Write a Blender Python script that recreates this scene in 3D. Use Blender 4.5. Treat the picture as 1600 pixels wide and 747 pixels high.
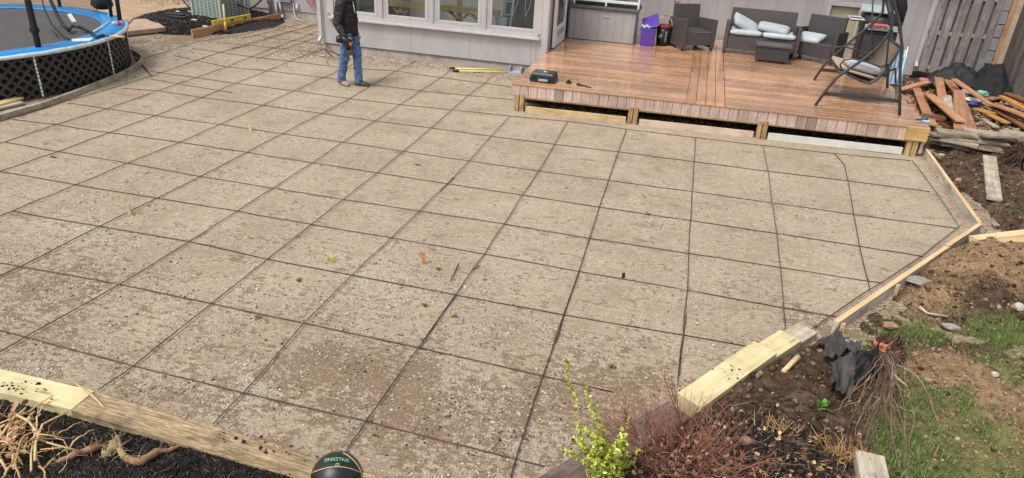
import bpy, math, random
import numpy as np
from mathutils import Matrix, Vector, noise as mn

random.seed(7); rng = np.random.default_rng(11)
for o in list(bpy.data.objects): bpy.data.objects.remove(o)
S = bpy.context.scene
COL = S.collection
# ------------------------------------------------------------------ camera
CR = Matrix(((0.9655382771871949, -0.15939537470924275, 0.2057400053652274),
             (0.25483212078652095, 0.4183822626129676, -0.8717894657234037),
             (0.05288123960184452, 0.8941752607023714, 0.4445831504297238)))
CP = Vector((-0.15248442570632592, -3.037324743625416, 3.1872165903741294))
FPX = 1100.51
cd = bpy.data.cameras.new('camera'); cam = bpy.data.objects.new('camera', cd); COL.objects.link(cam)
cam.matrix_world = Matrix.Translation(CP) @ CR.to_4x4()
cd.sensor_width = 36.0; cd.lens = 36.0 * FPX / 1600.0; cd.clip_end = 400; cd.clip_start = 0.05
S.camera = cam
# ------------------------------------------------------------------ light
SUN_EL, SUN_AZ = math.radians(58), math.radians(215)     # azimuth from +Y clockwise
W = bpy.data.worlds.new('World'); S.world = W; W.use_nodes = True
nt = W.node_tree; bg = nt.nodes['Background']
sky = nt.nodes.new('ShaderNodeTexSky'); sky.sky_type = 'NISHITA'; sky.sun_disc = False
sky.sun_elevation = SUN_EL; sky.sun_rotation = SUN_AZ; sky.air_density = 1.0; sky.dust_density = 4.0; sky.ozone_density = 1.0
hs = nt.nodes.new('ShaderNodeHueSaturation'); hs.inputs['Saturation'].default_value = 0.22
nt.links.new(sky.outputs[0], hs.inputs['Color']); nt.links.new(hs.outputs[0], bg.inputs[0])
bg.inputs[1].default_value = 0.15
sd = bpy.data.lights.new('sun', 'SUN'); sd.energy = 1.5; sd.angle = math.radians(16); sd.color = (1.0, 0.95, 0.87)
so = bpy.data.objects.new('sun', sd); COL.objects.link(so)
sdir = Vector((math.sin(SUN_AZ) * math.cos(SUN_EL), math.cos(SUN_AZ) * math.cos(SUN_EL), math.sin(SUN_EL)))
so.rotation_euler = sdir.to_track_quat('Z', 'Y').to_euler()
S.view_settings.view_transform = 'Standard'; S.view_settings.look = 'None'
S.view_settings.exposure = 0.27; S.view_settings.gamma = 1.0
S.render.engine = 'CYCLES'

# ------------------------------------------------------------------ helpers
def G(px, py, z=0.0):
    """ground position seen at a point of the photograph (1600 px wide) on the level z"""
    d = CR @ Vector(((px - 799.4) / FPX, -(py - 373.77) / FPX, -1.0))
    return CP + d * ((z - CP.z) / d.z)
def GY(px, py, Y):
    d = CR @ Vector(((px - 799.4) / FPX, -(py - 373.77) / FPX, -1.0))
    return CP + d * ((Y - CP.y) / d.y)

def _hash(i, j, s):
    n = (i.astype(np.int64) * 374761393 + j.astype(np.int64) * 668265263 + s * 1274126177) & 0x7fffffff
    n = ((n ^ (n >> 13)) * 1103515245 + 12345) & 0x7fffffff
    n = ((n ^ (n >> 15)) * 69069 + 1) & 0x7fffffff
    return (n & 0xffff) / 65535.0
def vn(x, y, s=0):
    x = np.asarray(x, float); y = np.asarray(y, float)
    i = np.floor(x); j = np.floor(y); fx = x - i; fy = y - j
    fx = fx * fx * (3 - 2 * fx); fy = fy * fy * (3 - 2 * fy)
    i = i.astype(int); j = j.astype(int)
    a = _hash(i, j, s); b = _hash(i + 1, j, s); c = _hash(i, j + 1, s); d = _hash(i + 1, j + 1, s)
    return (a + (b - a) * fx) * (1 - fy) + (c + (d - c) * fx) * fy
def fbm(x, y, s=0, o=4):
    t = 0; a = 0.5; f = 1.0
    for k in range(o):
        t = t + a * vn(np.asarray(x) * f, np.asarray(y) * f, s + k * 17); a *= 0.5; f *= 2.03
    return t / (1 - 0.5 ** o)
def sst(a, b, x):
    t = np.clip((x - a) / (b - a), 0, 1); return t * t * (3 - 2 * t)

class MB:
    def __init__(s): s.v = []; s.f = []; s.t = []
    def add(s, vs, fs, tint=1.0):
        n = len(s.v); s.v += [tuple(v) for v in vs]
        for f in fs: s.f.append(tuple(i + n for i in f)); s.t.append(tint)
        return s
    def box(s, c, d, rz=0.0, m=None, tint=1.0, taper=1.0):
        hx, hy, hz = d[0] / 2, d[1] / 2, d[2] / 2
        vs = [Vector((x * hx * (taper if z > 0 else 1), y * hy * (taper if z > 0 else 1), z * hz)) for z in (-1, 1) for y in (-1, 1) for x in (-1, 1)]
        R = m if m is not None else Matrix.Rotation(rz, 3, 'Z')
        c = Vector(c)
        return s.add([R @ v + c for v in vs], [(0, 2, 3, 1), (4, 5, 7, 6), (0, 1, 5, 4), (2, 6, 7, 3), (0, 4, 6, 2), (1, 3, 7, 5)], tint)
    def beam(s, p0, p1, w, t, up=(0, 0, 1), tint=1.0):
        p0 = Vector(p0); p1 = Vector(p1); x = (p1 - p0); L = x.length; x.normalize()
        u = Vector(up); y = u.cross(x)
        if y.length < 1e-4: y = Vector((0, 1, 0)).cross(x)
        y.normalize(); z = x.cross(y)
        return s.box((p0 + p1) / 2, (L, w, t), m=Matrix((x, y, z)).transposed(), tint=tint)
    def tube(s, pts, r, n=8, cap=True, tint=1.0):
        pts = [Vector(p) for p in pts]; N = len(pts)
        rr = r if isinstance(r, (list, tuple)) else [r] * N
        b = len(s.v); ref = None
        for i, p in enumerate(pts):
            d = (pts[min(i + 1, N - 1)] - pts[max(i - 1, 0)])
            if d.length < 1e-9: d = Vector((0, 0, 1))
            d.normalize()
            if ref is None:
                ref = d.orthogonal().normalized()
            ref = (ref - d * ref.dot(d))
            if ref.length < 1e-6: ref = d.orthogonal()
            ref.normalize(); q = d.cross(ref)
            for k in range(n):
                a = 2 * math.pi * k / n
                s.v.append(tuple(p + (ref * math.cos(a) + q * math.sin(a)) * rr[i]))
        for i in range(N - 1):
            for k in range(n):
                k2 = (k + 1) % n
                s.f.append((b + i * n + k, b + i * n + k2, b + (i + 1) * n + k2, b + (i + 1) * n + k)); s.t.append(tint)
        if cap:
            s.f.append(tuple(b + k for k in reversed(range(n)))); s.t.append(tint)
            s.f.append(tuple(b + (N - 1) * n + k for k in range(n))); s.t.append(tint)
        return s
    def lathe(s, prof, c=(0, 0, 0), n=24, sy=1.0, tint=1.0):
        b = len(s.v); N = len(prof)
        for r, z in prof:
            for k in range(n):
                a = 2 * math.pi * k / n
                s.v.append((c[0] + r * math.cos(a), c[1] + sy * r * math.sin(a), c[2] + z))
        for i in range(N - 1):
            for k in range(n):
                k2 = (k + 1) % n
                s.f.append((b + i * n + k, b + i * n + k2, b + (i + 1) * n + k2, b + (i + 1) * n + k)); s.t.append(tint)
        s.f.append(tuple(b + k for k in reversed(range(n)))); s.t.append(tint)
        s.f.append(tuple(b + (N - 1) * n + k for k in range(n))); s.t.append(tint)
        return s
    def prism(s, poly, z0, z1, tint=1.0):
        n = len(poly)
        return s.add([(x, y, z0) for x, y in poly] + [(x, y, z1) for x, y in poly],
                     [tuple(reversed(range(n))), tuple(range(n, 2 * n))] + [(k, (k + 1) % n, n + (k + 1) % n, n + k) for k in range(n)], tint)
    def build(s, name, m, parent=None, smooth=False, bevel=0.0, subd=0, loc=None):
        me = bpy.data.meshes.new(name)
        off = Vector((0, 0, 0))
        if parent is not None: off = Vector(parent['_w'])
        elif loc is not None: off = Vector(loc)
        me.from_pydata([tuple(Vector(v) - off) for v in s.v], [], s.f); me.update()
        a = me.attributes.new('tint', 'FLOAT', 'FACE'); a.data.foreach_set('value', np.array(s.t, dtype=np.float32))
        if smooth: me.shade_smooth()
        me.materials.append(m)
        o = bpy.data.objects.new(name, me); COL.objects.link(o)
        if parent is not None: o.parent = parent
        else: o.location = off
        o['_w'] = tuple(off)
        if bevel > 0:
            b = o.modifiers.new('bevel', 'BEVEL'); b.width = bevel; b.segments = 2; b.limit_method = 'ANGLE'
        if subd:
            b = o.modifiers.new('sub', 'SUBSURF'); b.levels = subd; b.render_levels = subd
        return o
def npmesh(name, V, F, m, smooth=False, attrs=None, parent=None):
    """V (n,3), F (k,3|4)"""
    me = bpy.data.meshes.new(name); V = np.asarray(V, np.float32); F = np.asarray(F, np.int32)
    me.vertices.add(len(V)); me.vertices.foreach_set('co', V.ravel())
    k = F.shape[1]; me.loops.add(F.size); me.loops.foreach_set('vertex_index', F.ravel())
    me.polygons.add(len(F)); me.polygons.foreach_set('loop_start', np.arange(0, F.size, k, dtype=np.int32))
    me.update(calc_edges=True)
    if smooth: me.shade_smooth()
    for an, (dom, dat) in (attrs or {}).items():
        a = me.attributes.new(an, 'FLOAT', dom); a.data.foreach_set('value', np.asarray(dat, np.float32))
    me.materials.append(m)
    o = bpy.data.objects.new(name, me); COL.objects.link(o)
    if parent is not None: o.parent = parent
    return o
def tag(o, label, cat, group=None, kind=None):
    if label: o['label'] = label
    if cat: o['category'] = cat
    if group: o['group'] = group
    if kind: o['kind'] = kind
    return o
def struct(o): o['kind'] = 'structure'; return o
def thing(name, label, cat, loc=(0, 0, 0), group=None):
    o = bpy.data.objects.new(name, None); COL.objects.link(o); o.location = loc; o['_w'] = tuple(loc)
    o.empty_display_size = 0.1
    return tag(o, label, cat, group)
def dup(root, loc, rotz, label, group=None):
    r = root.copy(); COL.objects.link(r); r.location = loc; r.rotation_euler = (0, 0, rotz); r['label'] = label
    if group: r['group'] = group
    for ch in [c for c in bpy.data.objects if c.parent == root]:
        c = ch.copy(); COL.objects.link(c); c.parent = r
        for g in [q for q in bpy.data.objects if q.parent == ch]:
            d = g.copy(); COL.objects.link(d); d.parent = c
    return r
def board(name, p0, p1, w, t, m, roll=0.0, bevel=0.002, bow=0.0, parent=None, cut=0.0, cut0=0.0):
    """plank in its own local frame (length along x) so that the grain runs along it"""
    p0 = Vector(p0); p1 = Vector(p1); x = p1 - p0; L = x.length; x.normalize()
    y = Vector((0, 0, 1)).cross(x)
    if y.length < 1e-4: y = Vector((0, 1, 0))
    y.normalize(); z = x.cross(y)
    R = Matrix((x, y, z)).transposed() @ Matrix.Rotation(roll, 3, 'X')
    b = MB(); n = 8
    for i in range(n + 1):
        u = i / n - 0.5; dz = bow * (0.25 - u * u) * 4
        c = cut * w / 2 if i == n else (cut0 * w / 2 if i == 0 else 0.0)
        for (yy, zz) in ((-1, -1), (1, -1), (1, 1), (-1, 1)):
            b.v.append((u * L + c * yy, yy * w / 2, zz * t / 2 + dz))
    for i in range(n):
        for k in range(4):
            k2 = (k + 1) % 4
            b.f.append((i * 4 + k, i * 4 + k2, i * 4 + 4 + k2, i * 4 + 4 + k)); b.t.append(1.0)
    b.f += [(0, 3, 2, 1)[::1], tuple(n * 4 + k for k in range(4))]; b.t += [1.0, 1.0]
    o = b.build(name, m, None, bevel=bevel)
    M4 = Matrix.Translation((p0 + p1) / 2) @ R.to_4x4()
    if parent is not None:
        o.parent = parent; o.matrix_local = Matrix.Translation(-Vector(parent['_w'])) @ M4
    else: o.matrix_world = M4
    return o

# ------------------------------------------------------------------ materials
def nodes(name):
    m = bpy.data.materials.new(name); m.use_nodes = True
    n = m.node_tree.nodes; l = m.node_tree.links; p = n['Principled BSDF']
    return m, n, l, p
def ramp(n, cols, pos=None, interp='LINEAR'):
    r = n.new('ShaderNodeValToRGB'); r.color_ramp.interpolation = interp
    e = r.color_ramp.elements
    pos = pos or [i / (len(cols) - 1) for i in range(len(cols))]
    while len(e) < len(cols): e.new(0.5)
    for i, (c, q) in enumerate(zip(cols, pos)): e[i].position = q; e[i].color = (c[0], c[1], c[2], 1)
    return r
def mixc(n, l, fac, a, b, mode='MIX'):
    x = n.new('ShaderNodeMix'); x.data_type = 'RGBA'; x.blend_type = mode
    for s, v in ((x.inputs[0], fac), (x.inputs[6], a), (x.inputs[7], b)):
        if hasattr(v, 'is_linked') or isinstance(v, bpy.types.NodeSocket): l.new(v, s)
        elif isinstance(v, (int, float)): s.default_value = v
        else: s.default_value = (v[0], v[1], v[2], 1)
    return x.outputs[2]
def math_(n, l, op, a, b=0.0, clamp=False):
    x = n.new('ShaderNodeMath'); x.operation = op; x.use_clamp = clamp
    for s, v in ((x.inputs[0], a), (x.inputs[1], b)):
        if isinstance(v, bpy.types.NodeSocket): l.new(v, s)
        else: s.default_value = v
    return x.outputs[0]
def ntex(n, l, vec, scale, detail=4, rough=0.55, dist=0.0):
    t = n.new('ShaderNodeTexNoise'); t.inputs['Scale'].default_value = scale; t.inputs['Detail'].default_value = detail
    t.inputs['Roughness'].default_value = rough; t.inputs['Distortion'].default_value = dist
    l.new(vec, t.inputs['Vector']); return t.outputs[0]
def mapping(n, l, sc=(1, 1, 1), rnd=False, coord='Object'):
    tc = n.new('ShaderNodeTexCoord'); mp = n.new('ShaderNodeMapping'); mp.inputs['Scale'].default_value = sc
    l.new(tc.outputs[coord], mp.inputs['Vector'])
    if rnd:
        oi = n.new('ShaderNodeObjectInfo'); c = n.new('ShaderNodeCombineXYZ')
        q = math_(n, l, 'MULTIPLY', oi.outputs['Random'], 37.0)
        l.new(q, c.inputs[0]); l.new(q, c.inputs[1]); l.new(q, c.inputs[2]); l.new(c.outputs[0], mp.inputs['Location'])
    return mp.outputs[0]
def bump(n, l, p, h, strength=0.3, dist=0.01):
    b = n.new('ShaderNodeBump'); b.inputs['Strength'].default_value = strength; b.inputs['Distance'].default_value = dist
    l.new(h, b.inputs['Height']); l.new(b.outputs[0], p.inputs['Normal'])
def spec(p, v): p.inputs['Specular IOR Level'].default_value = v
def simple(name, c, rough=0.6, var=0.25, scale=8, metal=0.0, bstr=0.15, bd=0.003, sp=0.4, stretch=(1, 1, 1), tint=False, rand=0.0):
    m, n, l, p = nodes(name); v = mapping(n, l, stretch, rnd=True)
    f = ntex(n, l, v, scale, 6, 0.65)
    r = ramp(n, [tuple(x * (1 - var) for x in c), tuple(min(1, x * (1 + var)) for x in c)], [0.3, 0.7]); l.new(f, r.inputs[0]); col = r.outputs[0]
    if tint:
        a = n.new('ShaderNodeAttribute'); a.attribute_name = 'tint'; col = mixc(n, l, 1.0, col, a.outputs['Fac'], 'MULTIPLY')
    if rand:
        oi = n.new('ShaderNodeObjectInfo'); q = math_(n, l, 'MULTIPLY_ADD', oi.outputs['Random'], rand); 
        q.node.inputs[2].default_value = 1 - rand / 2; col = mixc(n, l, 1.0, col, q, 'MULTIPLY')
    l.new(col, p.inputs['Base Color']); p.inputs['Roughness'].default_value = rough; p.inputs['Metallic'].default_value = metal; spec(p, sp)
    f2 = ntex(n, l, v, scale * 6, 4, 0.7)
    if bstr: bump(n, l, p, f2, bstr, bd)
    return m
def wood(name, c1, c2, rough=0.7, axis=0, grain=1.0, knots=True, tint=False, rand=0.3, stain=None, sp=0.3, bstr=0.25):
    m, n, l, p = nodes(name)
    sc = [22, 22, 22]; sc[axis] = 1.3
    v = mapping(n, l, tuple(sc), rnd=True); v1 = mapping(n, l, (1, 1, 1), rnd=True)
    f = ntex(n, l, v, 1.6 * grain, 8, 0.65, 0.6)
    r = ramp(n, [c1, c2], [0.32, 0.68]); l.new(f, r.inputs[0]); col = r.outputs[0]
    f3 = ntex(n, l, v1, 3.0, 5, 0.6)
    r3 = ramp(n, [(0.62, 0.6, 0.58), (1, 1, 1), (1.0, 1.0, 1.0)], [0.28, 0.55, 1]); l.new(f3, r3.inputs[0])
    col = mixc(n, l, 0.8, col, r3.outputs[0], 'MULTIPLY')
    if knots:
        kv = mapping(n, l, tuple(2.2 if i == axis else 9 for i in range(3)), rnd=True)
        vo = n.new('ShaderNodeTexVoronoi'); vo.inputs['Scale'].default_value = 1.0; l.new(kv, vo.inputs['Vector'])
        kr = ramp(n, [(1, 1, 1), (0, 0, 0)], [0.07, 0.16]); l.new(vo.outputs['Distance'], kr.inputs[0])
        col = mixc(n, l, math_(n, l, 'MULTIPLY', kr.outputs[0], 0.65), col, tuple(x * 0.35 for x in c1))
    if stain:
        f4 = ntex(n, l, v1, 5.0, 6, 0.7); s4 = ramp(n, [(0, 0, 0), (1, 1, 1)], [0.5, 0.62]); l.new(f4, s4.inputs[0])
        col = mixc(n, l, math_(n, l, 'MULTIPLY', s4.outputs[0], 0.7), col, stain)
    if tint:
        a = n.new('ShaderNodeAttribute'); a.attribute_name = 'tint'; col = mixc(n, l, 1.0, col, a.outputs['Fac'], 'MULTIPLY')
    if rand:
        oi = n.new('ShaderNodeObjectInfo'); q = math_(n, l, 'MULTIPLY_ADD', oi.outputs['Random'], rand)
        q.node.inputs[2].default_value = 1 - rand / 2; col = mixc(n, l, 1.0, col, q, 'MULTIPLY')
    l.new(col, p.inputs['Base Color']); p.inputs['Roughness'].default_value = rough; spec(p, sp)
    bump(n, l, p, f, bstr, 0.004)
    return m
def facecol(name, attr, cols, rough=0.8, sp=0.3, nscale=60, bstr=0.3, pos=None, trans=0.0):
    """colour picked per face/instance from a ramp"""
    m, n, l, p = nodes(name)
    a = n.new('ShaderNodeAttribute'); a.attribute_name = attr
    r = ramp(n, cols, pos); l.new(a.outputs['Fac'], r.inputs[0])
    v = mapping(n, l); f = ntex(n, l, v, nscale, 3, 0.6)
    rr = ramp(n, [(0.7, 0.7, 0.7), (1.15, 1.15, 1.15)], [0.3, 0.7]); l.new(f, rr.inputs[0])
    col = mixc(n, l, 1.0, r.outputs[0], rr.outputs[0], 'MULTIPLY')
    l.new(col, p.inputs['Base Color']); p.inputs['Roughness'].default_value = rough; spec(p, sp)
    if bstr: bump(n, l, p, f, bstr, 0.004)
    return m

def gravel_mat():
    m, n, l, p = nodes('gravel')
    v = mapping(n, l)
    big = ntex(n, l, v, 0.9, 4, 0.6); mid = ntex(n, l, v, 5.0, 6, 0.68); fine = ntex(n, l, v, 70, 6, 0.75)
    r = ramp(n, [(0.26, 0.19, 0.128), (0.41, 0.33, 0.242), (0.51, 0.428, 0.328)], [0.32, 0.5, 0.66])
    l.new(math_(n, l, 'ADD', math_(n, l, 'MULTIPLY', big, 0.4), math_(n, l, 'MULTIPLY', mid, 0.6)), r.inputs[0])
    rf = ramp(n, [(0.52, 0.49, 0.47), (1, 1, 1), (1.3, 1.3, 1.3)], [0.34, 0.5, 0.66]); l.new(fine, rf.inputs[0])
    col = mixc(n, l, 1.0, r.outputs[0], rf.outputs[0], 'MULTIPLY')
    # embedded small stones
    vo = n.new('ShaderNodeTexVoronoi'); vo.inputs['Scale'].default_value = 48; l.new(v, vo.inputs['Vector'])
    sx = n.new('ShaderNodeSeparateColor'); l.new(vo.outputs['Color'], sx.inputs[0])
    rs = ramp(n, [(0.2, 0.17, 0.14), (0.38, 0.33, 0.27), (0.62, 0.57, 0.5)]); l.new(sx.outputs[0], rs.inputs[0])
    edge = ramp(n, [(1, 1, 1), (0, 0, 0)], [0.32, 0.5]); l.new(vo.outputs['Distance'], edge.inputs[0])
    pick = math_(n, l, 'GREATER_THAN', sx.outputs[1], 0.55)
    patch = ramp(n, [(0, 0, 0), (1, 1, 1)], [0.42, 0.62]); l.new(ntex(n, l, v, 2.3, 5, 0.6), patch.inputs[0])
    fac = math_(n, l, 'MULTIPLY', math_(n, l, 'MULTIPLY', pick, edge.outputs[0]), math_(n, l, 'MULTIPLY_ADD', patch.outputs[0], 0.9))
    [x for x in n if x.type == 'MATH' and x.operation == 'MULTIPLY_ADD'][-1].inputs[2].default_value = 0.12
    col = mixc(n, l, fac, col, rs.outputs[0])
    # dark damp smears
    sm = ramp(n, [(1, 1, 1), (0, 0, 0)], [0.33, 0.43]); l.new(ntex(n, l, mapping(n, l, (1.0, 2.4, 1)), 2.0, 7, 0.72), sm.inputs[0])
    col = mixc(n, l, math_(n, l, 'MULTIPLY', sm.outputs[0], 0.6), col, (0.15, 0.105, 0.07))
    s2 = ramp(n, [(1, 1, 1), (0, 0, 0)], [0.34, 0.42]); l.new(ntex(n, l, mapping(n, l, (1.0, 2.0, 1)), 13, 5, 0.7), s2.inputs[0])
    s3 = ramp(n, [(0.15, .15, .15), (1, 1, 1)], [0.42, 0.6]); l.new(ntex(n, l, v, 1.7, 4, 0.6), s3.inputs[0])
    col = mixc(n, l, math_(n, l, 'MULTIPLY', math_(n, l, 'MULTIPLY', s2.outputs[0], s3.outputs[0]), 0.6), col, (0.15, 0.105, 0.066))
    ab = n.new('ShaderNodeAttribute'); ab.attribute_name = 'brown'
    bf = ramp(n, [(0, 0, 0), (1, 1, 1)], [0.36, 0.90]); nz = math_(n, l, 'ADD', math_(n, l, 'MULTIPLY', math_(n, l, 'SUBTRACT', mid, 0.5), 4.2), math_(n, l, 'MULTIPLY', math_(n, l, 'SUBTRACT', ntex(n, l, mapping(n, l, (1, 1.7, 1)), 15, 5, 0.75), 0.5), 5.0)); l.new(math_(n, l, 'ADD', math_(n, l, 'MULTIPLY', ab.outputs['Fac'], 0.72), nz), bf.inputs[0])
    br = ramp(n, [(0.06, 0.037, 0.022), (0.185, 0.12, 0.07), (0.34, 0.25, 0.165)], [0.3, 0.5, 0.7]); l.new(fine, br.inputs[0])
    col = mixc(n, l, math_(n, l, 'MULTIPLY', bf.outputs[0], 0.85), col, br.outputs[0])
    l.new(col, p.inputs['Base Color']); p.inputs['Roughness'].default_value = 0.75; spec(p, 0.3)
    h = math_(n, l, 'ADD', math_(n, l, 'ADD', math_(n, l, 'MULTIPLY', fine, 0.5), math_(n, l, 'MULTIPLY', mid, 1.6)), math_(n, l, 'MULTIPLY', fac, 0.6))
    bump(n, l, p, h, 0.7, 0.012)
    return m
def soil_mat():
    m, n, l, p = nodes('soil'); v = mapping(n, l)
    def at(k):
        a = n.new('ShaderNodeAttribute'); a.attribute_name = k; return a.outputs['Fac']
    f = ntex(n, l, v, 9, 7, 0.7); f2 = ntex(n, l, v, 60, 6, 0.75)
    r = ramp(n, [(0.025, 0.014, 0.008), (0.085, 0.05, 0.03), (0.19, 0.12, 0.075)], [0.3, 0.5, 0.7]); l.new(f, r.inputs[0])
    t = ramp(n, [(0.15, 0.085, 0.042), (0.32, 0.205, 0.11), (0.47, 0.34, 0.205)], [0.25, 0.5, 0.75]); l.new(f, t.inputs[0])
    g = ramp(n, [(0.04, 0.06, 0.014), (0.12, 0.17, 0.04), (0.22, 0.26, 0.08)], [0.25, 0.5, 0.8]); l.new(f, g.inputs[0])
    def sharpen(x, s=1.0):
        q = math_(n, l, 'ADD', x, math_(n, l, 'MULTIPLY', math_(n, l, 'SUBTRACT', f2, 0.5), s)); rr = ramp(n, [(0, 0, 0), (1, 1, 1)], [0.35, 0.65]); l.new(q, rr.inputs[0]); return rr.outputs[0]
    col = mixc(n, l, sharpen(at('tan'), 1.1), r.outputs[0], t.outputs[0])
    col = mixc(n, l, math_(n, l, 'MULTIPLY', sharpen(at('grass'), 1.4), 0.7), col, g.outputs[0])
    rf = ramp(n, [(0.4, 0.4, 0.4), (1, 1, 1), (1.5, 1.45, 1.4)], [0.3, 0.5, 0.72]); l.new(f2, rf.inputs[0])
    col = mixc(n, l, 1.0, col, rf.outputs[0], 'MULTIPLY')
    l.new(col, p.inputs['Base Color']); p.inputs['Roughness'].default_value = 0.8; spec(p, 0.3)
    bump(n, l, p, math_(n, l, 'ADD', f2, math_(n, l, 'MULTIPLY', f, 1.5)), 0.9, 0.02)
    return m
def siding_mat(name, c, pitch=0.0, off=0.0, axis=0, wid=0.012):
    """painted plywood siding, thin vertical grooves every pitch metres along the axis"""
    m, n, l, p = nodes(name); tc = n.new('ShaderNodeTexCoord')
    v = mapping(n, l, (1, 1, 0.35))
    f = ntex(n, l, v, 2.5, 6, 0.65); f2 = ntex(n, l, mapping(n, l, (40, 40, 3)), 1.5, 5, 0.7)
    r = ramp(n, [tuple(x * 0.86 for x in c), tuple(x * 1.08 for x in c)], [0.3, 0.7]); l.new(f, r.inputs[0]); col = r.outputs[0]
    rr = ramp(n, [(0.93, 0.93, 0.93), (1.04, 1.04, 1.04)], [0.35, 0.65]); l.new(f2, rr.inputs[0]); col = mixc(n, l, 1.0, col, rr.outputs[0], 'MULTIPLY')
    h = f2
    if pitch:
        s = n.new('ShaderNodeSeparateXYZ'); l.new(tc.outputs['Object'], s.inputs[0])
        q = math_(n, l, 'FRACT', math_(n, l, 'DIVIDE', math_(n, l, 'ADD', s.outputs[axis], 100 * pitch + off), pitch))
        gmask = math_(n, l, 'LESS_THAN', q, wid / pitch)
        col = mixc(n, l, math_(n, l, 'MULTIPLY', gmask, 0.5), col, tuple(x * 0.3 for x in c))
        h = math_(n, l, 'SUBTRACT', math_(n, l, 'MULTIPLY', f2, 0.2), gmask)
    l.new(col, p.inputs['Base Color']); p.inputs['Roughness'].default_value = 0.55; spec(p, 0.35)
    bump(n, l, p, h, 0.25, 0.004)
    return m
def wicker_mat(name, c):
    m, n, l, p = nodes(name); v = mapping(n, l)
    w1 = n.new('ShaderNodeTexWave'); w1.wave_type = 'BANDS'; w1.bands_direction = 'Z'; w1.inputs['Scale'].default_value = 11; w1.inputs['Distortion'].default_value = 0.6
    l.new(v, w1.inputs['Vector'])
    w2 = n.new('ShaderNodeTexWave'); w2.wave_type = 'BANDS'; w2.bands_direction = 'DIAGONAL'; w2.inputs['Scale'].default_value = 12; l.new(v, w2.inputs['Vector'])
    h = math_(n, l, 'MULTIPLY', w1.outputs['Fac'], math_(n, l, 'MULTIPLY_ADD', w2.outputs['Fac'], 0.5)); h.node.inputs[1].default_value
    r = ramp(n, [tuple(x * 0.35 for x in c), c, tuple(x * 1.6 for x in c)], [0.0, 0.45, 1]); 
    hh = math_(n, l, 'ADD', math_(n, l, 'MULTIPLY', w1.outputs['Fac'], 0.6), math_(n, l, 'MULTIPLY', w2.outputs['Fac'], 0.4)); l.new(hh, r.inputs[0])
    l.new(r.outputs[0], p.inputs['Base Color']); p.inputs['Roughness'].default_value = 0.45; spec(p, 0.5)
    bump(n, l, p, hh, 0.6, 0.006); return m
def deck_mat(name, c1, c2, axis=0, groove=True, rough=0.22, gd=0.6):
    m, n, l, p = nodes(name); v = mapping(n, l)
    sc = [25, 25, 25]; sc[axis] = 1.2
    f = ntex(n, l, mapping(n, l, tuple(sc)), 1.2, 7, 0.65); wet = ntex(n, l, v, 1.7, 5, 0.6); wm = ntex(n, l, v, 14, 4, 0.6)
    r = ramp(n, [c1, c2], [0.3, 0.7]); l.new(f, r.inputs[0]); col = r.outputs[0]
    a = n.new('ShaderNodeAttribute'); a.attribute_name = 'tint'; col = mixc(n, l, 1.0, col, a.outputs['Fac'], 'MULTIPLY')
    rw = ramp(n, [(0.86, 0.82, 0.80), (1.08, 1.08, 1.08)], [0.35, 0.65]); l.new(wet, rw.inputs[0]); col = mixc(n, l, 1.0, col, rw.outputs[0], 'MULTIPLY')
    l.new(col, p.inputs['Base Color'])
    rr = ramp(n, [(rough * 0.45,) * 3, (rough * 2.0,) * 3], [0.38, 0.62]); l.new(math_(n, l, 'ADD', math_(n, l, 'MULTIPLY', wet, 0.7), math_(n, l, 'MULTIPLY', wm, 0.3)), rr.inputs[0]); l.new(rr.outputs[0], p.inputs['Roughness']); spec(p, 0.6); p.inputs['Coat Weight'].default_value = 1.0; p.inputs['Coat Roughness'].default_value = 0.06; p.inputs['Coat IOR'].default_value = 1.5
    h = math_(n, l, 'MULTIPLY', f, 0.25)
    if groove:
        w = n.new('ShaderNodeTexWave'); w.bands_direction = 'Y' if axis == 0 else 'X'; w.inputs['Scale'].default_value = 14; w.inputs['Distortion'].default_value = 0.0; l.new(v, w.inputs['Vector'])
        h = math_(n, l, 'ADD', h, math_(n, l, 'MULTIPLY', w.outputs['Fac'], gd))
    bump(n, l, p, h, 0.25, 0.003); return m

m_gravel = gravel_mat(); m_soil = soil_mat()
m_stone = facecol('pebbles', 'pick', [(0.17, 0.135, 0.10), (0.33, 0.275, 0.215), (0.46, 0.395, 0.31), (0.64, 0.57, 0.47)], 0.8, 0.2, nscale=90)
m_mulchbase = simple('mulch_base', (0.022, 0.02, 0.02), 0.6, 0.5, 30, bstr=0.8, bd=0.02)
m_mulch = facecol('mulch_chips', 'pick', [(0.007, 0.006, 0.006), (0.024, 0.021, 0.020), (0.06, 0.052, 0.047), (0.15, 0.11, 0.08)], 0.6, 0.22, pos=[0, .45, .88, 1])
m_clod = facecol('clods', 'pick', [(0.04, 0.024, 0.015), (0.09, 0.055, 0.034), (0.17, 0.11, 0.07), (0.3, 0.22, 0.15)], 0.9, 0.2, pos=[0, .4, .8, 1])
m_tanclod = facecol('tan_clods', 'pick', [(0.14, 0.085, 0.045), (0.26, 0.17, 0.09), (0.42, 0.31, 0.19)], 0.9, 0.2)
m_grass = facecol('grass', 'pick', [(0.07, 0.12, 0.025), (0.16, 0.24, 0.06), (0.30, 0.36, 0.12), (0.46, 0.40, 0.22)], 0.6, 0.3, pos=[0, .5, .85, 1], bstr=0)
m_rebar = simple('rebar', (0.085, 0.062, 0.045), 0.55, 0.6, 6, metal=0.35, sp=0.5, rand=0.8)
m_rust = simple('rusty_rebar', (0.12, 0.06, 0.035), 0.7, 0.5, 6, metal=0.2, rand=0.6)
m_pt = wood('new_treated_timber', (0.60, 0.49, 0.25), (0.78, 0.68, 0.42), 0.6, rand=0.08)
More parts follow.
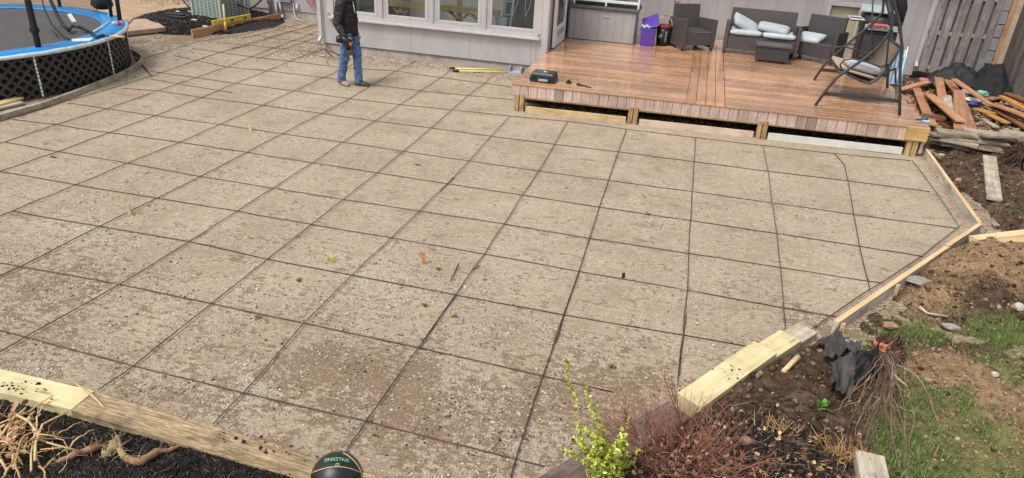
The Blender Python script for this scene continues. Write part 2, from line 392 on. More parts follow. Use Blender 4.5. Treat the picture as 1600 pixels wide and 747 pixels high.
m_old = wood('weathered_timber', (0.38, 0.27, 0.15), (0.64, 0.50, 0.31), 0.75, rand=0.1, stain=(0.2, 0.14, 0.09), bstr=0.6)
def form_mat():
    m = wood('form_lumber', (0.40, 0.35, 0.28), (0.62, 0.57, 0.48), 0.75, rand=0.1, stain=(0.26, 0.22, 0.17)); n = m.node_tree.nodes; l = m.node_tree.links; p = n['Principled BSDF']
    g = n.new('ShaderNodeNewGeometry'); s = n.new('ShaderNodeSeparateXYZ'); l.new(g.outputs['True Normal'], s.inputs[0])
    v = mapping(n, l, (1.3, 22, 22), rnd=True); f = ntex(n, l, v, 1.6, 6, .6); r = ramp(n, [(0.55, 0.36, 0.18), (0.78, 0.56, 0.32)], [.3, .7]); l.new(f, r.inputs[0])
    src = p.inputs['Base Color'].links[0].from_socket; col = mixc(n, l, math_(n, l, 'GREATER_THAN', s.outputs[2], .6), src, r.outputs[0]); l.new(col, p.inputs['Base Color']); return m
m_form = form_mat()
def ribbed():
    m = m_old; n = m.node_tree.nodes; l = m.node_tree.links; p = n['Principled BSDF']
    tc = n.new('ShaderNodeTexCoord'); mp = n.new('ShaderNodeMapping'); mp.inputs['Scale'].default_value = (4.0, 75, 75); l.new(tc.outputs['Object'], mp.inputs['Vector'])
    f = ntex(n, l, mp.outputs[0], 2.0, 3, .5, 1.0); r = ramp(n, [(0.38, 0.34, 0.30), (1, 1, 1)], [0.44, 0.52]); l.new(f, r.inputs[0])
    src = p.inputs['Base Color'].links[0].from_socket
    col = mixc(n, l, 0.75, src, r.outputs[0], 'MULTIPLY'); l.new(col, p.inputs['Base Color']); bump(n, l, p, f, .8, .01)
ribbed()
m_oldbrown = wood('brown_timber', (0.11, 0.075, 0.06), (0.27, 0.20, 0.165), 0.7, rand=0.1, stain=(0.09, .06, .05), bstr=.6)
m_pine = wood('form_pine', (0.62, 0.42, 0.22), (0.80, 0.62, 0.38), 0.65, rand=0.2)
m_gpine = wood('grey_pine', (0.36, 0.30, 0.22), (0.60, 0.53, 0.42), 0.75, rand=0.25, stain=(0.24, 0.2, 0.16))
m_cedar = wood('deck_offcut', (0.34, 0.16, 0.085), (0.56, 0.30, 0.17), 0.5, rand=0.45, sp=0.4)
m_orange = wood('orange_offcut', (0.48, 0.22, 0.06), (0.72, 0.40, 0.14), 0.5, rand=0.3, sp=0.4)
m_dkcedar = wood('dark_offcut', (0.17, 0.07, 0.04), (0.34, 0.16, 0.09), 0.45, rand=0.3, sp=0.4)
m_weather = wood('weathered_short_board', (0.25, 0.2, 0.15), (0.48, 0.41, 0.31), 0.8, rand=0.5, stain=(0.16, 0.12, 0.09))
m_post = wood('treated_post', (0.28, 0.17, 0.08), (0.62, 0.44, 0.22), 0.6, axis=2, rand=0.2, stain=(0.17, 0.09, 0.05))
m_beam = wood('deck_beam', (0.46, 0.30, 0.14), (0.70, 0.52, 0.28), 0.65, axis=0, rand=0.1)
m_whiteboard = simple('white_skirt_board', (0.62, 0.62, 0.58), 0.6, 0.12, 5)
m_pinkboard = wood('pinkish_skirt_board', (0.52, 0.40, 0.30), (0.70, 0.58, 0.46), 0.65, rand=0.1)
m_fascia = wood('fascia', (0.42, 0.29, 0.24), (0.64, 0.50, 0.43), 0.6, axis=2, tint=True, rand=0)
m_deck = deck_mat('wet_deck', (0.50, 0.265, 0.14), (0.66, 0.39, 0.23), rough=0.2)
m_deck2 = deck_mat('new_deck', (0.50, 0.25, 0.11), (0.66, 0.37, 0.19), axis=1, groove=False, rough=0.25)
m_side = siding_mat('house_siding', (0.46, 0.44, 0.435), 0.0)
m_side4 = siding_mat('house_siding_wide', (0.46, 0.44, 0.435), 1.22, 0.38)
m_sidey = siding_mat('house_siding_back', (0.445, 0.42, 0.42), 0.305, 0.1, 0, 0.010)
m_trim = simple('house_trim', (0.50, 0.475, 0.475), 0.45, 0.08, 3)
m_found = simple('foundation', (0.38, 0.33, 0.30), 0.8, 0.35, 4, bstr=0.4)
m_white = simple('white_paint', (0.80, 0.81, 0.82), 0.35, 0.06, 4)
m_dark = simple('black_plastic', (0.018, 0.018, 0.02), 0.4, 0.3, 8)
m_blk = simple('black_fabric', (0.016, 0.016, 0.018), 0.85, 0.4, 14, bstr=0.5, bd=0.01)
m_frame = simple('dark_grey_steel', (0.045, 0.042, 0.045), 0.4, 0.3, 8, sp=0.5)
m_wick = wicker_mat('wicker', (0.075, 0.066, 0.066))
m_wickb = wicker_mat('wicker_dark', (0.045, 0.04, 0.042))
m_cush = simple('pale_cushion', (0.46, 0.51, 0.53), 0.85, 0.12, 5, bstr=0.5, bd=0.01)
m_cush2 = simple('grey_cushion', (0.42, 0.44, 0.47), 0.85, 0.15, 5, bstr=0.5, bd=0.01)
m_sling = simple('taupe_sling', (0.19, 0.145, 0.115), 0.75, 0.15, 30)
m_tanseat = simple('tan_seat', (0.42, 0.33, 0.25), 0.8, 0.15, 10)
m_yellow = simple('yellow_paint', (0.72, 0.52, 0.06), 0.4, 0.2, 9)
m_pyellow = simple('pale_yellow_pole', (0.78, 0.68, 0.2), 0.35, 0.15, 4)
m_handle = wood('handle_wood', (0.60, 0.40, 0.2), (0.8, 0.6, 0.36), 0.4, axis=2, knots=False)
m_iron = simple('dark_iron', (0.05, 0.045, 0.045), 0.45, 0.4, 12, metal=0.5)
m_red = simple('red_plastic', (0.45, 0.04, 0.04), 0.4, 0.15, 8)
m_pinkhose = simple('pink_red_hose', (0.45, 0.12, 0.13), 0.5, 0.2, 8)
m_purple = simple('purple_plastic', (0.11, 0.055, 0.34), 0.35, 0.12, 5)
m_ltblue = simple('pale_blue_plastic', (0.42, 0.52, 0.70), 0.4, 0.3, 20)
m_grayplas = siding_mat('grey_resin', (0.38, 0.37, 0.37), 0.168, 0.07, 0, 0.010)
m_dkgray = simple('dark_grey_resin', (0.10, 0.10, 0.11), 0.45, 0.15, 5)
m_ac = simple('sage_green_metal', (0.38, 0.46, 0.42), 0.45, 0.1, 6)
m_acd = simple('dark_coil', (0.04, 0.055, 0.05), 0.6, 0.3, 40)
m_blue = simple('blue_vinyl', (0.02, 0.27, 0.66), 0.35, 0.15, 3, bstr=0.4, bd=0.01)
m_pale = simple('pale_worn_vinyl', (0.55, 0.66, 0.72), 0.5, 0.2, 8)
m_mat_ = simple('trampoline_mat', (0.115, 0.105, 0.106), 0.7, 0.1, 4)
m_latt = simple('black_lattice', (0.045, 0.043, 0.042), 0.5, 0.4, 10)
m_elec = simple('grey_enamel', (0.36, 0.40, 0.44), 0.4, 0.08, 4)
m_pvc = simple('grey_pvc', (0.50, 0.49, 0.49), 0.5, 0.1, 4)
m_denim = simple('blue_denim', (0.085, 0.165, 0.32), 0.85, 0.75, 12, bstr=0.5, bd=0.01)
m_jacket = simple('black_quilted', (0.014, 0.014, 0.017), 0.38, 0.5, 14, bstr=0.8, bd=0.02, sp=0.6)
m_jackb = simple('black_fleece', (0.022, 0.019, 0.021), 0.8, 0.4, 14, bstr=0.4, bd=0.01)
m_hood = simple('charcoal_hood', (0.05, 0.045, 0.055), 0.85, 0.3, 14, bstr=0.4, bd=0.01)
m_skin = simple('skin', (0.52, 0.25, 0.17), 0.5, 0.12, 10)
m_shoe = simple('brown_shoe', (0.10, 0.06, 0.05), 0.6, 0.3, 10)
m_shoe2 = simple('pale_shoe', (0.36, 0.24, 0.22), 0.6, 0.3, 10)
m_straw = facecol('dry_roots', 'pick', [(0.36, 0.2, 0.08), (0.58, 0.38, 0.17), (0.76, 0.57, 0.32)], 0.7, 0.3)
m_root = simple('thick_root', (0.40, 0.24, 0.14), 0.75, 0.5, 14, bstr=0.8, bd=0.02)
m_redtwig = facecol('red_twigs', 'pick', [(0.11, 0.035, 0.025), (0.27, 0.105, 0.065), (0.48, 0.27, 0.19)], 0.65, 0.3, bstr=0)
m_deadleaf = facecol('dead_leaves', 'pick', [(0.20, 0.09, 0.045), (0.42, 0.22, 0.11), (0.66, 0.46, 0.28)], 0.7, 0.3, bstr=0)
m_yleaf = facecol('yellow_green_leaves', 'pick', [(0.09, 0.19, 0.03), (0.30, 0.40, 0.04), (0.66, 0.64, 0.09), (0.82, 0.76, 0.30)], 0.55, 0.4, bstr=0)
m_stem = facecol('green_stems', 'pick', [(0.26, 0.20, 0.08), (0.42, 0.36, 0.12)], 0.7, 0.3, bstr=0)
m_greyroot = facecol('grey_roots', 'pick', [(0.10, 0.055, 0.04), (0.26, 0.16, 0.12), (0.50, 0.38, 0.31)], 0.7, 0.3, bstr=0)
m_rock = simple('rock', (0.38, 0.34, 0.29), 0.8, 0.25, 14, bstr=0.7, bd=0.02, rand=0.4)
m_wrock = simple('white_rock', (0.50, 0.47, 0.42), 0.8, 0.15, 14, bstr=0.5, bd=0.02)
m_tarp = simple('black_sheet', (0.016, 0.017, 0.017), 0.55, 0.4, 10, bstr=0.5, bd=0.02)
m_fab = simple('landscape_fabric', (0.06, 0.053, 0.05), 0.75, 0.55, 9, bstr=0.4, bd=0.005)
m_fence = wood('fence_board', (0.17, 0.16, 0.165), (0.40, 0.375, 0.375), 0.8, axis=2, rand=0, tint=True, stain=(0.24, 0.19, 0.15))
m_fence2 = wood('dark_fence_board', (0.10, 0.09, 0.08), (0.22, 0.195, 0.175), 0.8, axis=2, rand=0, tint=True)
m_rail = wood('fence_rail', (0.46, 0.34, 0.2), (0.62, 0.48, 0.3), 0.8, axis=0, rand=0)
m_fpost = wood('fence_post', (0.36, 0.2, 0.1), (0.56, 0.35, 0.2), 0.75, axis=2, rand=0)
m_plyb = simple('mud_covered_plywood', (0.42, 0.30, 0.22), 0.85, 0.18, 5)
m_bench = wood('bench_timber', (0.42, 0.27, 0.10), (0.62, 0.43, 0.2), 0.6, axis=0, rand=0, knots=False)
m_room = siding_mat('dark_room', (0.06, 0.065, 0.075), 0.11, 0, 2, 0.02)
def glass_mat(name, tintc=(0.85, 0.9, 0.9), fac=0.82, rough=0.03):
    m, n, l, p = nodes(name); n.remove(p)
    t = n.new('ShaderNodeBsdfTransparent'); t.inputs[0].default_value = (*tintc, 1); g = n.new('ShaderNodeBsdfGlossy'); g.inputs['Roughness'].default_value = rough
    fr = n.new('ShaderNodeLayerWeight'); fr.inputs[0].default_value = .5
    q = math_(n, l, 'MULTIPLY_ADD', math_(n, l, 'POWER', fr.outputs['Facing'], 4.0), .5); q.node.inputs[2].default_value = 1 - fac
    x = n.new('ShaderNodeMixShader'); l.new(q, x.inputs[0])
    l.new(t.outputs[0], x.inputs[1]); l.new(g.outputs[0], x.inputs[2]); l.new(x.outputs[0], n['Material Output'].inputs[0]); return m
m_glass = glass_mat('window_glass', fac=0.95)
m_clear = glass_mat('clear_pane', (0.8, 0.86, 0.88), fac=0.9)
def net_mat():
    m, n, l, p = nodes('net'); t = n.new('ShaderNodeBsdfTransparent'); x = n.new('ShaderNodeMixShader'); x.inputs[0].default_value = 0.22
    p.inputs['Base Color'].default_value = (0.03, 0.03, 0.032, 1); p.inputs['Roughness'].default_value = 0.8
    l.new(t.outputs[0], x.inputs[1]); l.new(p.outputs[0], x.inputs[2]); l.new(x.outputs[0], n['Material Output'].inputs[0]); return m
m_net = net_mat()
# ------------------------------------------------------------------ terrain
FORM = [(3.36, 8.1), (3.22, 5.28), (1.30, 2.35), (0.98, 2.06), (0.78, 1.75), (0.22, 0.92), (-0.62, -0.22), (-1.0, -0.7)]   # right edge of the patio, far to near
def seg_sd(x, y):
    """>0 right of the patio edge (garden side)"""
    x = np.asarray(x, float); y = np.asarray(y, float); xb = np.zeros_like(x)
    P = sorted([(p[1], p[0]) for p in FORM] + [(20.0, 3.36), (-30.0, -1.0)])
    return (x - np.interp(y, [p[0] for p in P], [p[1] for p in P])) * 0.8
def blob(x, y, c, r, h): return h * np.exp(-(((x - c[0]) ** 2 + (y - c[1]) ** 2) / (r * r)))
MOUNDS = [(G(1570, 440)[:2], 0.50, 0.36), (G(1505, 445)[:2], 0.22, 0.10), (G(1530, 475)[:2], 0.2, 0.10), (G(1480, 460)[:2], 0.45, 0.10), (G(1230, 610)[:2], 0.35, 0.10),
          (G(1190, 680)[:2], 0.4, 0.06), (G(1330, 590)[:2], 0.25, 0.08), (G(1590, 250)[:2], 0.35, 0.22), (G(1520, 280)[:2], 0.5, 0.05), (G(1350, 560)[:2], 0.2, 0.05)]
def H(x, y):
    x = np.asarray(x, float); y = np.asarray(y, float); s = sst(-0.01, 0.06, seg_sd(x, y))
    h = 0.03 - 0.045 * sst(.35, .05, seg_sd(x, y)) * sst(2.2, 2.6, y) + 0.05 * sst(2.5, 0.5, y) + 0.05 * sst(1.5, 0.0, y)
    for c, r, a in MOUNDS: h = h + blob(x, y, c, r, a)
    rg = 0.45 + 0.9 * sst(.4, .65, fbm(x * 1.3, y * 1.3, 15))
    h = h + 0.10 * (fbm(x * 2.2, y * 2.2, 3) - 0.5) + 0.17 * rg * (fbm(x * 8, y * 8, 5) - 0.5) * sst(0, 0.15, seg_sd(x, y))
    h = h + 0.07 * rg * (fbm(x * 22, y * 22, 9, 3) - 0.5)
    return s * h + (1 - s) * -0.07
def Hm(x, y):      # mulch bed in front, rising towards the viewer
    x = np.asarray(x, float); y = np.asarray(y, float)
    return 0.085 + 0.30 * sst(-0.35, -1.15, y) * sst(-4.5, -1.6, x) + 0.03 * (fbm(x * 6, y * 6, 21) - 0.5) + 0.05 * sst(-0.4, -1.0, y) + 0.03 * sst(-3.4, -2.6, x)
def Hp(x, y): return 0.012 * (fbm(np.asarray(x) * 1.5, np.asarray(y) * 1.5, 31) - 0.5) + 0.010 * (fbm(np.asarray(x) * 9, np.asarray(y) * 9, 33, 3) - 0.5)
def onto(px, py, f=H):
    z = 0.05
    for _ in range(12):
        p = G(px, py, z); z = 0.5 * z + 0.5 * float(f(np.array([p.x]), np.array([p.y]))[0])
    return G(px, py, z)
# soil masks
TAN = [((1560, 640), 0.55, 1), ((1500, 590), 0.4, 0.8), ((1600, 720), 0.6, 1), ((1480, 420), 0.45, 0.6), ((1540, 405), 0.45, .75), ((1450, 470), 0.35, 0.7), ((1430, 500), 0.2, .4), ((1590, 560), 0.2, .3), ((1560, 450), .4, .6)]
GRS = [((1430, 505), 0.2, .45), ((1480, 515), 0.2, .5), ((1550, 515), 0.25, .7), ((1595, 515), 0.2, .6), ((1460, 650), 0.28, 1.3), ((1500, 700), 0.32, 1.4), ((1550, 740), 0.35, 1.5), ((1500, 745), 0.35, 1.5), ((1440, 690), .25, 1.4), ((1470, 620), .2, 1.2), ((1520, 720), .3, 1.3), ((1420, 600), 0.16, .6), ((1440, 615), 0.16, .9), ((1470, 740), 0.3, 1.0), ((1570, 570), 0.2, .7),
       ((1380, 515), 0.16, .6), ((1440, 520), 0.16, .4), ((1530, 575), .14, .35), ((1590, 600), .14, .4), ((1560, 320), .3, .25), ((1600, 290), .3, .3), ((1320, 530), .1, .7), ((1350, 555), .1, .7), ((1405, 545), .15, .5), ((1405, 360), .2, 0.5), ((1600, 545), .2, .7), ((1540, 345), .12, .4)]
def mask(L, x, y):
    t = np.zeros_like(x)
    for (p, r, a) in L:
        c = G(*p, 0.05); t = t + blob(x, y, c, r, a)
    return t
def grid(x0, x1, y0, y1, dx, f, keep=None):
    nx = int((x1 - x0) / dx) + 1; ny = int((y1 - y0) / dx) + 1
    X, Y = np.meshgrid(np.linspace(x0, x1, nx), np.linspace(y0, y1, ny))
    Z = f(X.ravel(), Y.ravel()); V = np.stack([X.ravel(), Y.ravel(), Z], 1)
    i = np.arange(nx * ny).reshape(ny, nx)
    F = np.stack([i[:-1, :-1].ravel(), i[:-1, 1:].ravel(), i[1:, 1:].ravel(), i[1:, :-1].ravel()], 1)
    if keep is not None:
        k = keep(V[:, 0], V[:, 1]); F = F[k[F].all(1)]
    return V, F
# wide ground sheet
b = MB(); b.add([(-90, -60, -0.10), (90, -60, -0.10), (90, 90, -0.10), (-90, 90, -0.10)], [(0, 1, 2, 3)])
struct(b.build('ground', simple('yard_dirt', (0.25, 0.18, 0.12), 0.85, 0.3, 1.5, bstr=0.4)))
V, F = grid(-13.5, 3.6, -0.6, 13.8, 0.055, Hp)
BRN = [((520, 600), .45, .7), ((640, 650), .4, .6), ((560, 570), .35, .6), ((60, 440), .45, .65), ((900, 620), .5, .6), ((640, 590), .25, .8), ((490, 560), .2, .6), ((150, 430), .25, .4), ((790, 640), .3, .5), ((1150, 445), .2, .45), ((860, 610), .2, .5), ((1000, 610), .35, .6), ((1260, 510), .25, .7), ((40, 520), .5, .4), ((250, 640), .5, .4), ((1230, 480), .3, .35), ((720, 700), .5, .35), ((430, 380), .4, .2), ((1180, 560), .3, .4), ((330, 270), .6, .15)]
def brown(x, y):
    t = .38 * sst(3.2, .3, y) + .12 * sst(6, 3, y) + 0 * x
    for (p, r, a) in BRN:
        c = G(*p); t = t + blob(x, y, c, r, a)
    t = t + .75 * sst(-7.2, -7.8, x) * sst(9.0, 10.0, y) + .5 * sst(9.2, 9.9, y) * (x > -7.9) + .55 * sst(-9.8, -10.4, x) * sst(6.5, 8.0, y) + .5 * sst(.45, .05, np.abs(np.interp(y, [2.6, 4.25, 5.5, 6.7, 7.6, 8.3], [-9.55, -9.1, -9.15, -9.35, -9.65, -10.5]) - x)) + .6 * sst(-9.3, -9.8, x) * sst(8.6, 7.0, y) + .8 * sst(-.12, 0, seg_sd(x, y))
    return t
struct(npmesh('gravel_bed', V, F, m_gravel, True, {'brown': ('POINT', brown(V[:, 0], V[:, 1]))}))
def Hy(x, y): return 0.02 + 0.05 * (fbm(x * 1.2, y * 1.2, 51) - 0.5) + 0.04 * sst(-12.6, -13.4, x)
V, F = grid(-40, -12.2, -4, 40, 0.3, lambda x, y: -0.02 + 0.05 * sst(-12.3, -13.5, x) + 0.05 * (fbm(x * 1.2, y * 1.2, 51) - 0.5))
struct(npmesh('dirt_yard', V, F, simple('brown_dirt', (0.42, 0.29, 0.19), 0.85, 0.22, 3, bstr=0.6, bd=0.03), True))
V, F = grid(-1.6, 7.6, -4.2, 14.5, 0.035, H, lambda x, y: seg_sd(x, y) > -0.12)
tan = mask(TAN, V[:, 0], V[:, 1]); gr = mask(GRS, V[:, 0], V[:, 1]) * (0.45 + 1.1 * fbm(V[:, 0] * 5, V[:, 1] * 5, 61))
struct(npmesh('garden_soil', V, F, m_soil, True, {'tan': ('POINT', tan), 'grass': ('POINT', gr)}))
V, F = grid(-7.5, -0.45, -4.0, -0.30, 0.035, Hm)
struct(npmesh('mulch_bed', V, F, m_mulchbase, True))

# ------------------------------------------------------------------ scattered small stuff
OCT = np.array([(1, 0, 0), (-1, 0, 0), (0, 1, 0), (0, -1, 0), (0, 0, 1), (0, 0, -1)], float)
OF = np.array([(0, 2, 4), (2, 1, 4), (1, 3, 4), (3, 0, 4), (2, 0, 5), (1, 2, 5), (3, 1, 5), (0, 3, 5)])
CUB = np.array([(x, y, z) for z in (-1, 1) for y in (-1, 1) for x in (-1, 1)], float)
CF = np.array([(0, 2, 3), (0, 3, 1), (4, 5, 7), (4, 7, 6), (0, 1, 5), (0, 5, 4), (2, 6, 7), (2, 7, 3), (0, 4, 6), (0, 6, 2), (1, 3, 7), (1, 7, 5)])
def scatter(name, P, size, m, label, cat, base='oct', flat=0.6, pick=None, tilt=0.35, sc=None):
    N = len(P); BV, BF = (OCT, OF) if base == 'oct' else (CUB, CF); nv = len(BV)
    v = np.repeat(BV[None], N, 0) * (1 + 0.45 * (rng.random((N, nv, 3)) - 0.5))
    if sc is None: s3 = size[:, None] * np.stack([0.7 + 0.6 * rng.random(N), 0.7 + 0.6 * rng.random(N), flat * (0.7 + 0.6 * rng.random(N))], 1)
    else: s3 = sc
    v = v * s3[:, None, :]
    a = rng.random(N) * 2 * np.pi; t = (rng.random(N) - 0.5) * 2 * tilt
    ct, st = np.cos(t)[:, None], np.sin(t)[:, None]
    x, z = v[..., 0] * ct - v[..., 2] * st, v[..., 0] * st + v[..., 2] * ct
    ca, sa = np.cos(a)[:, None], np.sin(a)[:, None]
    v = np.stack([x * ca - v[..., 1] * sa, x * sa + v[..., 1] * ca, z], -1) + P[:, None, :]
    F = (BF[None] + (np.arange(N) * nv)[:, None, None]).reshape(-1, 3)
    pk = pick if pick is not None else rng.random(N)
    o = npmesh(name, v.reshape(-1, 3), F, m, False, {'pick': ('FACE', np.repeat(pk, len(BF)))})
    return tag(o, label, cat, kind='stuff')
def pts(n, x0, x1, y0, y1, dens, f):
    x = x0 + (x1 - x0) * rng.random(n); y = y0 + (y1 - y0) * rng.random(n); k = rng.random(n) < dens(x, y); x, y = x[k], y[k]
    return np.stack([x, y, f(x, y)], 1)
GP = [((560, 560), 1.0, .9), ((500, 610), .8, .8), ((90, 400), .9, 1), ((30, 450), .7, .9), ((250, 600), .7, .9), ((620, 640), .8, .5), ((1240, 330), .5, .8), ((1000, 330), .55, .8), ((800, 480), .8, .4), ((1150, 440), .3, .8), ((270, 280), 1.0, .5), ((740, 480), .6, .6), ((650, 400), .7, .35), ((60, 560), .6, .9), ((860, 610), .6, .5), ((1190, 350), .4, .4), ((1270, 500), .4, .4)]
def gdens(x, y):
    d = 0.07 + .22 * sst(3, 0, y) + 0 * x
    for (p, r, a) in GP:
        c = G(*p); d = d + blob(x, y, c, r, a)
    return np.clip(d, 0, 1) * (0.12 + 1.5 * sst(0.40, 0.62, fbm(x * 2.6, y * 2.6, 71))) * (seg_sd(x, y) < -0.02) * 0.8
P = pts(210000, -7.2, 3.3, -0.15, 7.5, gdens, Hp)
sz = 0.0030 + 0.0105 * rng.random(len(P)) ** 3 + 0.011 * (rng.random(len(P)) < 0.02)
scatter('pebbles', P, sz, m_stone, 'small pale crushed stones strewn in patches over the sandy gravel bed', 'gravel', pick=rng.random(len(P)) ** .75)
P = pts(60000, -6.5, 2.8, -.15, 5.5, lambda x, y: np.clip(brown(x, y) - .25, 0, 1) * sst(.45, .65, fbm(x * 5, y * 5, 78)) * (seg_sd(x, y) < -.02) * .9, Hp)
scatter('dirt_crumbs', P, 0.003 + 0.011 * rng.random(len(P)) ** 3, m_clod, 'dark brown dirt crumbs smeared over the gravel bed', 'dirt', flat=.6)
def wdens(x, y): return ((y > 9.35 + 0.5 * fbm(x * 2, y, 77)) & (x > -8.2) & (x < -2.9)) * 0.8 + ((x < -7.4) & (y > 8.2)) * 0.35 * (fbm(x * 2, y * 2, 72) > 0.45)
P = pts(30000, -12, -2.9, 8.2, 13.0, lambda x, y: wdens(x, y) * ~((x > -7.5) & (y > 10.22)), Hp)
scatter('wall_gravel', P, 0.008 + 0.02 * rng.random(len(P)) ** 2, m_stone, 'coarser loose stones in the strip along the house wall', 'gravel')
# mulch chips
P = pts(75000, -5.0, -0.5, -1.9, -0.33, lambda x, y: (y < -0.38) * 1.0, Hm); N = len(P); P[:, 2] += 0.004
scatter('mulch_chips', P, None, m_mulch, 'black shredded bark mulch below the landscape timber', 'mulch', 'box', tilt=0.35,
        sc=np.stack([0.010 + 0.030 * rng.random(N) ** 1.5, 0.0016 + 0.0036 * rng.random(N) ** 1.5, 0.0010 + 0.0012 * rng.random(N)], 1), pick=rng.random(N) ** 1.2)
def md(x, y):
    c = G(1180, 735, 0.1); c2 = G(1080, 740, .1); return np.clip(blob(x, y, c, 0.42, 1.1) + blob(x, y, c2, 0.42, 1.0) + ((y < -0.1) & (x < 1.0)) * .8, 0, 1) * (seg_sd(x, y) > 0.12)
P = pts(45000, -0.9, 1.9, -1.6, 1.3, md, H); N = len(P); P[:, 2] += 0.004
scatter('garden_mulch', P, None, m_mulch, 'dark bark mulch mixed with leaf litter around the red bush', 'mulch', 'box', tilt=0.5,
        sc=np.stack([0.009 + 0.028 * rng.random(N) ** 1.5, 0.002 + 0.005 * rng.random(N) ** 1.5, 0.001 + 0.0015 * rng.random(N)], 1), pick=np.clip(rng.random(N) ** 1.1 * 1.05, 0, 1))
def cd_(x, y):
    return np.clip(1.0 - mask(TAN, x, y) * .6 - mask(GRS, x, y) * .8, 0.02, 1) * (seg_sd(x, y) > 0.07) * (0.25 + fbm(x * 4, y * 4, 81)) * 0.6 * (1 - 0.7 * md(x, y))
P = pts(110000, 0.3, 6.5, 0, 9.5, cd_, H)
scatter('soil_clods', P, 0.005 + 0.028 * rng.random(len(P)) ** 4 + 0.025 * (rng.random(len(P)) < 0.012), m_clod, 'crumbly dark brown clods of freshly dug soil', 'soil', flat=0.75)
P = pts(70000, 1.2, 5.5, 0, 6.0, lambda x, y: np.clip(mask(TAN, x, y), 0, 1) * (seg_sd(x, y) > 0.07) * (0.2 + fbm(x * 4, y * 4, 82)) * .6, H)
scatter('tan_crumbs', P, 0.005 + 0.016 * rng.random(len(P)) ** 3, m_tanclod, 'light tan crumbs of clay and straw on the trampled path', 'soil', flat=0.7)
# mulch hill by the condenser
AC0 = Vector((-11.55, 12.05, 0.0))
def Hh(x, y):
    d = np.clip(1.25 - np.hypot((x + 11.35) / 1.5, (y - 11.9) / 1.7), 0, 1); return -0.03 + 0.17 * sst(0, 0.6, d) * sst(0.0, 0.06, (x + 13.2)) + 0.05 * (fbm(x * 5, y * 5, 91) - 0.5) * sst(0, .3, d)
V, F = grid(-14.0, -9.4, 9.6, 13.0, 0.05, Hh)
struct(npmesh('mulch_mound', V, F, m_mulchbase, True))
P = pts(16000, -14, -9.9, 9.8, 13.0, lambda x, y: (Hh(x, y) > 0.01) * 1.0 * (x - -10.37 < (y - 10.14) * 0.136 + 0.0), Hh); N = len(P); P[:, 2] += 0.006
scatter('mound_mulch', P, None, m_mulch, 'black mulch heaped around the green condenser unit', 'mulch', 'box', tilt=0.5,
        sc=np.stack([0.02 + 0.04 * rng.random(N), 0.006 + 0.01 * rng.random(N), 0.004 + 0.006 * rng.random(N)], 1), pick=rng.random(N) ** 1.2)
# grass
def blades(name, P, L, w, m, label, cat='grass', lean=0.6):
    N = len(P); a = rng.random(N) * 2 * np.pi; le = L * lean * (0.3 + rng.random(N))
    d = np.stack([np.cos(a), np.sin(a), 0 * a], 1); q = np.stack([-np.sin(a), np.cos(a), 0 * a], 1)
    z = np.array([0, 0, 1.0])
    b0 = P - q * w / 2; b1 = P + q * w / 2
    mid = P + d * (le * 0.35)[:, None] + z * (L * 0.6)[:, None]; tip = P + d * le[:, None] + z * (L * 0.85)[:, None]
    V = np.stack([b0, b1, mid + q * w * 0.35, mid - q * w * 0.35, tip], 1).reshape(-1, 3)
    i = np.arange(N) * 5
    F = np.concatenate([np.stack([i, i + 1, i + 2], 1), np.stack([i, i + 2, i + 3], 1), np.stack([i + 3, i + 2, i + 4], 1)])
    pk = np.clip(rng.random(N) ** 1.2, 0, 1)
    o = npmesh(name, V, F, m, False, {'pick': ('FACE', np.tile(pk, 3))}); return tag(o, label, cat, kind='stuff')
def gd(x, y): return np.clip(mask(GRS, x, y) * 1.35 * sst(0.36, 0.62, fbm(x * 4.5, y * 4.5, 61)), 0, 1) * (seg_sd(x, y) > 0.1)
P = pts(330000, 1.2, 5.6, 0, 7.0, lambda x, y: gd(x, y) ** 1.2, H)
blades('grass', P, 0.018 + 0.034 * rng.random(len(P)), 0.0035, m_grass, 'patchy green lawn grass growing through the trampled soil')
P = pts(30000, -22, -13.2, 11.0, 24, lambda x, y: sst(12.6, 13.6, y) * 1.0, lambda x, y: 0.03 + 0 * x)
blades('lawn_grass', P, 0.05 + 0.05 * rng.random(len(P)), 0.012, m_grass, 'green lawn beyond the trampoline at the far left')
P = pts(9000, -13, -9.2, 2.5, 9.5, lambda x, y: (np.abs(np.hypot(x + 11.85, y - 6.05) - 2.60) < 0.10) * 1.0, Hp)
blades('edge_weeds', P, 0.03 + 0.04 * rng.random(len(P)), 0.005, facecol('weeds', 'pick', [(0.10, 0.06, 0.03), (0.3, 0.17, 0.08), (0.1, 0.14, 0.04)], bstr=0), 'brown dead leaves and weeds between lattice skirt and board edging', 'weeds')
# ------------------------------------------------------------------ house
house = thing('house', 'light grey house with grouped windows and painted siding behind the patio and deck', 'house', (-5.2, 12.0, 0))
YB, YM, YL = 10.25, 13.6, 13.05
def wallbox(name, x0, x1, y0, y1, z0, z1, m, tn=1.0): return MB().box(((x0 + x1) / 2, (y0 + y1) / 2, (z0 + z1) / 2), (abs(x1 - x0), abs(y1 - y0), z1 - z0), tint=tn).build(name, m, house)
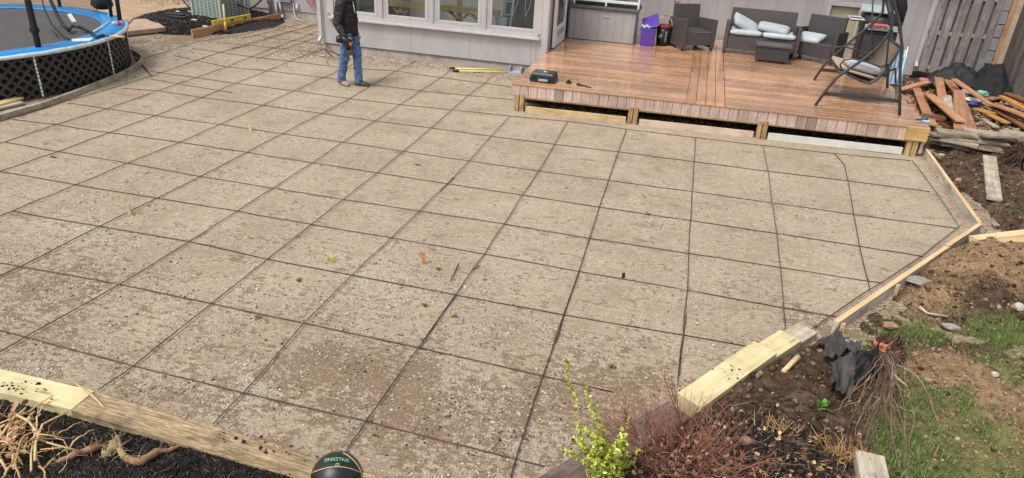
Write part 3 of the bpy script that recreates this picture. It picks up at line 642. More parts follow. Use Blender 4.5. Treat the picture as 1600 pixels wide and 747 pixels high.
# front bay wall with openings
def wall_open(name, x0, x1, z0, z1, holes, y, th, m):
    b = MB(); xs = sorted({x0, x1, *[h[0] for h in holes], *[h[1] for h in holes]}); zs = sorted({z0, z1, *[h[2] for h in holes], *[h[3] for h in holes]})
    for i in range(len(xs) - 1):
        for k in range(len(zs) - 1):
            cx, cz = (xs[i] + xs[i + 1]) / 2, (zs[k] + zs[k + 1]) / 2
            if any(h[0] < cx < h[1] and h[2] < cz < h[3] for h in holes): continue
            b.box((cx, y + th / 2, cz), (xs[i + 1] - xs[i], th, zs[k + 1] - zs[k]))
    return b.build(name, m, house)
panes = [(-7.22, -6.30), (-6.10, -5.24), (-5.03, -4.17), (-3.98, -3.08)]
ZS, ZT = 0.80, 2.05
wall_open('wall', -7.48, -2.85, 0.17, 2.75, [(a, b, ZS, ZT) for a, b in panes], YB, 0.12, m_side4)
wallbox('foundation', -7.46, -2.87, YB + 0.02, YB + 0.12, -0.15, 0.17, m_found)
wallbox('siding_joint', -7.485, -2.845, YB - 0.004, YB + 0.03, 0.155, 0.17, m_dkgray)
# window group: casing, sill, frames and panes
bb = MB(); bb.box((-5.15, YB - 0.045, 0.685), (4.36, 0.09, 0.035)); bb.build('window_sill', m_trim, house, bevel=0.004)
MB().box((-5.15, YB - 0.012, 0.735), (4.28, 0.024, 0.064)).build('window_apron', m_trim, house)
for i in range(5):
    x = [-7.29, -6.20, -5.135, -4.075, -3.02][i]
    bb = MB(); bb.box((x, YB - 0.012, 1.42), (0.13 if i in (0, 4) else 0.07, 0.022, 1.304))
    if i not in (0, 4): bb.box((x, YB - 0.024, 1.42), (0.018, 0.01, 1.30))
    bb.build('mullion_casing', m_trim, house)
for a, c in panes:
    f = MB(); w = 0.045; y = YB + 0.03
    for (cx, cz, dx, dz) in (((a + c) / 2, ZS + w / 2, c - a, w), ((a + c) / 2, ZT - w / 2, c - a, w), (a + w / 2, (ZS + ZT) / 2, w, ZT - ZS - 2 * w), (c - w / 2, (ZS + ZT) / 2, w, ZT - ZS - 2 * w)):
        f.box((cx, y, cz), (dx, 0.05, dz))
    fo = f.build('window', m_trim, house, bevel=0.003)
    fo['_w'] = house['_w']
    MB().box(((a + c) / 2, y + 0.012, (ZS + ZT) / 2), (c - a - 2 * w + 0.01, 0.006, ZT - ZS - 2 * w + 0.01)).build('pane', m_glass, fo)
# side wall of the bay towards the deck, open glazed door lying against it
bb = MB(); bb.box((-2.91, (10.37 + 13.6) / 2, 1.46), (0.12, 3.23, 2.58)); bb.build('side_wall', siding_mat('side_siding', (0.46, 0.43, 0.435), 0.4, 0.2, 1), house)
MB().box((-2.905, YB - 0.008, 1.45), (0.11, 0.018, 2.6)).build('corner_board', m_trim, house)
MB().box((-2.838, YB + 0.04, 1.45), (0.018, 0.11, 2.6)).build('corner_board', m_trim, house)
MB().box((-3.05, YB - 0.006, 1.45), (0.012, 0.010, 2.58)).build('wall_batten', m_trim, house)
dr = MB(); X = -2.79
for (y0, y1, z0, z1) in ((10.62, 10.74, .47, 2.5), (11.58, 11.70, .47, 2.5), (10.742, 11.578, .47, .84), (10.742, 11.578, 2.38, 2.5)): dr.box((X, (y0 + y1) / 2, (z0 + z1) / 2), (0.05, y1 - y0, z1 - z0))
do = dr.build('door', m_white, house, bevel=0.004)
MB().box((X, 11.16, 1.61), (0.012, 0.836, 1.54)).build('pane', glass_mat('door_glass', (.75, .85, .85), 0.85), do)
MB().box((X + 0.028, 11.16, 0.71), (0.006, 0.70, 0.10)).build('kick_vent', m_elec, do)
MB().tube([(X + 0.03, 11.64, 1.4), (X + 0.07, 11.64, 1.4), (X + 0.07, 11.56, 1.4)], 0.012).build('handle', m_iron, do, True)
# main rear wall behind the deck, with the window to the right
wx0, wx1, wz0, wz1 = 2.50, 3.66, 0.72, 1.36
wall_open('wall', -2.85, 4.40, 0.10, 2.75, [(wx0, wx1, wz0, wz1)], YM, 0.14, m_sidey)
wallbox('foundation', -2.85, 4.38, YM + .02, YM + .14, -0.15, 0.10, m_found)
f = MB(); w = 0.08
for (cx, cz, dx, dz) in (((wx0 + wx1) / 2, wz0 - w / 2, wx1 - wx0 + 2 * w, w), ((wx0 + wx1) / 2, wz1 + w / 2, wx1 - wx0 + 2 * w, w), (wx0 - w / 2, (wz0 + wz1) / 2, w, wz1 - wz0), (wx1 + w / 2, (wz0 + wz1) / 2, w, wz1 - wz0), ((wx0 + wx1) / 2, (wz0 + wz1) / 2, .04, wz1 - wz0)):
    f.box((cx, YM - 0.01, cz), (dx, 0.05, dz))
fo = f.build('window', m_trim, house, bevel=0.004)
MB().box(((wx0 + wx1) / 2, YM + 0.03, (wz0 + wz1) / 2), (wx1 - wx0, 0.006, wz1 - wz0)).build('pane', glass_mat('pane_pale', (.95, .94, .90), 0.94), fo)
bl = MB()
for i in range(22): bl.box(((wx0 + wx1) / 2, YM + 0.070, wz0 + 0.02 + i * 0.029), (wx1 - wx0 - .01, 0.004, 0.030), m=Matrix.Rotation(-0.25, 3, 'X'))
bl.build('blind', simple('olive_blind', (0.70, 0.68, 0.56), 0.6, 0.08, 3), fo)
# rear wall to the left of the bay, with services
bb = MB(); bb.box((-10.2, YL + .07, 1.48), (5.4, .14, 2.54)); bb.build('wall', siding_mat('left_siding', (0.45, 0.41, 0.43), 0.61, 0.2, 0, 0.008), house)
wallbox('foundation', -12.88, -7.5, YL + .02, YL + .14, -0.15, 0.21, m_found)
bb = MB(); bb.box((-7.42, (10.37 + 13.05) / 2, 1.46), (0.12, 2.68, 2.58)); bb.build('side_wall', m_side, house)
bb = MB(); bb.box((-12.82, 15.5, 1.48), (0.14, 4.7, 2.54)); bb.build('side_wall', m_side, house)
rf = MB(); rf.add([(-13.2, YL - .1, 2.78), (4.7, YL - .1, 2.78), (4.7, 17.5, 4.3), (-13.2, 17.5, 4.3), (-13.2, YL - .1, 2.86), (4.7, YL - .1, 2.86), (4.7, 17.5, 4.38), (-13.2, 17.5, 4.38)], [(0, 3, 2, 1), (4, 5, 6, 7), (0, 1, 5, 4), (1, 2, 6, 5), (3, 7, 6, 2), (0, 4, 7, 3)])
rf.build('roof', simple('roof_shingle', (0.12, 0.11, 0.11), 0.9, 0.3, 10), house)
# downspouts
def spout(x, y, z0, z1, foot=0.09):
    b = MB(); b.box((x, y, (z0 + .07 + z1) / 2), (.075, .055, z1 - z0 - .07)); b.beam((x, y + .01, z0 + .09), (x, y - foot, z0), .075, .055, up=(1, 0, 0)); return b
spout(-7.52, YB - .04, 0.20, 2.7).build('downspout', m_pvc, house, bevel=.006)
spout(4.40, YM - .05, 0.30, 2.7).build('downspout', m_pvc, house, bevel=.006)
# utility gear on the left wall
mb = MB(); mb.box((-9.97, YL - .06, .82), (.30, .12, .80)).build('electric_cabinet', m_elec, house, bevel=.012)
MB().box((-9.97, YL - .127, .82), (.24, .01, .7)).build('cabinet_door', m_elec, house, bevel=.003)
MB().box((-10.18, YL - .045, .46), (.12, .09, .16)).build('junction_box', m_pvc, house, bevel=.01)
MB().lathe([(0.055, 0), (.055, .3)], (-10.42, YL - .06, .36), 16).build('meter', m_pvc, house, True)
MB().tube([(-10.24, YL - .05, -.02), (-10.24, YL - .05, .42)], .028, 10).build('conduit', m_pvc, house, True)
MB().tube([(-10.10, YL - .06, .12), (-10.13, YL - .06, .40)], .03, 10).build('conduit', m_pvc, house, True)
MB().tube([(-10.085, YL - .06, .0), (-10.10, YL - .06, .14)], .026, 10).build('conduit_end', m_white, house, True)
MB().tube([(-10.42, YL - .05, -.02), (-10.42, YL - .05, 1.3)], .035, 10).build('conduit', m_elec, house, True)
MB().tube([(-9.78, YL - .03, .40), (-9.76, YL - .04, .14), (-9.66, YL - .12, .05), (-9.40, YL - .22, .04)], .016, 8).build('cable', m_pvc, house, True)
ob = MB().box((-9.68, YL - .02, .33), (.09, .04, .15)).build('outlet_box', m_elec, house, bevel=.005)
MB().box((-9.68, YL - .045, .34), (.05, .012, .08)).build('outlet_cover', m_white, ob, bevel=.004)
MB().tube([(-11.05, YL - .03, .10), (-11.05, YL - .03, 1.0)], .014, 8).build('white_pipe', m_white, house, True)
hr = thing('garden_hose', 'coiled pinkish red hose hanging on the grey wall beside the bay corner', 'hose', (-9.3, YL - .06, .55))
for i, cx in enumerate((-9.28, -9.12)):
    for r in (.13, .155):
        MB().tube([(cx + r * .75 * math.cos(a), YL - .05 - .03 * i - .02 * (r > .14), .58 + r * 1.1 * math.sin(a)) for a in np.linspace(0, 2 * math.pi, 25)], .009, 6, cap=False).build('hose_loop', m_pinkhose, hr, True)
MB().box((-9.2, YL - .03, .78), (.2, .06, .03)).build('hanger', m_iron, hr)

# room behind the bay windows
rm = MB()
rm.box((-5.2, 12.9, 1.2), (4.5, .1, 3.0)); rm.box((-5.2, 11.6, .30), (4.5, 2.5, .06))
rm.build('room_lining', simple('room_grey', (.30, .31, .29), .7, .2, 2), house)
MB().box((-3.6, 11.9, 1.2), (1.1, .05, 2.2)).build('dark_partition', m_room, house)
bench = thing('timber_bench', 'light wooden trestle bench with diagonal braces seen through the middle bay windows', 'bench', (-5.2, 10.95, .33))
for z, yy, dz in ((1.30, 11.0, .05), (.98, 10.85, .12)):
    MB().box((-5.2, yy, z), (2.5, .28 if z > 1.1 else .05, dz)).build('seat_plank' if z > 1.1 else 'rail', m_bench, bench, bevel=.004)
MB().box((-5.2, 11.35, 1.32), (2.5, .2, .05)).build('seat_plank', m_bench, bench, bevel=.004)
for x in (-6.05, -5.55 + .75, -4.35):
    MB().box((x, 10.90, .82), (.10, .05, 1.0)).build('leg', m_bench, bench, bevel=.004)
    MB().beam((x, 10.91, .74), (x - .24, 10.91, .95), .045, .07, up=(0, 1, 0)).build('brace', m_bench, bench)
    MB().beam((x, 10.91, .74), (x + .24, 10.91, .95), .045, .07, up=(0, 1, 0)).build('brace', m_bench, bench)
st = thing('bucket', 'grey bucket standing inside the rightmost bay window', 'bucket', (-3.84, 10.6, .33))
MB().lathe([(.09, 0), (.12, .62)], (-3.84, 10.6, .33), 20).build('pail', simple('grey_pail', (.3, .33, .38), .5, .1), st, True)
ld = thing('stepladder', 'pale metal ladder leaning inside the rightmost bay window', 'ladder', (-3.8, 10.9, .33))
for dx in (0, .16): MB().beam((-3.95 + dx, 10.95, .33), (-3.82 + dx, 11.1, 2.0), .05, .03, up=(0, 1, 0)).build('rail', m_pvc, ld)
for i in range(5): MB().beam((-3.91 + .02 * i, 10.97 + .02 * i, .7 + .25 * i), (-3.75 + .02 * i, 10.97 + .02 * i, .7 + .25 * i), .04, .025).build('rung', m_pvc, ld)
cdv = thing('hanging_cords', 'thin white cords hanging behind the rightmost bay window', 'cord', (-3.35, 10.6, 1.9))
for x0, dx in ((-3.42, .08), (-3.62, .03)):
    MB().tube([(x0 + dx * t + .03 * math.sin(t * 5), 10.6, 1.95 - t * .95) for t in np.linspace(0, 1, 12)] + [(x0 + dx + .06, 10.6, 1.25), (x0 + dx + .1, 10.6, 1.9)], .005, 5).build('cord', m_white, cdv, True)
cb = thing('storage_boxes', 'dim grey and olive boxes inside the leftmost bay window', 'boxes', (-6.8, 11.2, .33))
MB().box((-6.75, 11.2, .75), (.55, .4, .8)).build('box', simple('olive_box', (.18, .18, .14), .7, .2), cb, bevel=.01)
MB().box((-6.35, 11.5, .65), (.35, .4, .6)).build('box', simple('slate_box', (.12, .14, .17), .7, .2), cb, bevel=.01)

# ------------------------------------------------------------------ deck
def dy(x, y): return y + .035 * (x + 2.85) * (13.6 - y) / 5.9
deck = thing('deck', 'wet reddish brown wooden deck with a strip of orange boards across its middle', 'deck', (.2, 10.6, 0))
DZ = .45
def dboards(x0, x1, name):
    b = MB(); y = 7.70; k = 0
    while y < 13.5:
        yy = y + .131; t = .74 + .5 * random.random()
        q = [(x0, dy(x0, y)), (x1, dy(x1, y)), (x1, dy(x1, yy)), (x0, dy(x0, yy))]
        zt = DZ - .002 * random.random(); cr = .0035; vs = []
        for (xx, e) in ((x0, 0), (x1, 0)):
            for s_, dz in ((0, -cr), (.22, 0), (.78, 0), (1, -cr)): vs.append((xx, dy(xx, y + s_ * .131), zt + dz))
            vs += [(xx, dy(xx, y + .131), DZ - .028), (xx, dy(xx, y), DZ - .028)]
        b.add(vs, [(k_, k_ + 6, (k_ + 1) % 6 + 6, (k_ + 1) % 6)[::-1] for k_ in range(6)] + [tuple(range(5, -1, -1)), tuple(range(6, 12))], t)
        y += .142; k += 1
    return b.build(name, m_deck, deck)
dboards(-2.84, -.135, 'deck_boards'); dboards(.445, 3.30, 'deck_boards')
b = MB()
for i in range(4):
    x0 = -.128 + i * .1425; x1 = x0 + .137; b.prism([(x0, dy(x0, 7.70)), (x1, dy(x1, 7.70)), (x1, 13.5), (x0, 13.5)], DZ - .028, DZ + .004, tint=.88 + .24 * random.random())
b.build('orange_boards', m_deck2, deck, bevel=.003)
b = MB(); x = -2.84; k = 0      # fascia of upright short boards
while x < 3.25:
    x1 = min(x + .133, 3.28); y0 = dy(x, 7.70) + .012; t = .84 + .3 * random.random()
    if k in (5, 31, 32): t *= .62
    b.prism([(x, y0), (x1, y0 + .005), (x1, y0 + .030), (x, y0 + .025)], .232, DZ - .030, tint=t); x += .140; k += 1
b.build('fascia', m_fascia, deck)
b = MB(); b.beam((-2.80, dy(-2.8, 7.77), .26), (3.22, dy(3.22, 7.77), .27), .05, .12); b.build('front_beam', m_beam, deck)
b = MB()
for x in np.arange(-2.6, 3.3, .41): b.box((x, 10.7, .345), (.04, 5.5, .14))
b.build('joists', m_dkcedar, deck)
for i, x in enumerate((-2.71, -.90, 1.03, 3.13)):
    w = .13 if i else .10; y = dy(x, 7.74)
    MB().box((x - .035, y, .10), (.065, .10, .34)).build('post', m_post, deck, bevel=.003)
    MB().box((x + .045, y + .01, .105), (.07, .10, .34)).build('post', m_post, deck, bevel=.003)
MB().beam((3.0, dy(3, 7.69), .345), (3.29, dy(3.3, 7.69), .345), .05, .19).build('corner_block', wood('corner_block_wood', (.46, .28, .1), (.68, .46, .2), .6, rand=0), deck)
for (xa, xb, m, z) in ((-2.60, -1.0, m_pine, .035), (-.79, .93, m_pinkboard, .035), (1.14, 3.03, m_whiteboard, .05)):
    MB().beam((xa, dy(xa, 7.74), z), (xb, dy(xb, 7.74), z + .01), .035, .105).build('skirt_board', m, deck, bevel=.002)
MB().prism([(3.25, 7.95), (3.29, 7.95), (3.29, 13.5), (3.25, 13.5)], .05, DZ - .03).build('side_fascia', m_fascia, deck)
MB().prism([(-2.78, 10.2), (-2.7, 10.2), (-2.7, 7.9), (-2.78, 7.9)][::-1], .2, DZ - .03).build('side_fascia', m_beam, deck)
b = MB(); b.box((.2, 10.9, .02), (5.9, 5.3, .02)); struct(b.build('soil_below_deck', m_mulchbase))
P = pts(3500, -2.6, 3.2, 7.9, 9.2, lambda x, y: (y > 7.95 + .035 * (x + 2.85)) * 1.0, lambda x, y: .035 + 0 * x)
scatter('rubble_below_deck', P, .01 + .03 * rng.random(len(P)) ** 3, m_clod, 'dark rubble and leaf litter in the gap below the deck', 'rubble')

# ------------------------------------------------------------------ rebar
PX = {
-1:{0:(804.8,717.3),1:(847.4,587.5),2:(880,492.6),3:(904,424),4:(920,372.4),5:(936,324),6:(950,282.1),7:(965,237.3),8:(978.5,202)},
-2:{0:(571,658.5),1:(653,543),2:(711,461),3:(755.7,397),4:(787,350),5:(816,305),6:(841,267.4),7:(866,225.6),8:(886,190)},
-3:{0:(380,614.6),1:(474.5,505),2:(549,430),3:(611,371.6),4:(654,330),5:(698.7,287),6:(732,251.7),7:(765.7,213),8:(796,181.4)},
-4:{0:(208,572),1:(329,474.7),2:(417,405),3:(486,351),4:(536,311.5),5:(589,270.3),6:(630,236.4),7:(673,200),8:(705,172),9:(730.5,149.3),10:(757,130)},
-5:{0:(38.5,527),1:(187,444.5),2:(294.7,377.7),3:(370,330),4:(425.4,294.4),5:(487.3,254.6),6:(534.5,222.2),7:(585,189.2),8:(624,163.6),9:(656.7,142),10:(687.7,121.5)},
-6:{1:(32,417),2:(154,354),3:(245,310),4:(312.7,276),5:(384.7,238.4),6:(440,209.3),7:(501.5,177.5),8:(545.4,154.5),9:(581.6,132.7),10:(617,111)},
-7:{2:(18.5,330),3:(119,288.8),4:(199.5,255),5:(279.8,222.4),6:(343,194.5),7:(410,164.8),8:(458.7,142),9:(505,121),10:(538,106)},
-8:{3:(0,268),4:(89.7,237),5:(170,207.6),6:(242,181),7:(314.5,152.3),8:(367,130.4),9:(416.7,111),10:(452,96)},
-9:{4:(6,222),5:(87,195),6:(167,170),7:(245,142.2),8:(305.3,121.4),9:(353.5,104.7),10:(392,89)},
0:{2:(1066,523.4),3:(1073,453.2),4:(1075.3,396),5:(1078,344.8),6:(1081,299.7),7:(1084.3,252.9),8:(1086,215.4)},
1:{3:(1224,481.6),4:(1218.7,418),5:(1213.6,365),6:(1206.2,317),7:(1199.5,267.8),8:(1192,227.6)},
2:{4:(1355.9,439.3),5:(1342,384.7),6:(1333,335.2),7:(1324.7,283)}}
ordn = ['first', 'second', 'third', 'fourth', 'fifth', 'sixth', 'seventh', 'eighth', 'ninth', 'tenth', 'eleventh', 'twelfth', 'thirteenth', 'fourteenth', 'fifteenth']
m_rebar2 = simple('steel_rebar', (0.11, 0.088, 0.068), 0.45, 0.6, 5, metal=0.55, sp=0.6, rand=0.5)
def rod(pxs, label, z, group, m=None, r=.0047):
    P3 = [G(x, y, z) for x, y in pxs]; out = []
    for i in range(len(P3) - 1):      # slight natural bend between the crossings
        n = 3; a, c = P3[i], P3[i + 1]
        for k in range(n): out.append(a.lerp(c, k / n) + Vector((random.uniform(-.004, .004), random.uniform(-.004, .004), random.uniform(-.002, .003))))
    out.append(P3[-1])
    o = MB().tube(out, r, 6).build('rebar', m or (m_rebar2 if group == GA else m_rebar), None, True); tag(o, label, 'rebar', group)
GA = 'rebar rods running from the viewer towards the house'; GB = 'rebar rods running across the patio'
extn = {-1: [(780, 800)], -2: [(538, 709)], -3: [(333, 662)], -4: [(152, 610)], -5: [(-30, 567)], -6: [(-40, 447)], -7: [(-40, 352)], -8: [(-40, 284)], -9: [(-40, 237)], 0: [(1058, 600)], 1: [(1228, 530)], 2: [(1358, 452)]}
extf = {-4: [(772, 116)], -5: [(704, 110)], -6: [(650, 95)], -7: [(558, 97)], -8: [(505, 76)], -9: [(430, 74), (505, 46)], 2: [(1319, 257), (1303, 240)]}
LA = {-1: 'dark rebar ending at the second deck post, left of the green shrub tip', -2: 'dark rebar running from the ball up to the first deck skirt board', -3: 'dark rebar running up to the leftmost deck post',
 -4: 'dark rebar running up from the mitred end of the pale beam to the yellow pole', -5: 'rebar crossing the patio lengthwise, ending near the left tip of the yellow poles', -6: 'rebar passing just right of the worker shoes towards the bay wall', -7: 'rebar passing just behind the worker towards the bay corner',
 -8: 'lengthwise rebar ending at the downspout of the bay corner', -9: 'lengthwise rebar reaching into the narrow strip by the utility wall', 0: 'lengthwise rebar looking upright in the photo, with a doubled lower end', 1: 'lengthwise rebar ending at the third deck post and the pale stepped timbers', 2: 'rightmost lengthwise rebar, bent over at its far end'}
for c, d in PX.items():
    rod(extn.get(c, []) + [d[k] for k in sorted(d)] + extf.get(c, []), LA[c], .020, GA, r=.0048)
more = [([(-20, 196), (60, 171), (180, 136), (235.7, 119), (297.8, 97.4), (340.7, 82.8), (383.5, 71.7), (505, 34)], 'rebar passing beside the curved board edging of the trampoline'),
        ([(218.6, 93.5), (262, 80), (306.4, 65.7), (375, 55), (448, 40)], 'farthest lengthwise rebar, in front of the board that holds back the mulch'),
        ([(400, 93), (445, 76), (506, 55)], 'short rebar in the corner strip, nearest to the bay downspout'), ([(350, 80), (430, 55), (500, 38)], 'short rebar in the corner strip, midway to the utility wall'),
        ([(380, 60), (470, 38)], 'short rebar in the corner strip, nearest to the utility wall')]
for p, lab in more: rod(p, lab, .020, GA, m_rust)
XR = {0: ([(-20, 511)], [(850, 729)]), 1: ([(-20, 407)], [(958, 613)]), 2: ([], [(1165, 541)]), 3: ([], [(1305, 495)]), 4: ([], [(1378, 442)]), 5: ([(20, 187)], [(1442, 401)]), 6: ([(105, 161)], [(1495, 357)]), 7: ([(190, 138)], [(1453, 299.7)]), 8: ([(235, 112)], [(1300, 240), (1422, 251)]), 9: ([(275, 88)], [(800, 156)]), 10: ([(300, 76)], [(800, 137)])}
LBL = {0: 'cross rebar nearest to the viewer, passing just above the ball', 1: 'second nearest cross rebar, passing behind the green shrub', 2: 'cross rebar that ends at the top of the pale new timber', 3: 'cross rebar with a small clip, ending near the lower tip of the form boards', 4: 'cross rebar that passes just above the orange stake',
 5: 'cross rebar ending close to the corner stake of the forms', 6: 'cross rebar ending at the corner of the angled forms', 7: 'cross rebar that ends at the middle of the far form board', 8: 'cross rebar laid right along the front of the deck', 9: 'cross rebar passing behind the heels of the worker', 10: 'cross rebar closest to the bay wall and yellow poles'}
for r_ in range(11):
    p = [PX[c][r_] for c in sorted(PX) if r_ in PX[c]]; a, e = XR[r_]
    if r_ in (3,): p = [(-15, 266)] + p
    rod(a + p + e, LBL[r_], .008, GB)
for p, lab in [([(340, 67), (420, 74), (520, 85)], 'short cross rebar below the sledgehammer head'), ([(395, 55), (505, 70)], 'short cross rebar in front of the conduits'), ([(430, 47), (505, 57)], 'farthest short cross rebar by the utility wall')]: rod(p, lab, .008, GB, m_rust)
rod([(1425, 251), (1453, 287), (1497, 352)], 'rebar laid along the inside of the far angled form board', .03, GB)
rod([(1500, 352), (1440, 400), (1340, 465), (1253, 524)], 'rebar laid along the inside of the near form board', .03, GB)
GC = 'short lapped rebar pieces'
for p, lab in [([(901, 424), (877, 491), (865, 535)], 'short rebar lapped beside the rod left of the green shrub tip'), ([(1069, 490), (1064, 523), (1058, 585)], 'short rebar lapped onto the lower end of the upright looking rod'),
               ([(709, 460), (680, 501), (652, 540)], 'short rebar lapped onto the rod right of the orange stake'), ([(706, 277), (696, 286), (684, 298)], 'very short rebar lap in the middle of the patio'), ([(230, 122.5), (305, 135), (358, 144)], 'short rebar lapped near the trampoline edging')]:
    rod([(x + 3, y + 1) for x, y in p], lab, .012, GC)

# ------------------------------------------------------------------ timbers and forms
def pl(name, m, label, cat, p0, p1, w, t, group=None, roll=0.0, **k):
    o = board(name, p0, p1, w, t, m, roll, **k); return tag(o, label, cat, group)
GT = 'landscape timbers edging the patio'
pl('landscape_timber', m_pt, 'new pale yellow timber at lower left with dark crumbs on it', 'timber', (-5.7, -.285, .075), (-3.53, -.268, .075), .19, .15, GT)
pl('landscape_timber', m_old, 'weathered ribbed brown timber running from the yellow one past the ball', 'timber', (-3.525, -.272, .071), (-1.02, -.395, .071), .19, .15, GT)
pl('landscape_timber', m_oldbrown, 'dark brown timber half hidden by the green shrub and red bush', 'timber', (-1.02, -.72, .06), (.14, .86, .07), .20, .16, GT)
pl('landscape_timber', m_pt, 'pale new timber lying nearest to the red bush, longest of the stepped three', 'timber', (.20, .97, .075), (.74, 1.80, .085), .20, .16, GT, bevel=.004)
pl('landscape_timber', m_pt, 'pale new timber in the middle of the stepped three', 'timber', (.745, 1.81, .035), (.965, 2.13, .035), .19, .15, GT, bevel=.004)
pl('landscape_timber', m_gpine, 'greyish end timber, farthest and lowest of the stepped three', 'timber', (.97, 2.14, .0), (1.13, 2.36, .0), .18, .15, GT, bevel=.004)
GF = 'form boards along the right edge of the patio'
pl('form_board', m_form, 'greyish form board running from the deck corner post to the outer corner', 'form board', (3.37, 8.05, .05), (3.26, 5.26, .06), .045, .12, GF)
pl('form_board', m_form, 'short form board with weathered face next to the outer corner', 'form board', (3.25, 5.22, .065), (2.72, 4.46, .065), .045, .12, GF)
pl('form_board', m_form, 'long bright form board pointing down to the stepped timbers', 'form board', (2.70, 4.42, .06), (1.36, 2.48, .05), .045, .12, GF)
GS = 'small wooden stakes'
def stake(p, h, label, w=.035, m=m_pine, rz=.4):
    t = MB(); x, y, z = p; t.box((x, y, z + h / 2 - .05), (w, w * .55, h + .1), rz=rz, taper=.9); t.build('stake', m, None, bevel=.002, loc=p); tag(bpy.context.scene.collection.objects[-1], label, 'stake', GS)
stake((2.75, 4.36, .02), .11, 'wooden stake holding the joint between the two near form boards', m=m_gpine)
stake((3.28, 5.12, .02), .10, 'wooden stake against the outside of the form corner', m=m_gpine)
stake((2.02, 3.36, .02), .09, 'wooden stake against the middle of the long bright form board')
stake((1.42, 2.48, .02), .08, 'wooden stake at the lower tip of the long bright form board')
stake(G(391, 207), .10, 'small pale stake standing in the patio between two rods, nearest the worker')
stake(G(202, 335), .115, 'small pale stake standing on the left part of the patio')
stake(G(661, 413), .13, 'small orange brown stake near the middle of the patio', m=m_orange)
stake(G(973, 434), .05, 'dark little clip standing on a cross rebar', m=m_iron, w=.03)
pl('form_board', m_cedar, 'reddish form board on edge holding back the black mulch at the utility wall', 'form board', (-10.43, 10.02, .09), (-10.02, 12.75, .09), .045, .17, GF)
# trampoline edging board, curved
TC = Vector((-11.85, 6.05)); 
e = MB()
EP = [(-9.55, 2.6), (-9.25, 3.4), (-9.12, 4.25), (-9.10, 4.9), (-9.17, 5.5), (-9.27, 6.1), (-9.38, 6.7), (-9.52, 7.2), (-9.70, 7.6), (-9.93, 7.92), (-10.25, 8.15), (-10.6, 8.32)]
for i, (x, y) in enumerate(EP):
    x0, y0 = EP[max(0, i - 1)]; x1, y1 = EP[min(len(EP) - 1, i + 1)]; d = Vector((y1 - y0, x0 - x1)).normalized()
    for (dr_, z) in ((0, -.03), (.05, -.03), (.05, .085), (0, .085)): e.v.append((x + d.x * dr_, y + d.y * dr_, z))
N = len(EP) - 1
for i in range(N):
    for k in range(4): e.f.append((i * 4 + k, (i + 1) * 4 + k, (i + 1) * 4 + (k + 1) % 4, i * 4 + (k + 1) % 4)); e.t.append(1)
e.f += [(0, 1, 2, 3), (N * 4 + 3, N * 4 + 2, N * 4 + 1, N * 4)]; e.t += [1, 1]
tag(e.build('board_edging', m_gpine), 'curved weathered board edging bent around the trampoline', 'edging')

# ------------------------------------------------------------------ fences
f1 = thing('fence', 'weathered grey shadowbox fence panel between the downspout and the orange post', 'fence', (5.15, 13.6, 0))
xs = [4.56, 4.77, 4.98, 5.19, 5.40, 5.61]
for i, x in enumerate(xs):
    MB().box((x, 13.58, 1.08), (.16, .02, 1.75), tint=.75 + .35 * random.random()).build('picket', m_fence, f1, bevel=.003)
for i in range(6):
    MB().box((4.665 + .21 * i, 13.66, 1.08), (.145, .02, 1.75), tint=.7 + .3 * random.random()).build('back_picket', m_fence, f1)
for z in (.30, 1.0, 1.72): MB().box((5.10, 13.622, z), (1.25, .04, .075)).build('rail', m_rail, f1)
fp = tag(MB().box((5.84, 13.60, 1.15), (.10, .10, 2.1)).build('fence_post', m_fpost, None, bevel=.004, loc=(5.84, 13.6, 0)), 'tall orange brown fence post in the corner between the two fences', 'fence post')
cc = MB()
for i in range(6): cc.box((5.72, 13.57, .62 + .26 * i), (.12, .05, .24), rz=.0, taper=.96)
tag(cc.build('edging_roll', simple('grey_shingle', (.26, .25, .27), .8, .2, 8), None, bevel=.006, loc=(5.72, 13.57, .5)), 'grey scalloped strip standing against the orange fence post', 'edging')
f2 = thing('fence', 'dark weathered wooden fence running toward the viewer at the far right', 'fence', (6.0, 12.2, 0))
for i in range(22):
    y = 13.45 - .148 * i
    MB().box((5.98, y, 1.03), (.02, .138, 1.95), tint=.7 + .6 * random.random()).build('picket', m_fence2, f2)
for z in (.35, 1.6): MB().box((6.02, 11.9, z), (.04, 3.2, .09)).build('rail', m_fence2, f2)
f3 = thing('fence', 'pale picket fence far off behind the trampoline', 'fence', (-15.6, 13.6, 0))
for i in range(14): MB().box((-17.1 + .16 * i, 13.2 + .02 * i, .8), (.14, .02, 1.6), tint=.9).build('picket', simple('pale_picket', (.5, .5, .46), .8, .15) if i == 0 else bpy.data.materials['pale_picket'], f3)
# ------------------------------------------------------------------ trampoline
tr = thing('trampoline', 'large round trampoline with blue edge pad, dark net and black lattice skirt', 'trampoline', (TC.x, TC.y, 0))
TZ = .68
def ring(name, r0, r1, z0, z1, m, drop=0.0, n=72, wob=0.0, th=.03):
    b = MB()
    for i in range(n):
        a = 2 * math.pi * i / n; w = wob * (random.random() - .5)
        for (r, z) in ((r0, z0 + w), ((r0 + r1) / 2, (z0 + z1) / 2 + .015 + w), (r1, z1 + w * .5), (r1 + .005, z1 - th), (r0, z0 - th)):
            b.v.append((TC.x + r * math.cos(a), TC.y + r * math.sin(a), z))
    for i in range(n):
        j = (i + 1) % n
        for k in range(5): b.f.append((i * 5 + k, i * 5 + (k + 1) % 5, j * 5 + (k + 1) % 5, j * 5 + k)); b.t.append(1)
    return b.build(name, m, tr, True)
bm_ = MB(); bm_.lathe([(2.22, 0), (2.22, .012)], (TC.x, TC.y, TZ - .035), 72); bm_.build('jump_mat', m_mat_, tr)
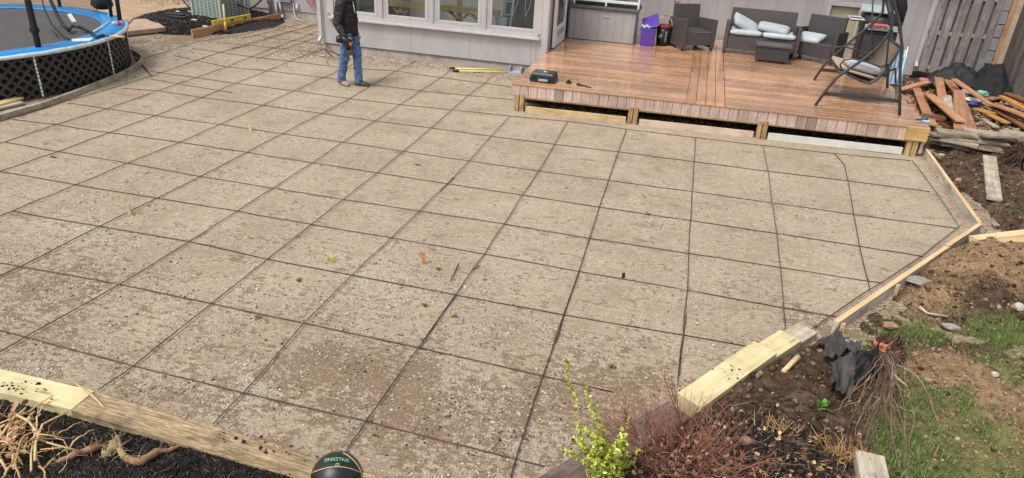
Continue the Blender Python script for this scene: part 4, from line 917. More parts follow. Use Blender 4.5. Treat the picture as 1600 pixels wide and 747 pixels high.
ring('edge_pad', 2.14, 2.52, TZ, TZ + .01, m_blue, wob=.012)
ring('pad_rim', 2.515, 2.56, TZ + .004, TZ - .02, m_pale, wob=.012, th=.03)
sk = MB()   # lattice skirt: crossing diagonal slats bent round the frame
RS = 2.50
def cyl(a, z, r): return Vector((TC.x + r * math.cos(a), TC.y + r * math.sin(a), z))
Hs = TZ - .05; step = .150 / RS
for s_, r in ((1, RS), (-1, RS + .008)):
    k = 0; a0 = -2.2
    while a0 < 2.0:
        segs = 5; P_ = []
        for i in range(segs + 1):
            t = i / segs; P_.append((a0 + s_ * t * Hs / RS, .02 + t * Hs))
        for i in range(segs):
            (a1, z1), (a2, z2) = P_[i], P_[i + 1]; hw = .027 / RS
            vs = [cyl(a1 - hw, z1, r), cyl(a1 + hw, z1, r), cyl(a2 + hw, z2, r), cyl(a2 - hw, z2, r)]; vs += [cyl(a1 - hw, z1, r - .006), cyl(a1 + hw, z1, r - .006), cyl(a2 + hw, z2, r - .006), cyl(a2 - hw, z2, r - .006)]
            sk.add(vs, [(0, 1, 2, 3), (7, 6, 5, 4), (0, 3, 7, 4), (1, 5, 6, 2)])
        a0 += step
sk.build('lattice_skirt', m_latt, tr)
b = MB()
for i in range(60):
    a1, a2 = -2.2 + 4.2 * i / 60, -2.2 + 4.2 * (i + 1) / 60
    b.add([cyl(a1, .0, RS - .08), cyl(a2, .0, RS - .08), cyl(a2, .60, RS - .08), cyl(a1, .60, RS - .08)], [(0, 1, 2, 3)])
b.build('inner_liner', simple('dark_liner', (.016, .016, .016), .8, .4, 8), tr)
for k, q in enumerate(((75, 152), (170, 118), (214, 92))):
    p = G(q[0], q[1], 0.05); a = math.atan2(p.y - TC.y, p.x - TC.x)
    b = MB()
    for i in range(11): b.box(cyl(a, .05 + i * .057, RS + .016), (.010, .026, .040 + .01 * random.random()), rz=a)
    b.build('skirt_seam', m_white, tr)
for a in np.radians([-40, -12, 27, 58, 95, 140, 185, 230, 275]):
    MB().tube([cyl(a, .02, 2.36), cyl(a, TZ - .04, 2.36)], .025, 8).build('leg', m_frame, tr, True)
# enclosure poles, one leaning, net
def pole(pts_, r=.03, foam=None):
    o = MB().tube(pts_, r, 10).build('net_pole', m_dark, tr, True); o['_w'] = tr['_w']; return o
def tz(px, py, z=TZ): return G(px, py, z)
p = tz(187, 34); q = GY(178, -30, p.y + .05); pole([p, q], .036)
p = tz(60, 76); q = GY(33, -40, p.y + .1); o = pole([p, p.lerp(q, .35), q], .034)
b = MB(); b.tube([p.lerp(q, t) for t in (.0, .12, .2, .25, .3, .6, 1)], [.036, .045, .04, .070, .048, .044, .040], 10); b.build('foam_sleeve', m_blk, o, True)
for a in np.radians([58, 95, 140, 185, 230, 275]): pole([cyl(a, TZ, 2.40), cyl(a, 2.5, 2.46)])
n_ = MB(); NN = 96; zz = [TZ + .01, 1.1, 1.6, 2.1, 2.5]
for i in range(NN + 1):
    a = 2 * math.pi * i / NN
    for k, z in enumerate(zz):
        r = 2.15 + .03 * math.sin(a * 9 + k) - .06 * math.sin(math.pi * k / 4) - (.25 if 0.1 < a < .9 else 0) * math.sin(math.pi * k / 4) * .4
        n_.v.append(tuple(cyl(a, z, r)))
for i in range(NN):
    for k in range(4): n_.f.append((i * 5 + k, i * 5 + 5 + k, i * 5 + 6 + k, i * 5 + k + 1)); n_.t.append(1)
n_.build('safety_net', m_net, tr, True)
# drooping black net straps
def sag(pxs, r, name, m, z=TZ + .02, par=tr):
    P_ = [G(x, y, z + dz) for x, y, dz in pxs]; return MB().tube(P_, r, 6).build(name, m, par, True)
sag([(65, 0, .35), (70, 18, .22), (80, 38, .12), (95, 55, .04), (108, 62, .01)], .014, 'net_strap', m_dark)
sag([(78, 0, .4), (88, 22, .2), (98, 40, .08), (107, 48, .02), (112, 41, .04), (125, 43, .04), (140, 50, .02), (152, 60, .0)], .028, 'net_strap', m_dark)
sag([(80, 46, .02), (84, 51, .01), (88, 56, .01)], .010, 'net_strap', m_dark)
tag(MB().prism([tuple(tz(x, y)[:2]) for x, y in ((104, 22), (112, 34), (119, 33), (110, 20))], TZ - .02, TZ - .008).build('paper_sheet', m_white, None, loc=tuple(tz(110, 28))), 'white rectangular sheet lying on the grey trampoline mat', 'sheet')
hm = thing('hammer', 'claw hammer with wooden handle resting on the blue trampoline edge', 'hammer', tuple(tz(180, 58)))
a_, c_ = tz(158, 56, TZ + .03), tz(194, 58, TZ + .03)
MB().tube([a_.lerp(c_, .35), c_], [.012, .02], 8).build('handle', m_handle, hm, True); MB().tube([a_, a_.lerp(c_, .38)], .011, 8).build('shank', m_iron, hm, True)
MB().box(a_, (.05, .14, .04), rz=.3).build('head', m_iron, hm, bevel=.006)
bt = thing('bottle', 'pale blue bottle with a pink red label lying on the blue trampoline pad', 'bottle', tuple(tz(183, 36)))
a_, c_ = tz(174, 38, TZ + .045), tz(193, 36, TZ + .045)
MB().tube([a_, a_.lerp(c_, .1), a_.lerp(c_, .85), a_.lerp(c_, .92), c_], [.015, .045, .045, .018, .018], 12).build('body', m_ltblue, bt, True)
MB().tube([a_.lerp(c_, .35), a_.lerp(c_, .65)], .047, 12).build('label', simple('pink_label', (.6, .12, .2), .5, .1), bt, True)
tag(MB().box(tz(178, 24, TZ + .02), (.22, .1, .03), rz=.4).build('folded_rag', simple('beige_rag', (.5, .42, .3), .8, .3, 20), None, bevel=.01, loc=tuple(tz(178, 24))), 'small beige rag lying on the far right part of the trampoline pad', 'rag')
tag(MB().tube([tz(146, 50, TZ + .02), tz(160, 42, TZ + .02), tz(172, 33, TZ + .02)], .02, 6).build('pale_strap', m_pale, None, True, loc=tuple(tz(160, 42))), 'pale strap lying between the mat and the blue pad near the bottle', 'strap')
tag(MB().prism([tuple(tz(x, y)[:2]) for x, y in ((112, 63), (146, 61), (140, 66), (112, 67))], TZ + .012, TZ + .02).build('white_pad_patch', m_white, None, loc=tuple(tz(130, 64))), 'torn white patch of worn padding on the blue trampoline edge', 'patch')
bk = thing('black_bag', 'black bag lying behind the trampoline at the far edge', 'bag', tuple(tz(163, 12)))
MB().lathe([(.12, 0), (.2, .08), (.17, .2), (.06, .26)], tz(160, 14), 14).build('bag_body', m_blk, bk, True); MB().lathe([(.06, 0), (.11, .05), (.08, .12)], tz(168, 13), 12).build('bag_end', m_dark, bk, True)

# ------------------------------------------------------------------ condenser unit
ac = thing('air_conditioner', 'sage green louvred air conditioner condenser on the black mulch', 'air conditioner', (-11.45, 12.1, .12))
ca = Vector((-11.58, 11.64)); cb_ = Vector((-10.74, 11.50)); u = (cb_ - ca).normalized(); v_ = Vector((-u.y, u.x)); Wd = (cb_ - ca).length
def acp(a, b_, z): q = ca + u * a + v_ * b_; return Vector((q.x, q.y, z))
hA = .92; Z0 = .12
b = MB(); b.box(acp(Wd / 2, Wd / 2, Z0 + hA / 2), (Wd - .10, Wd - .10, hA - .06), rz=math.atan2(u.y, u.x)); b.build('coil', m_acd, ac)
b = MB(); b.box(acp(Wd / 2, Wd / 2, Z0 + .03), (Wd, Wd, .06), rz=math.atan2(u.y, u.x)); b.build('base_pan', m_ac, ac, bevel=.01)
b = MB(); b.box(acp(Wd / 2, Wd / 2, Z0 + hA), (Wd, Wd, .06), rz=math.atan2(u.y, u.x)); b.build('top_panel', m_ac, ac, bevel=.01)
b = MB(); rz = math.atan2(u.y, u.x)
for z in np.arange(Z0 + .085, Z0 + hA - .04, .034):
    for (a1, b1, a2, b2) in ((0, 0, Wd, 0), (Wd, 0, Wd, Wd), (0, 0, 0, Wd)):
        b.beam(acp(a1, b1, z), acp(a2, b2, z), .012, .016)
b.build('louvre_grille', m_ac, ac)
b = MB()
for t in np.linspace(0, 1, 8):
    w = .055 if t in (0, 1) else .028
    for (q0) in (acp(t * Wd, -.004, 0), acp(Wd + .004, t * Wd, 0), acp(-.004, t * Wd, 0)):
        b.box((q0.x, q0.y, Z0 + hA / 2), (w, w if t in (0, 1) else .012, hA), rz=rz) if t in (0, 1) or q0 == q0 else 0
b.build('corner_posts', m_ac, ac)
b = MB(); b.tube([acp(Wd + .02, Wd * .6, Z0 + .3), acp(Wd + .3, Wd * .7, Z0 + .22), acp(Wd + .35, Wd * .9, Z0 + .3), acp(Wd + .5, Wd + .1, Z0 + .5)], .02, 8); b.build('refrigerant_line', m_dark, ac, True)
# spirit level on the board, sledgehammer
lv = thing('spirit_level', 'yellow spirit level resting on the reddish form board', 'level', (-10.25, 11.1, .17))
lp0, lp1 = Vector((-10.42, 10.72, .175)), Vector((-10.22, 11.95, .175))
lp0 = Vector((-10.345, 10.62, .175)); lp1 = Vector((-10.17, 11.78, .175))
MB().beam(lp0 + Vector((0, 0, .05)), lp1 + Vector((0, 0, .05)), .03, .09).build('body', m_yellow, lv, bevel=.004)
MB().beam(lp0 + Vector((0, 0, .100)), lp1 + Vector((0, 0, .100)), .05, .01).build('top_flange', m_yellow, lv)
for t in (.12, .5, .85):
    c_ = lp0.lerp(lp1, t) + Vector((.018, -.003, .05)); MB().beam(c_ + Vector((0, -.05, 0)), c_ + Vector((0, .05, 0)), .004, .04).build('vial_window', m_dark if t > .3 else m_pale, lv)
sg = thing('sledgehammer', 'sledgehammer with yellow handle standing upright on its head before the board', 'sledgehammer', tuple(G(353, 53, 0)))
h0 = G(353, 53, .0); top = GY(348, 7, h0.y + .04)
MB().tube([h0 + Vector((0, 0, .09)), h0.lerp(top, .5), top], [.026, .022, .018], 10).build('handle', m_handle, sg, True)
MB().tube([h0 + Vector((0, 0, .07)), h0.lerp(top, .32), h0.lerp(top, .4)], [.034, .030, .024], 10).build('grip_sleeve', m_yellow, sg, True)
MB().tube([h0 + Vector((-.11, .03, .045)), h0 + Vector((-.09, .025, .045)), h0 + Vector((.09, -.02, .045)), h0 + Vector((.11, -.03, .045))], [.03, .042, .042, .03], 8).build('head', m_iron, sg)
# plywood sheet
pq = [tuple(G(x, y, .12)[:2]) for x, y in ((190, 50), (258, 43), (237, 29), (209, 30))]
tag(MB().prism(pq, .03, .12).build('plywood_sheet', m_plyb, None, bevel=.004, loc=tuple(G(222, 38, .05))), 'muddy brown sheet with a dark edge lying between trampoline and mulch mound', 'sheet')
GPc = 'loose bits around the condenser'
def chunk(name, px, py, s, m, label, cat, group=None, f=H, dz=0.0, rz=0.0, seed=1, smooth=False, P_=None, subd=1):
    p = P_ if P_ is not None else onto(px, py, f); r_ = random.Random(seed); b = MB()
    prof = 7; rings = [(.55, -.5), (1, -.15), (.92, .3), (.5, .5)]
    vs = []
    for rr, zz in rings:
        for k in range(prof):
            a = 2 * math.pi * k / prof + r_.uniform(-.2, .2); q = rr * r_.uniform(.75, 1.15)
            x, y = q * math.cos(a) * s[0] / 2, q * math.sin(a) * s[1] / 2
            vs.append((p.x + x * math.cos(rz) - y * math.sin(rz), p.y + x * math.sin(rz) + y * math.cos(rz), p.z + dz + (zz + .3) * s[2] * r_.uniform(.85, 1.1)))
    fs = [tuple(reversed(range(prof))), tuple(range(3 * prof, 4 * prof))] + [(i * prof + k, i * prof + (k + 1) % prof, (i + 1) * prof + (k + 1) % prof, (i + 1) * prof + k) for i in range(3) for k in range(prof)]
    b.add(vs, fs); o = b.build(name, m, None, smooth, bevel=min(s) * .06, loc=tuple(p)); return tag(o, label, cat, group)
for i, (x, y, lab) in enumerate(((298, 20, 'pale plastic cap beside the lower left corner of the condenser'), (320, 43, 'white stone on the mulch just left of the spirit level'), (303, 33, 'flat pale stone on the mulch in front of the condenser'), (278, 20, 'pale stick end half buried left of the condenser'))):
    chunk('pale_stone', x, y, (.16, .08, .05), m_wrock, lab, 'stone', GPc, f=Hh, seed=i)
def tubething(name, pxz, r, m, label, cat, group=None, n=7, f=None):
    P_ = [G(x, y, z) for x, y, z in pxz]; o = MB().tube(P_, r, n).build(name, m, None, True, loc=tuple(P_[0])); return tag(o, label, cat, group)
tubething('rusty_rod', [(282, -3, .3), (293, 10, .15)], .018, m_rust, 'rusty angled bar standing left of the condenser', 'bar')
for i, (x, y) in enumerate(((265, 18), (270, 22), (262, 25), (258, 21))):
    p0 = G(x, y, .14 + .02 * i); tag(board('dark_board', p0, p0 + Vector((.5, -.12 + .04 * i, .01)), .12, .025, m_dark), ['uppermost', 'second', 'third', 'nearest'][i] + ' of the dark boards stacked on the mulch left of the condenser', 'board', 'dark boards on the mulch')
# ------------------------------------------------------------------ yellow poles and splash block
ypl = 'pair of yellow poles by the bay wall'
for i, (a_, c_) in enumerate((((706, 107, .05), (783, 109, .05)), ((712, 111, .03), (800, 113, .03)))):
    P0, P1 = G(*a_), G(*c_); t = thing('yellow_pole', ['farther of the two yellow poles lying by the bay wall', 'nearer of the two yellow poles lying by the bay wall'][i], 'pole', tuple(P0), ypl)
    MB().tube([P0, P1], .014, 8).build('shaft', m_pyellow, t, True); MB().tube([P0.lerp(P1, -.06), P0.lerp(P1, .05)], .022, 8).build('black_end', m_dark, t, True)
sb = MB(); c_ = G(808, 112, 0); sb.box((c_.x, c_.y, .02), (.26, .55, .05), rz=.05); 
for s_ in (-1, 1): sb.box((c_.x + s_ * .115, c_.y, .09), (.03, .55, .09), rz=.05)
tag(sb.build('splash_block', m_elec, None, bevel=.006, loc=tuple(c_)), 'grey splash block in the corner between bay wall and deck', 'splash block')

# ------------------------------------------------------------------ things on the deck
def P(x, y, z): return Vector((x, y, z))
cs = thing('tool_case', 'black plastic tool case lying near the left front corner of the deck', 'tool case', (-2.40, 8.02, DZ))
b = MB(); b.box((-2.40, 8.05, DZ + .045), (.40, .32, .085), rz=-.03); b.build('case_base', m_dark, cs, bevel=.018)
b = MB(); b.box((-2.40, 8.05, DZ + .118), (.39, .31, .055), rz=-.03, taper=.90); lid = b.build('case_lid', simple('slate_plastic', (.035, .04, .05), .3, .2, 6), cs, bevel=.014)
MB().box((-2.38, 8.04, DZ + .150), (.05, .03, .006)).build('badge', m_white, lid)
MB().box((-2.38, 7.883, DZ + .045), (.15, .012, .035)).build('front_label', m_elec, cs, bevel=.003)
for s_ in (-1, 1): MB().box((-2.40 + .13 * s_, 7.885, DZ + .085), (.04, .018, .05)).build('latch', m_blk, cs, bevel=.003)
sm = thing('small_clamp', 'small black clamp on the deck to the right of the tool case', 'clamp', tuple(G(888, 131, DZ)))
p = G(888, 131, DZ); MB().box((p.x, p.y, DZ + .02), (.09, .03, .035)).build('body', m_dark, sm, bevel=.005); MB().box((p.x, p.y, DZ + .045), (.04, .05, .03)).build('head', m_dark, sm, bevel=.005)
pb = thing('pry_bar', 'short black bar on the deck near its front edge', 'bar', tuple(G(912, 134, DZ)))
a_, c_ = G(903, 132, DZ + .018), G(923, 137, DZ + .014); MB().tube([a_, a_.lerp(c_, .2), c_], [.018, .013, .008], 8).build('bar', m_dark, pb, True); MB().box(a_, (.05, .05, .03)).build('head', m_dark, pb, bevel=.006)
# storage box
sx = thing('deck_box', 'grey plank style resin deck box with dark lid beside the glazed door', 'storage box', (-2.05, 12.2, DZ))
MB().box((-2.055, 12.24, DZ + .315), (1.37, .68, .61)).build('box_body', m_grayplas, sx, bevel=.008)
MB().box((-2.055, 12.24, DZ + .655), (1.45, .76, .06)).build('lid', m_dkgray, sx, bevel=.015)
MB().box((-1.97, 11.892, DZ + .50), (.12, .012, .035)).build('latch_plate', m_elec, sx, bevel=.003)
for x in (-2.745, -1.365): MB().box((x, 11.89, DZ + .31), (.03, .03, .62)).build('corner_trim', m_dkgray, sx, bevel=.004)
wc = thing('glazed_case', 'white framed glazed case standing on the lid of the grey deck box', 'case', (-2.03, 12.25, DZ + .69))
zc = DZ + .69; b = MB(); x0, x1, y0, y1 = -2.68, -1.36, 12.0, 12.5
for (x, y) in ((x0, y0), (x1, y0), (x0, y1), (x1, y1), ((x0 + x1) / 2, y0)): b.box((x, y, zc + .30), (.035, .035, .60))
for z in (zc + .10, zc + .58):
    for y in (y0, y1): b.box(((x0 + x1) / 2, y, z), (x1 - x0 - .036, .034, .05))
    for x in (x0, x1): b.box((x, (y0 + y1) / 2, z), (.034, y1 - y0 - .036, .05))
b.build('frame', m_white, wc, bevel=.004)
MB().box(((x0 + x1) / 2, (y0 + y1) / 2, zc + .10), (x1 - x0 - .05, y1 - y0 - .05, .012)).build('shelf', m_white, wc)
for s_ in (0, 1): MB().box((x0 + .33 + s_ * .66, y0 + .004, zc + .34), (.60, .006, .42)).build('pane', m_clear, wc)
for i, (x, c) in enumerate(((-2.2, (.12, .12, .12)), (-1.75, (.3, .25, .18)))): MB().box((x, 12.28, zc + .19), (.3, .2, .15)).build('stored_item', simple('stored_%d' % i, c, .6, .3), wc, bevel=.02)
MB().box((-1.98, 12.25, zc + .62), (1.36, .54, .02)).build('top', m_white, wc, bevel=.004)
# purple bin with tilted lid
pbn = thing('purple_bin', 'purple storage bin with its lid askew, beside the grey deck box', 'bin', (-1.10, 12.0, DZ))
bx, by = -1.10, 12.05
b = MB(); b.v = []; b.add([(bx - .125, by - .17, DZ), (bx + .125, by - .17, DZ), (bx + .125, by + .17, DZ), (bx - .125, by + .17, DZ), (bx - .15, by - .2, DZ + .34), (bx + .15, by - .2, DZ + .34), (bx + .15, by + .2, DZ + .34), (bx - .15, by + .2, DZ + .34), (bx - .14, by - .19, DZ + .34), (bx + .14, by - .19, DZ + .34), (bx + .14, by + .19, DZ + .34), (bx - .14, by + .19, DZ + .34), (bx - .115, by - .16, DZ + .02), (bx + .115, by - .16, DZ + .02), (bx + .115, by + .16, DZ + .02), (bx - .115, by + .16, DZ + .02)],
      [(3, 2, 1, 0), (0, 1, 5, 4), (1, 2, 6, 5), (2, 3, 7, 6), (3, 0, 4, 7), (4, 5, 9, 8), (5, 6, 10, 9), (6, 7, 11, 10), (7, 4, 8, 11), (8, 9, 13, 12), (9, 10, 14, 13), (10, 11, 15, 14), (11, 8, 12, 15), (12, 13, 14, 15)])
b.build('tub', m_purple, pbn, bevel=.006)
b = MB(); b.box((bx, by - .19, DZ + .34), (.33, .03, .03)); b.build('rim', m_purple, pbn, bevel=.005)
b = MB(); b.box((bx + .02, by + .02, DZ + .45), (.34, .40, .03), m=Matrix.Rotation(-.45, 3, 'Y') @ Matrix.Rotation(.5, 3, 'X')); b.build('lid', m_purple, pbn, bevel=.012)
bagw = MB()
for i in range(14): bagw.lathe([(.01, -.02), (.035, 0), (.02, .03)], (bx - .12 + .25 * random.random(), by - .16 + .12 * random.random(), DZ + .36 + .03 * random.random()), 6)
tag(bagw.build('crumpled_bags', m_ltblue, None, False, loc=(bx, by, DZ + .3)), 'crumpled pale blue plastic bags spilling from the purple bin', 'bags')
# bucket
bu = thing('bucket', 'black bucket with red rim and white markings beside the purple bin', 'bucket', (-.80, 12.22, DZ)); c_ = (-.80, 12.22, DZ)
MB().lathe([(.125, 0), (.15, .37), (.14, .37), (.118, .02)], c_, 28).build('pail', m_dark, bu, True)
b = MB(); b.lathe([(.150, .355), (.160, .36), (.160, .40), (.145, .405), (.14, .37)], c_, 28); b.build('rim', simple('maroon_rim', (.22, .03, .035), .4, .2), bu, True)
MB().lathe([(.145, .36), (.146, .375)], c_, 28).build('lid', simple('dark_red_lid', (.16, .02, .025), .4, .2), bu)
MB().tube([(c_[0] + .15 * math.cos(a), c_[1], c_[2] + .38 + .2 * math.sin(a)) for a in np.linspace(0, math.pi, 16)], .005, 6).build('handle', m_white, bu, True)
MB().tube([(c_[0] + .05 * math.cos(a), c_[1], c_[2] + .575 + .012 * math.sin(a)) for a in np.linspace(.3, 2.8, 6)], .011, 6).build('grip', m_red, bu, True)
def curve_text(txt, size, name, m, M4, ext=.0005, bend=None, parent=None):
    cu = bpy.data.curves.new(name, 'FONT'); cu.body = txt; cu.size = size; cu.align_x = 'CENTER'; cu.align_y = 'CENTER'; cu.extrude = ext; cu.offset = size * .006
    o = bpy.data.objects.new('tmp', cu); COL.objects.link(o); bpy.context.view_layer.update()
    me = bpy.data.meshes.new_from_object(o.evaluated_get(bpy.context.evaluated_depsgraph_get())); COL.objects.unlink(o); bpy.data.objects.remove(o)
    if bend:
        for v in me.vertices: v.co = bend(v.co)
    else: me.transform(M4)
    if parent is not None: me.transform(Matrix.Translation(-Vector(parent['_w'])))
    me.materials.clear(); me.materials.append(m); me.name = name
    q = bpy.data.objects.new(name, me); COL.objects.link(q)
    if parent is not None: q.parent = parent
    return q
def on_cyl(cx, cy, cz, r, ang, rot):
    def f(co):
        x, y = (co.x, co.y) if not rot else (-co.y, co.x)
        a = ang + x / r; return Vector((cx + (r + .001 + co.z) * math.sin(a), cy - (r + .001 + co.z) * math.cos(a), cz + y))
    return f
MB().tube([(c_[0] + .141 * math.sin(-.35 + .20 * math.cos(a)), c_[1] - .143 * math.cos(-.35 + .20 * math.cos(a)), DZ + .20 + .028 * math.sin(a) + .01 * math.cos(a)) for a in np.linspace(0, 2 * math.pi, 20)], .006, 6, cap=False).build('logo', m_white, bu, True)
b = MB()      # the lettering on the bucket is too worn to read: a column of small pale marks
for i in range(6):
    a = .45; r_b = .1275 + .025 * (.10 + .036 * i) / .37; b.box((c_[0] + r_b * math.sin(a), c_[1] - r_b * math.cos(a), DZ + .10 + .036 * i), (.034, .004, .018 + .008 * (i % 2)), rz=a)
b.build('side_marking', m_elec, bu)
# shovel leaning on the wall
sh = thing('shovel', 'shovel with wooden shaft and red D handle leaning behind the black bucket', 'shovel', (-.62, 12.9, DZ))
a_ = P(-.58, 12.35, DZ + .02); tp = GY(1057, 6, 12.75); a_ = GY(1050, 62, 12.5)
MB().tube([a_, tp], .015, 8).build('shaft', m_handle, sh, True)
MB().box(a_ + P(0, 0, -.05), (.2, .02, .22), m=Matrix.Rotation(-.1, 3, 'X')).build('blade', m_iron, sh, bevel=.006)
MB().tube([tp + P(0, 0, -.10), tp], .02, 8).build('socket', m_red, sh, True)
MB().tube([tp + P(-.0, 0, -.01), tp + P(-.05, 0, .05), tp + P(-.055, 0, .12), tp + P(.055, 0, .12), tp + P(.05, 0, .05), tp], .012, 8).build('handle', m_red, sh, True)
# wicker furniture
def armchair(w, name, label, wm, loc, rz, cat, grp):
    t = thing(name, label, cat, (0, 0, 0), grp); D = .72; A = .07
    for s_ in (-1, 1):
        b = MB(); x = s_ * (w / 2 - A / 2); b.prism([(x - A / 2, 0), (x + A / 2, 0), (x + A / 2, D), (x - A / 2, D)], .05, .56)
        o = b.build('arm', wm, t, bevel=.012)
        for vv in o.data.vertices:
            if vv.co.z > .3 and vv.co.y < .3: vv.co.z += .05
    MB().box((0, .30, .235), (w - 2 * A - .004, .56, .26)).build('seat', wm, t, bevel=.012)
    b = MB(); b.box((0, .66, .46), (w - 2 * A - .004, .07, .72), m=Matrix.Rotation(-.10, 3, 'X')); b.build('backrest', wm, t, bevel=.012)
    for s_ in (-1, 1):
        for y in (.04, D - .04): MB().box((s_ * (w / 2 - .035), y, .025), (.045, .045, .05)).build('foot', m_frame, t)
    t.location = loc; t.rotation_euler = (0, 0, rz); t['_w'] = (0, 0, 0); return t
armchair(.72, 'wicker_armchair', 'empty grey wicker armchair without cushion beside the bucket', m_wick, (-.07, 11.93, DZ), .52, 'armchair', 'wicker seating on the deck')
armchair(1.42, 'wicker_sofa', 'grey wicker two seat sofa with pale cushions against the rear wall', m_wick, (1.12, 11.98, DZ), -.02, 'sofa', 'wicker seating on the deck')
armchair(.86, 'wicker_armchair', 'dark wicker armchair with a pale cushion in front of the rear window', m_wickb, (2.08, 11.98, DZ), -.42, 'armchair', 'wicker seating on the deck')
def cushion(name, c, d, rot, m, label, cat='cushion', group='pale seat cushions', puff=.5, n=10, seed=0):
    b = MB(); V_ = []; idx = {}
    def H_(u_, w_): return (1 - abs(u_) ** 3.2) ** .45 * (1 - abs(w_) ** 3.2) ** .45 * .55 + .45
    for sgn in (1, -1):
        for i in range(n + 1):
            for j in range(n + 1):
                u_, w_ = i / n * 2 - 1, j / n * 2 - 1; h = H_(min(max(u_, -.985), .985), min(max(w_, -.985), .985))
                h *= 1 + .12 * (float(vn(u_ * 2 + seed, w_ * 2, 5)) - .5)
                cr = 1 - .06 * (u_ * u_ * w_ * w_)
                idx[sgn, i, j] = len(V_); V_.append(Vector((u_ * d[0] / 2 * cr, w_ * d[1] / 2 * cr, sgn * h * d[2] / 2)))
    F_ = []
    for i in range(n):
        for j in range(n):
            F_.append((idx[1, i, j], idx[1, i + 1, j], idx[1, i + 1, j + 1], idx[1, i, j + 1])); F_.append((idx[-1, i, j + 1], idx[-1, i + 1, j + 1], idx[-1, i + 1, j], idx[-1, i, j]))
    for i in range(n):
        for (a_, b_) in (((i, 0), (i + 1, 0)), ((i + 1, n), (i, n)), ((0, i + 1), (0, i)), ((n, i), (n, i + 1))):
            F_.append((idx[-1, *a_], idx[-1, *b_], idx[1, *b_], idx[1, *a_]))
    M_ = rot.to_3x3() if hasattr(rot, 'to_3x3') else rot
    b.add([M_ @ v + Vector(c) for v in V_], F_); o = b.build(name, m, None, True, loc=tuple(c)); return tag(o, label, cat, group)
RX = lambda a: Matrix.Rotation(a, 3, 'X'); RY = lambda a: Matrix.Rotation(a, 3, 'Y'); RZ = lambda a: Matrix.Rotation(a, 3, 'Z')
cushion('seat_cushion', (.80, 12.27, DZ + .42), (.63, .58, .11), RZ(0), m_cush, 'left pale seat cushion on the wicker sofa')
cushion('seat_cushion', (1.44, 12.25, DZ + .415), (.63, .58, .11), RZ(-.02), m_cush, 'right pale seat cushion on the wicker sofa')
cushion('back_cushion', (.80, 12.33, DZ + .55), (.56, .44, .13), RZ(.2) @ RY(.42) @ RX(.35), m_cush2, 'pale back cushion slumped against the left arm of the sofa', seed=3)
cushion('back_cushion', (1.33, 12.30, DZ + .53), (.60, .44, .13), RZ(-.15) @ RY(.1) @ RX(.1), m_cush2, 'pale back cushion lying flat across the middle of the sofa', seed=5)
cushion('seat_cushion', (2.02, 12.30, DZ + .42), (.56, .54, .12), RZ(-.42) @ RX(.1), m_cush, 'single pale cushion on the dark wicker armchair', seed=8)
tb = thing('wicker_table', 'low dark wicker table standing in front of the sofa', 'table', (1.33, 11.66, DZ), 'wicker seating on the deck')
MB().box((1.335, 11.68, DZ + .165), (.60, .42, .26), rz=-.03).build('body', m_wickb, tb, bevel=.01); MB().box((1.335, 11.68, DZ + .31), (.66, .48, .035), rz=-.03).build('tabletop', m_wick, tb, bevel=.008)
for sx_ in (-1, 1):
    for sy_ in (-1, 1): MB().box((1.335 + .27 * sx_, 11.68 + .18 * sy_, DZ + .02), (.04, .04, .04)).build('foot', m_frame, tb)

# grill
gr_ = thing('gas_grill', 'black gas grill with side shelf behind the hanging swing', 'grill', (3.2, 12.3, DZ))
MB().box((3.24, 12.35, DZ + .38), (.62, .45, .56)).build('cart', m_dark, gr_, bevel=.015)
MB().box((3.24, 12.118, DZ + .38), (.54, .012, .44)).build('cart_door', m_frame, gr_, bevel=.006)
MB().box((3.24, 12.35, DZ + .74), (.66, .48, .14)).build('firebox', m_dark, gr_, bevel=.02)
MB().box((3.24, 12.10, DZ + .74), (.60, .03, .10)).build('control_panel', m_elec, gr_, bevel=.006)
for k in range(3): MB().tube([(3.06 + .18 * k, 12.08, DZ + .74), (3.06 + .18 * k, 12.05, DZ + .74)], .02, 10).build('knob', m_white, gr_, True)
b = MB()
for i in range(9):
    a = math.pi * i / 8; b.v += [(2.92, 12.36 - .23 * math.cos(a), DZ + .82 + .17 * math.sin(a)), (3.56, 12.36 - .23 * math.cos(a), DZ + .82 + .17 * math.sin(a))]
for i in range(8): b.f.append((2 * i, 2 * i + 1, 2 * i + 3, 2 * i + 2)); b.t.append(1)
b.f += [tuple(range(0, 18, 2)), tuple(range(17, 0, -2))]; b.t += [1, 1]
b.build('lid', m_dark, gr_, True)
b = MB(); b.box((2.80, 12.3, DZ + .84), (.26, .40, .03)); b.build('side_shelf', m_dkgray, gr_, bevel=.006)
b = MB()
for z in (.86,): b.tube([(2.66, 12.1, DZ + z), (2.66, 12.5, DZ + z), (2.90, 12.5, DZ + z), (2.90, 12.1, DZ + z), (2.66, 12.1, DZ + z)], .013, 6, cap=False)
b.build('shelf_rail', m_white, gr_, True)
for x in (2.96, 3.52):
    for y in (12.16, 12.54): MB().box((x, y, DZ + .05), (.04, .04, .12)).build('leg', m_frame, gr_)
ob_ = tag(MB().box((3.16, 12.06, DZ + .80), (.34, .12, .035), rz=-.06).build('red_package', simple('red_pink_pack', (.6, .13, .13), .4, .35, 30), None, bevel=.008, loc=(3.16, 12.06, DZ + .8)), 'shiny red package lying on the front of the grill', 'package')
tag(MB().box((3.12, 12.32, DZ + 1.05), (.55, .34, .02), m=RZ(-.15) @ RX(.25)).build('glass_sheet', simple('greenish_sheet', (.36, .44, .42), .15, .1), None, loc=(3.12, 12.3, DZ + 1.0)), 'pale greenish sheet lying on top of the grill lid', 'sheet')
